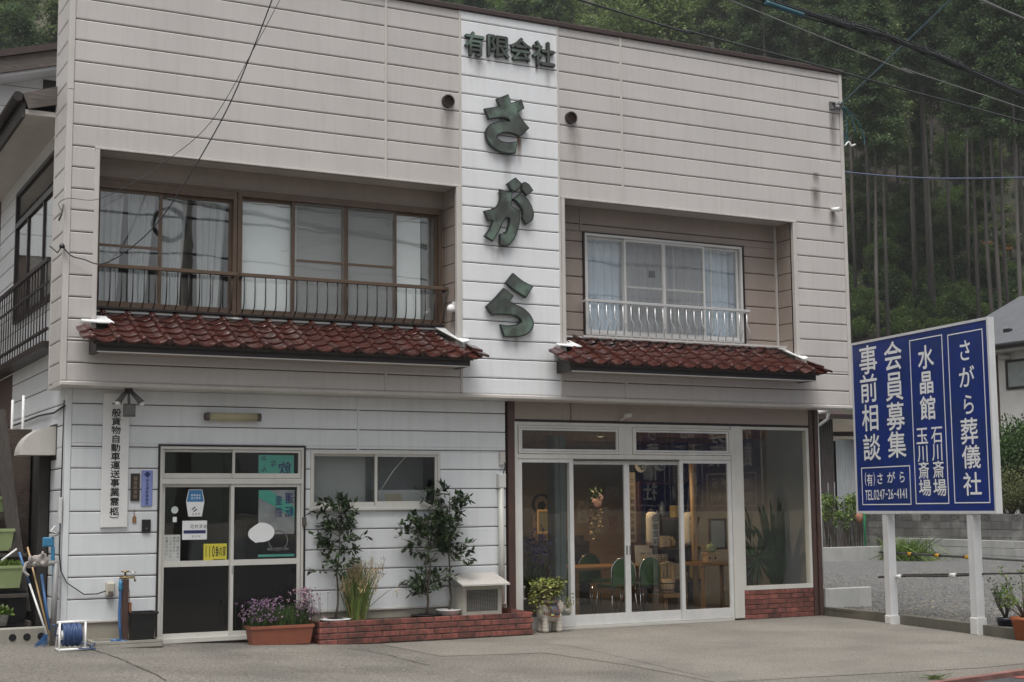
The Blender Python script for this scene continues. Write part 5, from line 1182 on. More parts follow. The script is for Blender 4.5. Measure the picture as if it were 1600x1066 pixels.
O('soil', MB().box(PX0+.07, 5.84, PY+.07, .36, .276, .285), M['soil'], pl)
def wander(base, top, r0, r1, n=7, j=.02):
    base, top = np.array(base, float), np.array(top, float)
    P = [base+(top-base)*i/n+np.array([random.gauss(0, j), random.gauss(0, j), 0])*(0 < i < n) for i in range(n+1)]
    return P, list(np.linspace(r0, r1, n+1))
def shrub(name, lab, base, h, crown, nleaf, size, pot, potmat, mat, stems=1, zlo=.3, lean=0.):
    b = np.array(base, float); e = E(name, lab, 'plant', base)
    O('pot', pot, potmat, e, base)
    O('soil', MB().lathe([(.02, 0), (crown*0+.11, .004)], (base[0], base[1], base[2]+.07)), M['soil'], e)
    tr_ = MB(); anchors = []
    for s_ in range(stems):
        top = b+np.array([random.gauss(0, .05)+lean, random.gauss(0, .03), h*random.uniform(.88, 1.)])
        P, R = wander(b+np.array([random.gauss(0, .02*(stems > 1)), 0, .05]), top, .016, .004, 8, .015); tr_.tube(P, R, 6)
        for k in range(int(24*h)):
            t = random.uniform(zlo, .98); p = np.array(P[int(t*8)])*(1-(t*8 % 1))+np.array(P[min(8, int(t*8)+1)])*(t*8 % 1)
            a_ = random.uniform(0, 6.28); l = crown*random.uniform(.35, 1.)*(1.12-.55*abs(t-.55))
            q = p+np.array([l*math.cos(a_), l*math.sin(a_)*.75, random.uniform(.02, .16)]); tr_.tube([p, (p+q)/2+np.array([0, 0, -.01]), q], [.005, .004, .002], 4, cap=False)
            anchors.append((p, q))
    O('stem', tr_, M['bark'], e)
    def fn(i):
        p, q = random.choice(anchors); t = random.uniform(.3, 1.05); c = p+(q-p)*t+rnd3()*.03
        d = (q-p)/np.linalg.norm(q-p)*.6+rnd3()*.8+np.array([0, 0, -.15]); return c, d
    O('leaves', leafmesh(nleaf, fn, size, aspect=.52), mat, e)
    return e
def round_pot(r, h, sx=1., sy=1.): return MB().lathe([(r*.78, 0), (r, h-.015), (r*1.07, h-.012), (r*1.07, h), (r*.95, h), (r*.9, h-.02)], (0, 0, 0), 22, sx=sx, sy=sy)
q = U(455, 968, 'Y', .14); shrub('potted_shrub', 'slender dark-leaved shrub in a flat white tray left of the grass', (float(U(524, 968, v=.14)[0]), .14, .26), 1.60, .38, 520, .098, MB().lathe([(.15, 0), (.17, .05), (.185, .055), (.165, .06)], (0, 0, 0), 20, sx=1.15), M['paint_white'], M['leaf_dark'], 1, .36)
x2 = float(U(668, 962, v=.12)[0]); shrub('potted_shrub', 'bushy dark-leaved shrub in a black tray beside the air conditioner', (x2, .16, .26), 1.42, .40, 640, .094, MB().lathe([(.15, 0), (.17, .05), (.18, .055), (.16, .06)], (0, 0, 0), 20, sx=1.2), M['black'], M['leaf_dark'], 2, .18)
x3 = float(U(706, 958, v=.06)[0]); shrub('potted_shrub', 'tall dark-leaved shrub in a round white pot beside the air conditioner', (x3, .15, .275), 1.74, .40, 720, .094, round_pot(.165, .10), M['paint_white'], M['leaf_dark'], 1, .40)
# feather grass clump
gx = float(U(558, 960, v=.16)[0]); gs = E('feather_grass', 'clump of green feather grass with pale plumes in the planter', 'grass', (gx, .16, .28))
m = MB(); m2 = MB()
for k in range(240):
    a_ = random.uniform(0, 6.28); s_ = abs(random.gauss(0, .16)); h = random.uniform(.42, .78)
    b0 = np.array([gx+.10*random.uniform(-1, 1), .17+.07*random.uniform(-1, 1), .28]); tp = b0+np.array([s_*math.cos(a_)*1.1+.02, s_*math.sin(a_)*.6-.02, h])
    blade(m, b0, tp, .010, .05*random.random(), 4)
    if k % 3 == 0:
        for j in range(16): leafmesh(1, lambda i: (tp+np.array([0, 0, -.16])*random.random()+rnd3()*.02, np.array([random.gauss(0, .4), random.gauss(0, .3), .6])), .06, m2, .12)
O('blades', m, M['grassy'], gs); O('plumes', m2, M['plume'], gs)
# dry brown blades at its foot
m = MB()
for k in range(70): blade(m, (gx+.09*random.uniform(-1, 1), .15+.05*random.uniform(-1, 1), .28), (gx+random.gauss(0, .09), .12, .28+random.uniform(.2, .45)), .009, .02, 3)
O('dry_blades', m, pm('dry_grass', (.22, .15, .06), .8, .2, 8, isl=.4), gs)
# air conditioner outdoor unit with a sheet-metal roof
ax0, ax1 = float(U(722, 960, v=.0)[0]), float(U(783, 960, v=.0)[0]); z0, z1 = .285, .735
ac = E('air_conditioner', 'old beige outdoor air conditioner unit under a white metal roof', 'air conditioner', ((ax0+ax1)/2, .1, z0)); ay0, ay1 = -.02, .33
O('case', frame_rect(MB(), ax0, ax1, z0, z1-.06, ay0, ay1, .055).box(ax0+.056, ax1-.056, ay0+.06, ay1-.01, z0+.05, z1-.11), pm('aged_beige_case', (.36, .345, .30), .5, .08, 4, streak=.3), ac)
gr = MB()
for k in range(18): gr.box(ax0+.058, ax1-.058, ay0+.008, ay0+.016, z0+.062+k*.0165, z0+.068+k*.0165)
for k in range(18): gr.box(ax0+.06+k*(ax1-ax0-.12)/17-.003, ax0+.06+k*(ax1-ax0-.12)/17+.003, ay0+.004, ay0+.0075, z0+.058, z1-.118)
O('grille', gr, pm('grille_grey', (.20, .19, .175), .6), ac)
O('fan_dark', MB().box(ax0+.057, ax1-.057, ay0+.03, ay0+.058, z0+.056, z1-.116), M['black'], ac)
O('metal_roof', MB().prism_ax([(ay0-.10, z1-.055), (ay1+.0, z1+.075), (ay1+.0, z1+.09), (ay0-.11, z1-.04), (ay0-.11, z1-.06)], ax0-.06, ax1+.07, 'X'), pm('roof_paint', (.47, .45, .42), .45, .06, 3, streak=.25, dirt=(.35, .25, .18)), ac)
for xx in (ax0+.03, ax1-.09): O('foot', MB().box(xx, xx+.06, ay0+.02, ay1-.02, z0-.01, z0), M['trim'], ac)
# long terracotta flower trough
c = U(436, 1008, 'Z', gz(2.8)); fx0, fx1 = float(U(388, 985, v=.02)[0]), float(U(487, 985, v=.02)[0]); fy = .08; fz = gz(2.8)
tr2 = E('flower_trough', 'long terracotta trough of mauve flowers beside the office door', 'planter', ((fx0+fx1)/2, fy, fz))
def trough(x0, x1, y0, y1, z0, z1, t=.03):
    m = MB(); a = [(x0+t, y0+t), (x1-t, y0+t), (x1-t, y1-t), (x0+t, y1-t)]; b = [(x0, y0), (x1, y0), (x1, y1), (x0, y1)]
    r = [(x0-.012, y0-.012), (x1+.012, y0-.012), (x1+.012, y1+.012), (x0-.012, y1+.012)]; i_ = [(x0+.012, y0+.012), (x1-.012, y0+.012), (x1-.012, y1-.012), (x0+.012, y1-.012)]
    lv = [[(p[0], p[1], z0) for p in a], [(p[0], p[1], z1-.035) for p in b], [(p[0], p[1], z1-.034) for p in r], [(p[0], p[1], z1) for p in r], [(p[0], p[1], z1) for p in i_], [(p[0], p[1], z1-.03) for p in i_]]
    vs = sum(lv, []); fs = [(3, 2, 1, 0)]+[(L*4+j, L*4+(j+1) % 4, L*4+4+(j+1) % 4, L*4+4+j) for L in range(5) for j in range(4)]+[(20, 21, 22, 23)]
    return m.add(vs, fs)
O('trough', trough(fx0+.02, fx1, fy-.12, fy+.12, fz+.005, fz+.24), M['terracotta'], tr2)
m, m2, m3 = MB(), MB(), MB()
for k in range(520):
    bx_ = random.uniform(fx0+.05, fx1-.04); by = fy+random.uniform(-.09, .09); h = random.uniform(.10, .30); tp = (bx_+random.gauss(0, .035), by+random.gauss(0, .03), fz+.22+h)
    blade(m, (bx_, by, fz+.2), tp, .009, .01, 3)
for k in range(420):
    s_ = random.random(); bx_ = random.gauss(fx0+.20, .13) if s_ < .5 else random.gauss(fx1-.06, .09); by = fy+random.uniform(-.12, .10); hz = fz+.24+random.uniform(.06, .36)*(1.2 if s_ > .5 else .9)
    tgt = m2 if (s_ < .5 or random.random() < .3) else m3
    leafmesh(5, lambda i: (np.array([bx_, by, hz])+rnd3()*.015, rnd3()), .024, tgt, .8)
    if k % 3 == 0: m.tube([(bx_, by, fz+.2), (bx_, by, hz)], .002, 3, cap=False)
O('foliage', m, M['leaf_mid'], tr2); tag(O('mauve_flowers', m2, M['lavender'], tr2), None, kind='stuff'); tag(O('pink_flowers', m3, M['pinkfl'], tr2), None, kind='stuff')

# ceramic elephant plant stand with variegated plant
ex, ey = float(U(862, 980, 'Y', .12)[0]), .14
el = E('elephant_stand', 'white ceramic elephant plant stand with a patterned saddle cloth', 'plant stand', (ex, ey, .005))
CER = pm('ivory_ceramic', (.50, .46, .40), .3, .12, 8, streak=.15)
def meta(parts, name, mat, res=.02):   # one continuous surface: joined balls remeshed
    m = MB()
    for (c, r) in parts: m.ball(c, *r, 14, 10)
    me = m.mesh(name); me.materials.append(mat); return me
body = [((ex-.02, ey, .26), (.17, .12, .125)), ((ex-.12, ey, .27), (.09, .105, .115)), ((ex+.13, ey, .34), (.085, .08, .09)), ((ex+.19, ey, .33), (.05, .04, .05))]
for dx in (-.12, .09):
    for dy in (-.062, .062):
        for k in range(5): body.append(((ex+dx, ey+dy, .04+k*.045), (.052-.002*k, .05-.002*k, .045)))
tk = [(.22, .31), (.25, .275), (.285, .27), (.305, .30), (.30, .34), (.275, .375), (.24, .385)]
for i in range(len(tk)-1):
    for t in (0, .5): body.append(((ex+tk[i][0]*(1-t)+tk[i+1][0]*t, ey, tk[i][1]*(1-t)+tk[i+1][1]*t), (.034-.003*i,)*3))
eb = O('body', meta(body, 'body', CER), CER, el); rm = eb.modifiers.new('join', 'REMESH'); rm.mode = 'VOXEL'; rm.voxel_size = .009; rm.use_smooth_shade = True; sm_ = eb.modifiers.new('soft', 'SMOOTH'); sm_.iterations = 6
for s_ in (-1, 1):
    O('ear', MB().ball((ex+.10, ey+s_*.085, .345), .055, .018, .075, 12, 8), CER, el)
    O('tusk', MB().tube([(ex+.215, ey+s_*.03, .30), (ex+.245, ey+s_*.035, .285), (ex+.265, ey+s_*.035, .30)], [.010, .008, .003], 6), M['paint_white'], el)
    O('eye', MB().ball((ex+.165, ey+s_*.074, .375), .010, .008, .010, 8, 6), M['black'], el)
cl = MB(); n = 14
for i in range(n+1):
    t = -1.75+3.5*i/n
    for xx in (ex-.075, ex+.055): cl.v.append((xx, ey+.128*math.sin(t), .262+.133*math.cos(t)))
cl.f += [(2*i, 2*i+1, 2*i+3, 2*i+2) for i in range(n)]; cl.sm += [True]*n
sdl = O('saddle_cloth', cl, pm('grey_blue_cloth', (.13, .15, .18), .5, .3, 40), el); sd = sdl.modifiers.new('thick', 'SOLIDIFY'); sd.thickness = .006; sd.offset = 1
tb_ = MB()
for xx in (ex-.078, ex+.058):
    tb_.tube([(xx, ey+.134*math.sin(t), .262+.139*math.cos(t)) for t in np.linspace(-1.75, 1.75, 16)], .008, 6)
tb_.box(ex-.07, ex+.05, ey-.146, ey-.137, .215, .235); tb_.disc_y(ex-.01, .30, .02, ey-.142, ey-.128, 8)
O('cloth_border', tb_, pm('rust_glaze', (.25, .10, .06), .4, .3, 30), el)
for k in range(3): O('drop_ornament', MB().ball((ex-.16+k*.035, ey-.105-.004*k, .27-.01*k), .010, .006, .022, 8, 6), pm('rust_drop%d' % k, (.25, .07, .05), .4), el)
O('seat_ring', MB().lathe([(.075, .385), (.10, .40), (.10, .43), (.08, .44)], (ex-.02, ey, 0), 22), pm('ring_glaze', (.30, .24, .18), .5, .2, 10), el)
vp = E('variegated_plant', 'trailing yellow-green variegated plant in a pot on the ceramic elephant', 'plant', (ex-.03, ey, .44))
O('pot', MB().lathe([(.07, .44), (.115, .60), (.125, .60), (.125, .625), (.105, .625), (.10, .60)], (ex-.03, ey, .003), 22), pm('brown_pot', (.20, .14, .10), .6), vp)
def vf(i):
    if i % 3 == 0: p = np.array([ex-.03+random.gauss(0, .10), ey+random.gauss(0, .08), .66+abs(random.gauss(0, .035))])
    else:
        a_ = random.uniform(0, 6.28); t = random.random(); r = .13+.05*math.sin(3*t); p = np.array([ex-.05+r*math.cos(a_)*1.15-.03*t, ey+r*math.sin(a_), .66-t*t*.30*(1.3 if math.cos(a_) < .1 else .55)])
    return p+rnd3()*.02, np.array([random.gauss(0, .7), random.gauss(0, .7), -.25])
O('leaves', leafmesh(900, vf, .056, aspect=.6), M['leaf_varieg'], vp)
tag(O('side_sprig', leafmesh(60, lambda i: (np.array([ex+.25+random.gauss(0, .05), ey-.03+random.gauss(0, .03), .40+random.gauss(0, .05)]), rnd3()), .045, aspect=.6), M['leaf_varieg'], vp), None, kind='stuff')

# ================================================================== tap corner
zg = gz(.9)
dp0, dp1 = U(142, 1010, 'Z', .20), U(258, 1008, 'Z', .20)
dpn = T('drain_pan', MB().cbox(.42, 1.20, -.18, .30, zg+.0, zg+.055, .01).add([], []), M['concrete'], 'low concrete drain pan under the water tap', 'drain pan')
rim = MB().box(.42, 1.20, -.18, -.15, zg+.056, zg+.085).box(.42, 1.20, .27, .30, zg+.056, zg+.085).box(.42, .45, -.149, .269, zg+.056, zg+.085).box(1.17, 1.20, -.149, .269, zg+.056, zg+.085)
O('pan_rim', rim, M['concrete'], dpn)
tx = float(U(194, 985, v=.12)[0]); tz0 = zg+.056; ztap = float(U(194, 905, v=.12)[2])
tp = E('water_tap', 'brown standpipe with brass double tap and blue hose', 'tap', (tx, .12, tz0))
O('standpipe', MB().cbox(tx-.035, tx+.04, .09, .16, tz0, ztap, .006), M['brownpost'], tp)
BR = pm('brass', (.35, .28, .16), .3, .1, metal=.7)
O('tap_body', MB().tube([(tx, .12, ztap), (tx, .12, ztap+.05)], .016, 10).tube([(tx-.07, .11, ztap+.015), (tx+.10, .11, ztap+.02), (tx+.115, .11, ztap-.03)], .014, 8).lathe([(.012, .05), (.012, .075), (.05, .08), (.05, .095), (.01, .10)], (tx, .12, ztap)), BR, tp)
O('handle', MB().tube([(tx+.09, .11, ztap+.02), (tx+.09, .11, ztap+.078)], .008, 6).tube([(tx+.06, .11, ztap+.075), (tx+.12, .11, ztap+.075)], .007, 6), M['steel'], tp)
O('blue_hose', MB().tube([(tx-.06, .09, ztap-.0), (tx-.06, .085, ztap-.12), (tx-.07, .08, ztap-.4), (tx-.065, .07, tz0+.2), (tx-.05, .05, tz0+.03)], .017, 10), M['blue_plastic'], tp)
O('hose_coupling', MB().lathe([(.022, -.14), (.026, -.10), (.022, -.05), (.024, -.02)], (tx-.06, .088, ztap)), M['sky_plastic'], tp)
T('scrub_brush', MB().cbox(tx+.045, tx+.075, .09, .13, ztap-.42, ztap-.27, .006).tube([(tx+.055, .11, ztap-.27), (tx+.05, .11, ztap-.15), (tx+.03, .12, ztap-.05)], .004, 5), pm('red_brown_brush', (.22, .08, .035), .6), 'reddish brush hanging from the standpipe', 'brush')
bxc = float(U(220, 985, v=.15)[0]); bt = MB(); zb_ = zg+.056
def taper_box(cx, cy, z0, z1, a0, b0, a1, b1): 
    return MB().add([(cx-a0, cy-b0, z0), (cx+a0, cy-b0, z0), (cx+a0, cy+b0, z0), (cx-a0, cy+b0, z0), (cx-a1, cy-b1, z1), (cx+a1, cy-b1, z1), (cx+a1, cy+b1, z1), (cx-a1, cy+b1, z1)], [(0, 3, 2, 1), (0, 1, 5, 4), (1, 2, 6, 5), (2, 3, 7, 6), (3, 0, 4, 7)])
bn_ = O('waste_bin', taper_box(bxc, .12, zb_, zb_+.31, .115, .10, .15, .13), M['black']); tag(bn_, 'tapered black plastic bin on the drain pan', 'bin')
zr_ = zb_+.311; O('rim', MB().box(bxc-.165, bxc+.165, -.025, -.005, zr_, zr_+.025).box(bxc-.165, bxc+.165, .245, .265, zr_, zr_+.025).box(bxc-.165, bxc-.145, -.004, .244, zr_, zr_+.025).box(bxc+.145, bxc+.165, -.004, .244, zr_, zr_+.025), M['black'], bn_)
O('inner_bottom', MB().box(bxc-.11, bxc+.11, .03, .21, zb_+.02, zb_+.03), M['black'], bn_)
T('hose_nozzle', MB().tube([(.62, -.08, zg+.085), (.72, -.10, zg+.085)], .022, 8).tube([(.72, -.10, zg+.085), (.80, -.11, zg+.08)], .012, 8), M['blue_plastic'], 'blue hose nozzle lying on the drain pan', 'nozzle')
# hose reel
rx, ry = float(U(108, 1015, 'Z', .15)[0]), -.38; rzg = gz(0.1)
hr = E('hose_reel', 'white hose reel wound with blue hose', 'hose reel', (rx, ry, rzg))
fr_ = MB()
for xx in (-.20, .17):
    fr_.tube([(rx+xx, ry-.12, rzg+.02), (rx+xx+.02, ry-.02, rzg+.34)], .016, 8).tube([(rx+xx, ry+.14, rzg+.02), (rx+xx+.02, ry+.0, rzg+.34)], .016, 8).tube([(rx+xx, ry-.14, rzg+.02), (rx+xx, ry+.16, rzg+.02)], .016, 8)
fr_.tube([(rx-.22, ry, rzg+.345), (rx+.22, ry, rzg+.345)], .018, 8).tube([(rx-.2, ry-.13, rzg+.02), (rx+.19, ry-.13, rzg+.02)], .016, 8)
O('frame', fr_, M['paint_white'], hr)
O('drum', MB().tube([(rx-.16, ry, rzg+.19), (rx+.14, ry, rzg+.19)], .06, 14), M['paint_white'], hr)
hz = MB(); P = []
for lay, R_ in enumerate((.085, .11, .13)):
    for k in range(13*14):
        t = k/14.; x = (rx-.14+t*.0205) if lay % 2 == 0 else (rx+.125-t*.0205); R2 = R_+.008*math.sin(t*1.7+lay); P.append((x, ry+R2*math.cos(2*math.pi*t), rzg+.19+R2*math.sin(2*math.pi*t)))
O('wound_hose', hz.tube(P, .0105, 6), M['blue_hose'], hr)
O('loose_hose', MB().tube([(rx+.1, ry-.1, rzg+.10), (rx+.25, ry-.08, rzg+.05), (.42, -.25, zg+.02), (.52, -.12, zg+.09)], .0105, 7).tube([(rx+.05, ry-.13, rzg+.03), (rx+.3, ry-.2, rzg+.02), (.45, -.24, zg+.03)], .009, 6), M['blue_hose'], hr)
O('crank', MB().tube([(rx-.2, ry, rzg+.19), (rx-.24, ry-.02, rzg+.19), (rx-.24, ry-.05, rzg+.32), (rx-.30, ry-.05, rzg+.32)], .011, 7), M['blue_hose'], hr)
hr.scale = (.76, .8, .9)
# grey pipe stand with gloves, shovel, poles
px_, py_ = float(U(86, 900, v=.30)[0]), .30
ps = E('pipe_stand', 'grey pipe stand with a side arm at the shop corner', 'stand', (px_, py_, gz(px_)))
za = float(U(86, 880, v=.30)[2])
O('upright', MB().tube([(px_-.01, py_, gz(px_)), (px_+.01, py_, za)], .035, 12), pm('grey_pipe', (.22, .22, .22), .5, .1, 8, streak=.3), ps)
O('arm', MB().tube([(px_+.03, py_, za+.0), (px_-.32, py_, za-.0)], .03, 10).tube([(px_-.26, py_, za), (px_-.22, py_, za)], .042, 10), pm('silver_pipe', (.32, .31, .29), .45, .15, 10), ps)
gv = MB()
for k in range(26): gv.ball((px_-.30+.20*random.random(), py_-.01+random.gauss(0, .02), za+.03+random.gauss(0, .03)), random.uniform(.015, .04), random.uniform(.02, .04), random.uniform(.02, .055), 8, 6)
gv.tube([(px_-.33, py_-.03, za+.02), (px_-.36, py_-.04, za-.08), (px_-.30, py_-.05, za-.14)], .02, 8)
rgo = T('rag', gv, pm('dirty_rag', (.34, .31, .29), .9, .25, 20, bump=.6), 'crumpled grey rag over the pipe stand arm', 'rag'); rm = rgo.modifiers.new('join', 'REMESH'); rm.mode = 'VOXEL'; rm.voxel_size = .012; rm.use_smooth_shade = True
# blue shovel leaning upside down behind the stand
sx0 = float(U(78, 900, v=.42)[0])
sv2 = E('plastic_shovel', 'sky-blue plastic shovel hung upside down beside the pipe stand', 'shovel', (sx0, .42, .6))
za2 = float(U(76, 853, v=.42)[2])
O('blade', MB().cbox(sx0-.10, sx0+.03, .36, .40, za2-.01, za2+.10, .012).cbox(sx0+.0, sx0+.04, .362, .40, za2-.20, za2-.011, .01), M['sky_plastic'], sv2)
O('handle', MB().tube([(sx0+.03, .385, za2-.15), (sx0+.04, .39, za2-.75)], .018, 8), M['sky_plastic'], sv2)
def pole(name, p, q_, r, mat, lab, cat='pole'): return T(name, MB().tube([p, q_], r, 8), mat, lab, cat)
def PT(x, y, v): return U(x, y, v=v)
pb = E('mop', 'blue and white mop handle leaning at the shop corner', 'mop', tuple(PT(75, 995, .15)))
O('grip', MB().tube([PT(30, 863, .45), PT(46, 912, .37)], .014, 8), M['blue_plastic'], pb); O('shaft', MB().tube([PT(46, 912, .37), PT(75, 997, .15)], .012, 8), M['paint_white'], pb)
pole('bamboo_stick', PT(43, 855, .5), PT(77, 995, .15), .010, M['palewood'], 'thin bamboo stick leaning beside the mop', 'stick')
pole('blue_rod', PT(65, 898, .42), PT(77, 985, .2), .016, M['blue_plastic'], 'short blue rod leaning behind the pipe stand', 'rod')
bh = MB(); c0 = PT(72, 1000, .1)
for k in range(60): blade(bh, c0+np.array([random.gauss(0, .015), random.gauss(0, .012), .06]), c0+np.array([random.uniform(-.16, .02), random.uniform(-.05, .05), -.08]), .006, .0, 2)
T('broom_head', bh, M['blue_plastic'], 'blue bristle broom head resting on the ground', 'broom')

# ================================================================== side passage at the left
hq = U(82, 668, 'X', .14)
hd = MB(); n = 12; y0, y1 = .95, 1.35; hz1, hz0 = float(hq[2]), float(U(82, 712, 'X', .14)[2])
pr = [(.14, hz0), (.14, hz1)]+[(.14-.42*math.sin(t), hz0+(hz1-hz0)*math.cos(t)) for t in [math.pi/2*k/n for k in range(1, n+1)]]
hd.prism(pr, y0, y1)
hc = T('vent_hood', hd, pm('hood_enamel', (.52, .50, .46), .4, .05, 3, streak=.2), 'cream quarter-round vent hood on the side wall', 'vent hood')
O('dark_backing', MB().box(.1405, .146, y0-.03, y1+.03, hz0-.06, hz1+.03), M['dkbronze'], hc)
RG = pm('rough_brown_render', (.09, .066, .056), .95, .25, 6, bump=1., bs=40)
T('rendered_pillar', MB().cbox(-.37, -.01, 1.75, 2.3, .15, 2.72, .01), RG, 'rough brown rendered pillar in the side passage', 'pillar')
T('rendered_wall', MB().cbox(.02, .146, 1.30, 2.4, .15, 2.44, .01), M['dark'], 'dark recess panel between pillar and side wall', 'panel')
a, b = PT(12, 655, 1.35), PT(30, 830, 1.3)
T('leaning_plank', MB().add([tuple(PT(-14, 640, 1.4)), tuple(PT(8, 640, 1.4)), tuple(PT(48, 955, 1.15)), tuple(PT(26, 955, 1.15)), tuple(PT(-14, 640, 1.46)), tuple(PT(8, 640, 1.46)), tuple(PT(48, 955, 1.21)), tuple(PT(26, 955, 1.21))], [(0, 3, 2, 1), (4, 5, 6, 7), (0, 1, 5, 4), (1, 2, 6, 5), (2, 3, 7, 6), (3, 0, 4, 7)]), M['darkwood'], 'dark plank stringer slanting down the side passage', 'plank')
# stepped shelf with green troughs
ss = E('step_shelf', 'dark stepped shelf holding green troughs in the side passage', 'shelf', (-.6, 1.2, .16))
for zz2, yy2 in ((float(PT(20, 800, 1.5)[2]), 1.5), (float(PT(20, 862, 1.3)[2]), 1.3), (float(PT(20, 925, 1.1)[2]), 1.1), (float(PT(20, 978, 1.0)[2]), 1.0)):
    O('shelf_board', MB().box(-1.4, -.12, yy2-.14, yy2+.14, zz2-.06, zz2-.02), M['darkwood'], ss)
O('riser', MB().box(-1.4, -.11, .99, 1.02, .16, .36).box(-1.4, -.115, 1.15, 1.18, .36, .75), M['black'], ss)
O('upright', MB().box(-.14, -.10, .88, 1.7, .16, .40).box(-1.42, -1.38, .88, 1.7, .16, 1.5), M['darkwood'], ss)
def gtrough(px0, px1, py0, py1, Y, lab, plant=True):
    a, b = PT(px1, py0, Y), PT(px1, py1, Y); x1 = float(a[0])
    e = E('green_trough', lab, 'planter', (x1-.3, Y, float(b[2])))
    O('trough', trough(x1-.62, x1, Y-.10, Y+.10, float(b[2]), float(a[2])), M['green_plastic'], e)
    if plant: O('seedlings', leafmesh(420, lambda i: ((random.uniform(x1-.58, x1-.02), Y+random.uniform(-.08, .08), float(a[2])+random.uniform(-.02, .04)), (random.gauss(0, .6), random.gauss(0, .6), 1)), .04, aspect=.7), M['leaf_light'], e)
gtrough(0, 9, 776, 800, 1.5, 'empty green trough on the top step of the shelf', False)
gtrough(0, 20, 826, 860, 1.3, 'empty green trough on the second step of the shelf', False)
gtrough(0, 34, 883, 918, 1.1, 'green trough of young seedlings on the stepped shelf')
cp = PT(2, 970, .9); cpe = E('cabbage_pot', 'grey pot with a bright green leafy plant at the shelf foot', 'plant', (float(cp[0]), .9, float(PT(2, 978, .9)[2])))
zc_ = float(PT(2, 978, .9)[2]); O('pot', MB().lathe([(.06, 0), (.085, .13), (.09, .13), (.075, .13)], (float(cp[0]), .9, zc_), 16), M['newblock'], cpe)
O('leaves', leafmesh(80, lambda i: ((float(cp[0])+random.gauss(0, .03), .9+random.gauss(0, .03), zc_+.15), rnd3()+np.array([0, 0, .6])), .10, aspect=.8), M['leaf_light'], cpe)
T('light_tube', MB().tube([PT(2, 876, 1.0), PT(26, 858, 1.05)], .012, 8), M['paint_white'], 'thin white rod lying over the seedling trough', 'rod')
hb = MB(); hb.cbox(-.66, .05, .55, .75, gz(0), gz(0)+.19, .008)
hbk = T('hollow_block', hb, M['concrete'], 'concrete block with three round holes at the passage foot', 'block')
O('holes', MB().disc_y(-.20, gz(0)+.09, .042, .545, .5495).disc_y(-.36, gz(0)+.09, .042, .545, .5495).disc_y(-.04, gz(0)+.09, .042, .545, .5495), M['black'], hbk)
T('kerb_stone', MB().cbox(-1.2, -.68, .42, .75, gz(-.5)-.01, gz(-.5)+.12, .02), M['concrete'], 'mossy kerb stone at the passage foot', 'kerb stone')
S('passage_floor', MB().box(-3, .15, .78, 8, .05, .17), M['concrete'])
# side window and its balcony
swd = O('side_window', MB().box(.10, .146, SWIN[0], SWIN[1], SWIN[2], SWIN[2]+.06).box(.10, .146, SWIN[0], SWIN[1], SWIN[3]-.06, SWIN[3]).box(.10, .146, SWIN[0], SWIN[0]+.06, SWIN[2]+.06, SWIN[3]-.06).box(.10, .146, SWIN[1]-.06, SWIN[1], SWIN[2]+.06, SWIN[3]-.06).box(.10, .146, SWIN[0]+.06, SWIN[1]-.06, 5.72, 5.80).box(.11, .14, 2.05, 2.11, SWIN[2]+.06, 5.72).box(.11, .14, 3.25, 3.31, SWIN[2]+.06, 5.72), M['dkbronze'], shop)
O('side_panes', MB().box(.130, .134, SWIN[0]+.05, SWIN[1]-.05, SWIN[2]+.05, SWIN[3]-.05), M['glass'], swd)
O('side_blind', MB().box(.140, .144, SWIN[0]+.07, 3.2, 4.41, 5.70), pm('grey_blind', (.30, .30, .30), .8), swd)
O('side_dark', MB().box(.141, .145, SWIN[0]+.07, SWIN[1]-.07, 5.81, 6.18).box(.141, .145, 3.32, SWIN[1]-.07, 4.41, 5.71), M['dark'], swd)
bal = O('side_railing', MB().box(-.05, -.005, .80, 7.5, 4.72, 4.77).box(-.04, -.015, .80, 7.5, 4.45, 4.475).box(-.04, -.015, .80, 7.5, 3.88, 3.91).box(-.08, .146, .80, 7.5, 3.66, 3.74), M['dkbronze'], shop); bal['label'] = 'dark balcony railing on the side wall'
bm_ = MB().box(-.007, .007, -.007, .007, 0, .98).mesh('baluster'); bm_.materials.append(M['dkbronze'])
for k in range(32): O('baluster', bm_, M['dkbronze'], bal, (-.028, .90+k*.205, 3.742))
for (px, pt, pb_) in ((20, 625, 735), (37, 618, 726)):
    t_ = U(px, pt, 'X', -.1); b_ = U(px, pb_, 'X', -.1); T('laundry_pole', MB().tube([t_, (t_[0], t_[1], float(b_[2])-.0)], .018, 8), M['paint_white'], 'white laundry pole standing under the side balcony', 'pole', 'laundry poles under the balcony')
T('side_conduit', MB().tube([U(0, 672, 'X', .12), U(30, 662, 'X', .12), U(60, 650, 'X', .12), U(85, 645, 'X', .12), U(101, 634, 'X', .12)], .012, 6), M['black'], 'black cable looping along the side wall', 'cable')
T('corner_cable', MB().tube([(.125, .42, 3.0), (.12, .41, 2.4), (.115, .40, 1.7), (.11, .39, 1.2), (.13, .37, 1.0)], .008, 6).tube([(.13, .37, 1.0), (.2, .36, .86), (.4, .37, .72), (.55, .37, .72), (.68, .36, .76)], .007, 6), M['black'], 'black cable running down the shop corner to the socket', 'cable')
T('cable_bundle', MB().cbox(.085, .125, .36, .44, 1.55, 1.85, .006).tube([(.06, .40, 1.52), (.0, .38, 1.46), (.08, .36, 1.44), (.02, .36, 1.40), (.1, .38, 1.42)], .012, 6), M['silver'], 'white junction strip with knotted cable on the shop corner', 'junction')
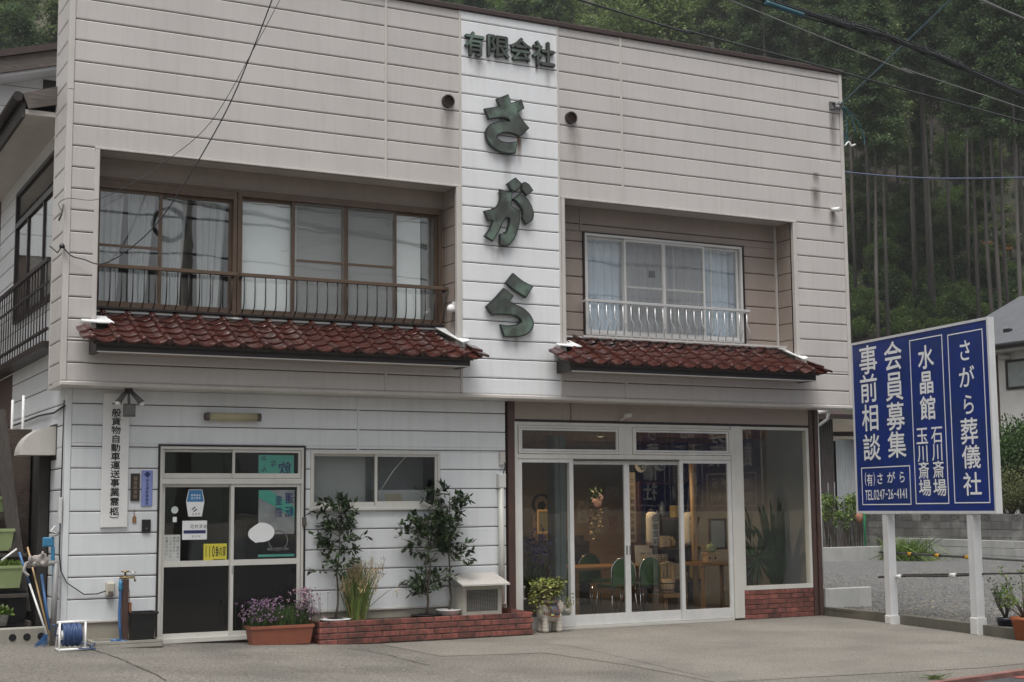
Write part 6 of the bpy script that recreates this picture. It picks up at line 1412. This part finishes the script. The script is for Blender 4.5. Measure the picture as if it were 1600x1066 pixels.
# ---- rear house over the side roof
rh = E('rear_house', 'white clapboard house with dark eaves behind the side roof', 'house', (-.5, 8, 0))
g0, g1 = U(-60, 150, 'Y', 9.), U(120, 150, 'Y', 9.)
O('wall', MB().box(float(g0[0])-6, float(g1[0])+.3, 9.02, 9.3, 0, 9.6), M['joint'], rh)
for k in range(9):
    z = 9.58-k*.38; O('siding_board', MB().cbox(float(g0[0])-6, float(g1[0])+.3, 9.0, 9.018, z-.37, z, .005), M['lowwhite'], rh)
O('dark_vent', MB().box(*[float(U(px, 150, 'Y', 8.99)[0]) for px in (67, 92)], 8.985, 8.999, float(U(80, 145, 'Y', 9)[2]), float(U(80, 126, 'Y', 9)[2])), M['dkbronze'], rh)
A0, A1 = U(-60, 92, 'Y', 8.4), U(140, 66, 'Y', 8.4)
def slab(A, B, dz0, dz1, y0, y1): return MB().prism([(A[0], A[2]+dz0), (B[0], B[2]+dz0), (B[0], B[2]+dz1), (A[0], A[2]+dz1)], y0, y1)
O('roof', slab(A0, A1, -.06, .06, 8.35, 14), M['coping'], rh); O('barge_board', slab(A0, A1, -.34, -.065, 8.40, 8.46), M['oldwood'], rh); O('soffit', slab(A0, A1, -.40, -.341, 8.46, 9.0), M['lowwhite'], rh)
# ================================================================== hillside and forest
HDIR = np.array([.47, .883])                        # up-slope direction (away from the street)
def hill_z(x, y):
    d = (x+3.2)*HDIR[0]+(y+17.1)*HDIR[1]
    base = float(np.interp(d, [0, 62, 75, 90, 110, 140, 200, 300, 420], [-.2, -.2, 4.0, 9.5, 20, 40, 80, 150, 210]))
    return base+(.5*math.sin(x*.21+y*.13)+.35*math.sin(x*.47-y*.33))*min(1, max(0, (d-62)/15))
hm = MB(); us = np.linspace(-160, 190, 70); ds = list(np.linspace(60, 130, 30))+list(np.linspace(140, 420, 22))
HS = np.array([HDIR[1], -HDIR[0]])
for d in ds:
    for u_ in us:
        x, y = np.array([-3.2, -17.1])+HDIR*d+HS*u_; hm.v.append((x, y, hill_z(x, y)))
n = len(us)
for j in range(len(ds)-1):
    for i in range(n-1): hm.f.append((j*n+i, j*n+i+1, (j+1)*n+i+1, (j+1)*n+i)); hm.sm.append(True)
S('hillside', hm, pm('forest_floor', (.06, .046, .034), .95, .35, .35, bump=.8, bs=3, col2=(.028, .036, .016), c2s=.25, c2t=.5))
# added unseen hills behind the camera keep bright sky out of the shop glass
om = MB(); 
for i in range(61):
    a_ = math.radians(-200+i*4.2); R_ = 190
    x, y = -3+R_*math.sin(a_+math.pi*.0), -17+R_*math.cos(a_)
    om.v += [(x, y, -1), (x*1.25, y*1.25, 16+5*math.sin(i*.7)+3*math.sin(i*1.9)), (x*1.6, y*1.6, 10)]
om.f += [(3*i+k, 3*i+3+k, 3*i+4+k, 3*i+1+k) for i in range(60) for k in (0, 1)]; om.sm += [True]*120
S('added_hills', om, pm('added_hill_wood', (.03, .045, .025), .9, .3, .05))

def leaf_cloud(C, D, S_, rng, asp=.55, droop=.0):
    """arrays of leaf centres, directions and sizes -> quads"""
    n = len(C); D = D/np.linalg.norm(D, axis=1, keepdims=True); up = rng.normal(0, .6, (n, 3)); up[:, 2] += 1
    sd = np.cross(D, up); sd /= np.linalg.norm(sd, axis=1, keepdims=True)+1e-9
    S_ = S_[:, None]; W2 = S_*asp*.5
    V = np.empty((n, 4, 3)); V[:, 0] = C; V[:, 1] = C+D*S_*.5+sd*W2; V[:, 2] = C+D*S_; V[:, 3] = C+D*S_*.5-sd*W2
    V[:, 2, 2] -= droop*S_[:, 0]
    return V.reshape(-1, 3), np.arange(4*n).reshape(n, 4)
def mesh_np(name, V, Fq, mat):
    m = bpy.data.meshes.new(name); m.vertices.add(len(V)); m.vertices.foreach_set('co', V.astype(np.float32).ravel())
    m.loops.add(Fq.size); m.loops.foreach_set('vertex_index', Fq.astype(np.int32).ravel()); m.polygons.add(len(Fq))
    m.polygons.foreach_set('loop_start', np.arange(0, Fq.size, 4, dtype=np.int32)); m.polygons.foreach_set('loop_total', np.full(len(Fq), 4, np.int32))
    m.update(calc_edges=True); m.materials.append(mat); return m
def cedar_proto(seed, H, z0, mat, rad=2.1, dens=1.):
    rng = np.random.default_rng(seed); C, D, S_ = [], [], []; tr = MB()
    tr.tube([(0, 0, -1.5), (rng.normal(0, .06), rng.normal(0, .06), H*.3), (rng.normal(0, .1), rng.normal(0, .1), H*.6), (0, 0, H)], [.145, .115, .08, .02], 8)
    nb = int(60*dens)
    for b in range(nb):
        t = (b+rng.random())/nb; z = z0+(H-z0)*t; a = rng.random()*6.283; L = (rad*(1-t)**.8+.45)*rng.uniform(.55, 1.1)
        tip = np.array([L*math.cos(a), L*math.sin(a), z+L*rng.uniform(-.05, .35)])
        if b % 2 == 0: tr.tube([(0, 0, z-.1), (tip[0]*.5, tip[1]*.5, z+.1), tip], [.035, .025, .008], 4, cap=False)
        for k in range(3):
            s = .30+.70*(k+rng.random()*.7)/3; c = np.array([0, 0, z])*(1-s)+tip*s; m_ = 120
            C.append(c+rng.normal(0, .30, (m_, 3))*np.array([1, 1, .55])); dd = rng.normal(0, .6, (m_, 3))+np.array([math.cos(a), math.sin(a), .15]); D.append(dd); S_.append(rng.uniform(.10, .26, m_))
    for k in range(int(7*dens)):                            # dead stubs on the bare trunk
        z = rng.uniform(z0*.35, z0); a = rng.random()*6.283; L = rng.uniform(.3, 1.1); tr.tube([(0, 0, z), (L*math.cos(a), L*math.sin(a), z+rng.uniform(-.2, .15))], [.02, .006], 4, cap=False)
    V, Fq = leaf_cloud(np.concatenate(C), np.concatenate(D), np.concatenate(S_), rng, .6, .25)
    e = bpy.data.objects.new('cedar_tree', None); COL.objects.link(e); WP[e.name] = (0, 0, 0)
    O('trunk', tr, M['cedarbark'], e, local=True); O('crown', mesh_np('crown', V, Fq, mat), mat, e, local=True)
    return e
def blob_proto(name, seed, R, H, nl, size, mat, trunk=True, clumps=12):
    rng = np.random.default_rng(seed); C, D, S_ = [], [], []; tr = MB()
    tz = H*.42 if trunk else 0.
    if trunk: tr.tube([(0, 0, -.8), (.05, 0, tz), (0, .1, H*.8)], [.10*H/6+.05, .08*H/6+.03, .02], 7)
    for c in range(clumps):
        v = rng.normal(0, 1, 3); v /= np.linalg.norm(v); v[2] = abs(v[2])*.9-.15 if not trunk else v[2]
        o = np.array([0, 0, tz+(H-tz)*.5])+v*np.array([R, R, (H-tz)*.5])*rng.uniform(.45, .8); cr = R*rng.uniform(.32, .5)
        tr.tube([(0, 0, max(tz*.7, .05)), o*.6, o], [.03*H/4, .02*H/4, .006], 5, cap=False)
        m_ = nl//clumps; dv = rng.normal(0, 1, (m_, 3)); dv /= np.linalg.norm(dv, axis=1, keepdims=True)
        C.append(o+dv*cr*(rng.random((m_, 1))**.4)*np.array([1, 1, .8])); D.append(dv+rng.normal(0, .5, (m_, 3))); S_.append(rng.uniform(.6, 1.3, m_)*size)
    V, Fq = leaf_cloud(np.concatenate(C), np.concatenate(D), np.concatenate(S_), rng, .6)
    V[:, 2] = np.maximum(V[:, 2], .02)
    e = bpy.data.objects.new(name, None); COL.objects.link(e); WP[e.name] = (0, 0, 0)
    O('trunk' if trunk else 'stems', tr, M['bark'], e, local=True); O('crown' if trunk else 'foliage', mesh_np('foliage', V, Fq, mat), mat, e, local=True)
    return e
PROT_USED = set()
def place(proto, x, y, z, s, rz, label, cat, group=None, sz=None):
    if proto.name not in PROT_USED: PROT_USED.add(proto.name); o = proto
    else: o = copy_tree_fast(proto)
    o.location = (x, y, z); o.rotation_euler = (random.uniform(-.02, .02), random.uniform(-.02, .02), rz); o.scale = (s, s, sz or s)
    tag(o, label, cat, group); return o
KIDS = {}
def copy_tree_fast(o):
    c = o.copy(); COL.objects.link(c)
    for ch_ in KIDS.setdefault(o.name, [q for q in bpy.data.objects if q.parent == o]):
        k_ = ch_.copy(); COL.objects.link(k_); k_.parent = c
    return c
cedars = [cedar_proto(11, 26, 15.5, M['cedar']), cedar_proto(12, 28, 18., M['cedar']), cedar_proto(13, 25, 13.5, M['cedar2'], 2.3), cedar_proto(14, 27, 15.5, M['cedar'], 2.4)]
full = [cedar_proto(21, 20, 3.0, M['cedar'], 2.6, 1.5), cedar_proto(22, 22, 4.0, M['cedar2'], 2.7, 1.5)]
broad = [blob_proto('broadleaf_tree', 31, 3.4, 11, 16000, .22, M['broad'], True, 26), blob_proto('broadleaf_tree', 32, 3.0, 9, 14000, .21, M['bush'], True, 22)]
bushes = [blob_proto('wild_bush', 41, 1.5, 2.4, 2600, .20, M['bush'], False, 14), blob_proto('wild_bush', 42, 1.3, 1.9, 2200, .17, M['leaf_light'], False, 12), blob_proto('wild_bush', 43, 1.2, 3.0, 2600, .19, M['leaf_mid'], False, 14)]
LC = ['straight cedar with a long bare trunk in the hillside plantation', 'tall thin cedar with high crown in the hillside plantation', 'paler green cedar with bushy crown in the hillside plantation', 'dark broad-crowned cedar in the hillside plantation']
def ray_d(px, d):
    """point on the vertical plane through the photo column px at horizontal distance d from the camera"""
    v = (px-800)/F*RI+FW; h = v[:2]/np.linalg.norm(v[:2]); return CAM[:2]+h*d
def hit_hill(px, py):
    v = (px-800)/F*RI-(py-533)/F*UP+FW; h = np.linalg.norm(v[:2])
    for d in np.arange(62, 200, .5):
        p = CAM+v/h*d
        if p[2] <= hill_z(p[0], p[1]): break
    return p[0], p[1]
def cedar_at(px, d, k=None, s=None):
    x, y = ray_d(px, d) if d < 300 else hit_hill(px, d-1000); k = random.randrange(4) if k is None else k; s = s or random.uniform(.9, 1.12)
    return place(cedars[k], x, y, hill_z(x, y), s, random.uniform(0, 6.28), LC[k], 'tree', 'plantation cedars, kind %d' % (k+1))
# front rank: trunks one can pick out beside the shop
for px, d, k, s in ((1361, 1458, 1, 1.0), (1454, 1503, 0, 1.15), (1514, 1486, 3, 1.05), (1372, 92, 0, .95), (1388, 97, 2, 1.0), (1462, 100, 1, .95), (1330, 96, 3, .95), (1531, 96, 1, 1.0), (1555, 92, 0, 1.0), (1568, 90, 1, 1.0), (1578, 99, 3, 1.), (1595, 87, 0, 1.05), (1340, 105, 1, 1.), (1432, 104, 1, .9), (1437, 109, 0, .95), (1494, 108, 2, 1.), (1612, 94, 1, 1.), (1640, 90, 3, 1.)): cedar_at(px, d, k, s)
for d in np.arange(116, 180, 5.6):
    wpx = (5.2 if d < 135 else 3.8)/d*F
    for px in np.arange(1190+random.uniform(0, wpx), 1700, wpx*1.25): cedar_at(px+random.uniform(-.3, .3)*wpx, d+random.uniform(-2, 2))
# crowns showing over the shop roof and beside its left end
nF = 0
for d in (118, 128, 139, 152):
    wpx = 4.2/d*F
    for px in np.arange(600, 1300, wpx):
        x, y = ray_d(px+random.uniform(-.4, .4)*wpx, d+random.uniform(-3, 3)); r = random.random()
        if r < .22: place(random.choice(broad), x, y, hill_z(x, y)+6, random.uniform(1.1, 1.5), random.random()*6, 'light green broadleaf tree among the cedars over the roof', 'tree', 'broadleaf trees over the roof')
        else:
            k = random.randrange(2); place(full[k], x, y, hill_z(x, y), random.uniform(1., 1.2), random.random()*6, ('dark cedar clothed to its foot, growing over the shop roof', 'paler cedar clothed to its foot, growing over the shop roof')[k], 'tree', 'cedars over the roof, kind %d' % (k+1))
for d in (100, 112, 124):
    wpx = 4.5/d*F
    for px in np.arange(-120, 140, wpx):
        x, y = ray_d(px+random.uniform(-.4, .4)*wpx, d); k = random.randrange(2)
        place(full[k], x, y, hill_z(x, y), random.uniform(1., 1.2), random.random()*6, ('dark cedar clothed to its foot, behind the rear house', 'paler cedar clothed to its foot, behind the rear house')[k], 'tree', 'cedars behind the rear house, kind %d' % (k+1))
for d in (112, 124, 136, 148):
    wpx = 4.0/d*F
    for px in np.arange(1190, 1680, wpx):
        x, y = ray_d(px+random.uniform(-.4, .4)*wpx, d+random.uniform(-3, 3)); k = random.randrange(2)
        place(full[k], x, y, hill_z(x, y)-1, random.uniform(.55, .85), random.random()*6, ('dark young cedar clothed to its foot, behind the bare trunks', 'paler young cedar clothed to its foot, behind the bare trunks')[k], 'tree', 'young cedars behind the trunks, kind %d' % (k+1))
# undergrowth at the plantation edge
for k in range(150):
    px = random.uniform(1220, 1660); py_b = random.choice((random.uniform(400, 540), random.uniform(440, 540))); x, y = hit_hill(px, py_b)
    if 1500 < px < 1600 and py_b < 450: continue
    b = random.randrange(3)
    place(bushes[b], x, y, hill_z(x, y)-.1, random.uniform(.5, 1.05), random.random()*6, ('rounded wild bush on the slope below the cedars', 'bright green wild bush on the slope below the cedars', 'upright leafy bush on the slope below the cedars')[b], 'bush', 'bushes at the forest edge, kind %d' % (b+1))
for px, d, s in ((1405, 440, .62), (1420, 430, .75), (1428, 410, .6), (1480, 440, .6), (1380, 455, .5), (1350, 430, .5), (1496, 390, .6), (1500, 330, .8), (1345, 400, .6)):
    x, y = hit_hill(px, d); place(broad[1], x, y, hill_z(x, y)-.5, s, random.random()*6, 'small broadleaf sapling at the edge of the plantation', 'tree', 'saplings at the forest edge')
# small roofed stand with orange sheet in the wood
x, y = hit_hill(1553, 408); z = hill_z(x, y)+.9; z_old = float(CAM[2]+(( -(385-533)/F*UP+(1553-800)/F*RI+FW)[2])/np.linalg.norm(((1553-800)/F*RI+FW)[:2])*86); z0_ = hill_z(x, y)
hu = E('forest_shelter', 'small roofed log shelter with an orange sheet among the cedars', 'shelter', (x, y, z0_))
O('roof', MB().obox((x, y, z+1.35), (1.5, -.8, .0), (.4, .7, .15), (0, 0, .06)), M['darkwood'], hu)
for dx in (-1.2, 1.2):
    for dy in (-.4, .5): O('post', MB().tube([(x+dx*.88+dy*.4, y-dx*.47+dy*.8, z0_-.5), (x+dx*.88+dy*.4, y-dx*.47+dy*.8, z+1.3)], .07, 6), M['oldwood'], hu)
O('orange_sheet', MB().obox((x, y-.3, z+.15), (1.0, -.53, 0), (.2, .35, 0), (0, 0, .28)), pm('orange_sheet', (.55, .16, .03), .6), hu)

# ================================================================== hedges and garden plants on the right
HB = [blob_proto('hedge_bush', 51, 1.5, 2.6, 6500, .11, M['leaf_mid'], False, 18), blob_proto('topiary_bush', 52, 1.1, 1.5, 4200, .07, M['topiary'], False, 20)]
for (px, py, X, k, s, lab) in ((1575, 640, 31, 0, 1.2, 'loose green hedge bush under the white house window'), (1606, 636, 31.5, 0, 1.35, 'tall green hedge bush at the white house corner'), (1590, 655, 30, 0, 1.1, 'leafy green bush behind the block wall'), (1556, 668, 30.5, 0, .9, 'small green bush beside the sign edge'), (1572, 722, 28.4, 1, 1.2, 'olive clipped topiary ball above the block wall'), (1605, 748, 27.9, 1, 1.2, 'larger olive clipped topiary ball above the block wall'), (1583, 765, 27.6, 1, .9, 'low olive clipped topiary mound on the block wall')):
    q = U(px, py, 'X', X); s = (float(q[2])-1.25)/(2.6, 1.5)[k]; place(HB[k], X, float(q[1]), 1.22, max(.5, s)*(.8 if k == 0 else 1.), random.random()*6, lab, 'bush', sz=s)
S('garden_terrace', MB().box(26.95, 33.9, 2, 20, 0, 1.25), M['soil'])
VG = blob_proto('tomato_plant', 61, .26, 1.7, 230, .10, M['leaf_light'], False, 12)
for i, (px, Y) in enumerate(((1292, 16.0), (1302, 15.2), (1316, 14.8), (1336, 15.0), (1325, 16.4), (1344, 15.6))):
    q = U(px, 850, 'Y', Y); place(VG, float(q[0]), Y, .40, random.uniform(.8, 1.2), random.random()*6, 'staked vegetable plant in the bed beside the shed', 'plant', 'vegetables in the bed')
    T('garden_stake', MB().tube([(float(q[0])+.1, Y, .4), (float(q[0])+.12, Y, 2.3)], .015, 6), M['print_grey'], 'thin stake supporting the vegetables by the shed', 'stake', 'stakes in the bed')
q = U(1418, 876, 'Z', .12); wm = MB()
for k in range(420): blade(wm, (float(q[0])+random.gauss(0, .3), float(q[1])+random.gauss(0, .45), .1), (float(q[0])+random.gauss(0, .3), float(q[1])+random.gauss(0, .55), .1+random.uniform(.2, .75)), .022, .05, 3)
T('weed_tuft', wm, M['leaf_light'], 'tuft of tall weeds growing against the low block wall', 'weeds')
# potted shrubs at the right edge
q = U(1592, 998, 'Z', .0); ox, oy = float(U(1598, 1000, 'Z', 0.)[0]), float(U(1598, 1000, 'Z', 0.)[1])-.05
e = E('potted_azalea', 'leggy shrub in an orange pot beside the sign post', 'plant', (ox, oy, .003)); O('pot', MB().lathe([(.12, 0), (.16, .24), (.175, .24), (.175, .28), (.15, .28), (.14, .24)], (ox, oy, .003), 22), M['orange_pot'], e)
tr_ = MB(); an = []
for k in range(14):
    a_ = random.random()*6.28; l = random.uniform(.1, .34); p = np.array([ox, oy, .25]); q_ = p+np.array([l*math.cos(a_), l*math.sin(a_), random.uniform(.2, .62)]); tr_.tube([p, (p+q_)/2+rnd3()*.03, q_], [.014, .009, .003], 5); an.append((p, q_))
O('stem', tr_, M['bark'], e)
O('leaves', leafmesh(420, lambda i: ((lambda pq: (pq[0]+(pq[1]-pq[0])*random.uniform(.55, 1.1)+rnd3()*.05, rnd3()+np.array([0, 0, .4])))(random.choice(an))), .05, aspect=.5), M['leaf_light'], e)
qb = U(1578, 995, 'Z', 0.); bx0, by0 = float(qb[0]), float(qb[1])+.05
e = E('potted_shrub', 'sparse shrub in a dark blue pot behind the orange pot', 'plant', (bx0, by0, .003)); b0 = np.array([bx0, by0, .003])
O('pot', MB().lathe([(.09, 0), (.11, .2), (.12, .2), (.12, .23), (.1, .23)], tuple(b0), 18), M['navy_pot'], e)
tr_ = MB(); an = []
for k in range(10):
    a_ = random.random()*6.28; l = random.uniform(.05, .22); p = b0+np.array([0, 0, .2]); q_ = p+np.array([l*math.cos(a_), l*math.sin(a_), random.uniform(.2, .5)]); tr_.tube([p, (p+q_)/2+rnd3()*.03, q_], [.012, .008, .003], 5); an.append((p, q_))
O('stem', tr_, M['bark'], e); O('leaves', leafmesh(170, lambda i: ((lambda pq: (pq[0]+(pq[1]-pq[0])*random.uniform(.5, 1.1)+rnd3()*.04, rnd3()+np.array([0, 0, .3])))(random.choice(an))), .055, aspect=.45), M['leaf_mid'], e)
# tiny weeds at the forecourt edge
gw = MB(); q = U(1462, 1062, 'Z', 0)
for k in range(60): blade(gw, (float(q[0])+random.gauss(0, .05), float(q[1])+random.gauss(0, .03), 0), (float(q[0])+random.gauss(0, .10), float(q[1])+random.gauss(0, .05), random.uniform(.02, .06)), .006, .01, 2)
T('edge_weed', gw, M['grassy'], 'small weed at the edge of the forecourt concrete', 'weed')

# ================================================================== overhead cables and the pole across the street
def cable(name, pts, r, mat, lab, group=None, n=6): return T(name, MB().tube(pts, r, n), mat, lab, 'cable', group)
def sag(A, B, s, n=14): A, B = np.array(A, float), np.array(B, float); return [A+(B-A)*t-np.array([0, 0, 4*s*t*(1-t)]) for t in np.linspace(0, 1, n)]
def on_plane(px, Y, ext0=0., ext1=0.):
    P = [np.array(U(a, b, 'Y', Y)) for a, b in px]; 
    if ext0: P = [P[0]+(P[0]-P[1])/np.linalg.norm(P[0]-P[1])*ext0+np.array([0, 0, .02*ext0])]+P
    if ext1: P = P+[P[-1]+(P[-1]-P[-2])/np.linalg.norm(P[-1]-P[-2])*ext1]
    return P
def spline(P, n=8):
    P = [2*P[0]-P[1]]+list(P)+[2*P[-1]-P[-2]]; out = []
    for i in range(1, len(P)-2):
        for t in np.linspace(0, 1, n, endpoint=False): out.append(.5*((2*P[i])+(P[i+1]-P[i-1])*t+(2*P[i-1]-5*P[i]+4*P[i+1]-P[i+2])*t*t+(3*P[i]-P[i-1]-3*P[i+1]+P[i+2])*t**3))
    return out+[P[-2]]
CB = pm('cable_grey', (.035, .037, .04), .6, .1); CBL = pm('cable_blue', (.03, .10, .13), .5, .1); CLT = pm('cable_pale', (.16, .16, .16), .6)
YC = -6.
main = spline(on_plane(((1175, -4), (1290, 30), (1400, 64), (1500, 105), (1600, 150)), YC, 14, 14), 8)
bd = E('cable_bundle', 'thick bundle of telephone cables crossing over the street', 'cable', tuple(main[0]))
for i, (dy, dz, r) in enumerate(((0, 0, .016), (.0, .022, .011), (.012, -.02, .010), (-.012, .012, .008), (.0, .05, .006), (.01, .035, .006))):
    O('strand', MB().tube([p+np.array([0, dy, dz+.012*math.sin(k*.9+i*2)]) for k, p in enumerate(main)], r, 6), CBL if i == 0 and False else CB, bd)
O('blue_sleeve', MB().tube(spline(on_plane(((1196, 4), (1225, 14), (1255, 24)), YC-.02), 5), .026, 8), CBL, bd)
sp_ = MB()
for k in range(0, 40):
    t = k/40.; i = int(t*(len(main)-1)); c = main[i]+(main[min(i+1, len(main)-1)]-main[i])*((t*(len(main)-1)) % 1)
    sp_.tube([c+np.array([.03*math.cos(a_)*.4, .045*math.cos(a_), .01+.05*math.sin(a_)]) for a_ in np.linspace(0, 6.28, 9)], .003, 4, cap=False)
tag(O('hanger_rings', sp_, CB, bd), None, kind='stuff')
cable('overhead_cable', spline(on_plane(((905, 0), (1080, 50), (1250, 95), (1420, 142), (1600, 190)), -4., 14, 14)), .012, CB, 'single black cable running low over the shop roof')
cable('overhead_cable', spline(on_plane(((1250, 45), (1420, 110), (1600, 170)), -5., 16, 14)), .007, CLT, 'thin pale wire under the telephone cable bundle')
cable('overhead_cable', spline(on_plane(((1530, 0), (1565, 14), (1600, 30)), -5., 14, 14)), .012, CLT, 'pale cable at the top corner over the cedars')
P0 = np.array(U(1312, 165, 'Y', -.03)); P1 = U(1500, -14, 'Y', -6.0)
cable('service_drop', [P0+(np.array(P1)-P0)*t for t in np.linspace(0, 1.6, 8)], .011, CBL, 'blue-green service cable rising from the shop corner bracket')
cable('far_cable', spline([np.array(U(1290, 266, 'Y', 14.)), np.array(U(1400, 276, 'Y', 14.)), np.array(U(1500, 279, 'Y', 14.)), np.array(U(1660, 276, 'Y', 14.))]), .022, pm('cable_lilac', (.10, .12, .20), .5), 'bluish cable strung in front of the forest trunks')
# left service wires
L1 = spline([np.array(U(*p)) for p in ((432, -20, 'Y', -2.), (425, 0, 'Y', -1.9), (392, 85, 'Y', -1.6), (345, 190, 'Y', -1.2), (260, 330, 'Y', -.6), (205, 387, 'Y', -.35), (160, 412, 'Y', -.18), (130, 405, 'Y', -.08), (112, 400, 'Y', -.06), (97, 385, 'Y', -.05))])
L1 = [L1[0]+(L1[0]-L1[1])*6]+L1
cable('service_wire', L1, .008, CB, 'twisted black wire sagging across the left window to the shop corner')
L2 = spline([np.array(U(*p)) for p in ((445, -15, 'Y', -1.2), (400, 70, 'Y', -1.0), (330, 190, 'Y', -.6), (255, 255, 'Y', -.3), (200, 290, 'Y', -.2), (150, 312, 'Y', -.08), (108, 310, 'Y', -.05), (92, 318, 'Y', -.05), (97, 332, 'Y', -.04))])
cable('service_wire', L2, .004, CB, 'thin grey wire sagging over the left window')
T('wire_hook', MB().lathe([(.03, -.02), (.035, .0), (.02, .03)], tuple(U(97, 385, v=-.04)), 10).tube([U(97, 385, v=-.04), U(90, 395, v=-.03), U(78, 385, 'Y', .2)], .008, 6), M['black'], 'black insulator hook on the shop left corner', 'hook')
T('wire_hook', MB().tube([U(99, 320, v=-.01), U(99, 320, v=-.06), U(96, 335, v=-.06), U(92, 345, v=-.03)], .012, 6), M['oldwood'], 'small grey hook with cut wires on the left corner', 'hook')
bk_ = E('wire_bracket', 'steel bracket with clamp and hanging cut wires on the right corner', 'bracket', tuple(U(1302, 166, v=-.02)))
q = U(1300, 166, v=-.0); O('plate', frame_rect(MB(), float(q[0])-.06, float(q[0])+.05, float(q[2])-.06, float(q[2])+.06, -.04, -.002, .02), M['print_grey'], bk_)
O('clamp', MB().ball(tuple(U(1313, 163, v=-.05)), .06, .05, .05, 8, 6).ball(tuple(U(1310, 168, v=-.05)), .06, .04, .04, 8, 6), CLT, bk_)
wr_ = MB()
for pts in (((1316, 165), (1330, 185), (1338, 210)), ((1318, 166), (1340, 190), (1350, 215), (1350, 228)), ((1315, 168), (1323, 190), (1322, 212), (1320, 225)), ((1318, 210), (1325, 215), (1322, 230))): wr_.tube(spline([np.array(U(a, b, v=-.04+.0*a)) for a, b in pts], 5), .009, 5)
O('cut_wires', wr_, CBL, bk_); O('wire_end', MB().tube(spline([np.array(U(a, b, v=-.04)) for a, b in ((1320, 228), (1326, 222), (1330, 228), (1336, 226))], 5), .016, 5), M['paint_white'], bk_)
# utility pole across the street, mirrored in the upstairs glass
up_ = E('utility_pole', 'concrete utility pole with cable coil across the street', 'pole', (5.2, -13, -.03))
O('pole', MB().tube([(5.2, -13, -.03), (5.2, -13, 10.5)], [.17, .11], 14), M['concrete'], up_)
O('cross_arm', MB().box(4.3, 6.1, -13.2, -13.12, 9.5, 9.6).box(4.5, 5.9, -13.2, -13.12, 8.6, 8.68), M['steel'], up_)
O('cable_coil', MB().tube([(4.75+.36*math.cos(a_), -12.85, 7.9+.36*math.sin(a_)) for a_ in np.linspace(0, 6.3, 24)], .05, 6), M['black'], up_)
for i, (z, y, lab) in enumerate(((9.55, -13.1, 'top power line across the street'), (8.65, -13.1, 'second power line across the street'), (8.1, -12.85, 'thick trunk cable across the street'), (7.25, -12.85, 'telephone cable below the coil across the street'), (6.9, -12.85, 'lowest telephone cable across the street'))):
    cable('street_cable', sag((-26, y, z+.25), (5.2, y, z), .35, 18)+sag((5.2, y, z), (38, y, z+.2), .35, 18)[1:], (.012, .012, .03, .022, .022)[i], CB, lab)

# ================================================================== damp valley air
hzm = bpy.data.materials.new('valley_haze'); hzm.use_nodes = True; N = hzm.node_tree.nodes; N.clear()
ho = N.new('ShaderNodeOutputMaterial'); hv = N.new('ShaderNodeVolumePrincipled'); hv.inputs['Color'].default_value = (.86, .9, .93, 1); hv.inputs['Density'].default_value = .0005; hv.inputs['Anisotropy'].default_value = .2
hzm.node_tree.links.new(hv.outputs[0], ho.inputs['Volume'])
tag(O('haze', MB().box(-420, 520, -420, 520, -2, 260), hzm), 'thin pale haze filling the valley', 'haze', kind='stuff')
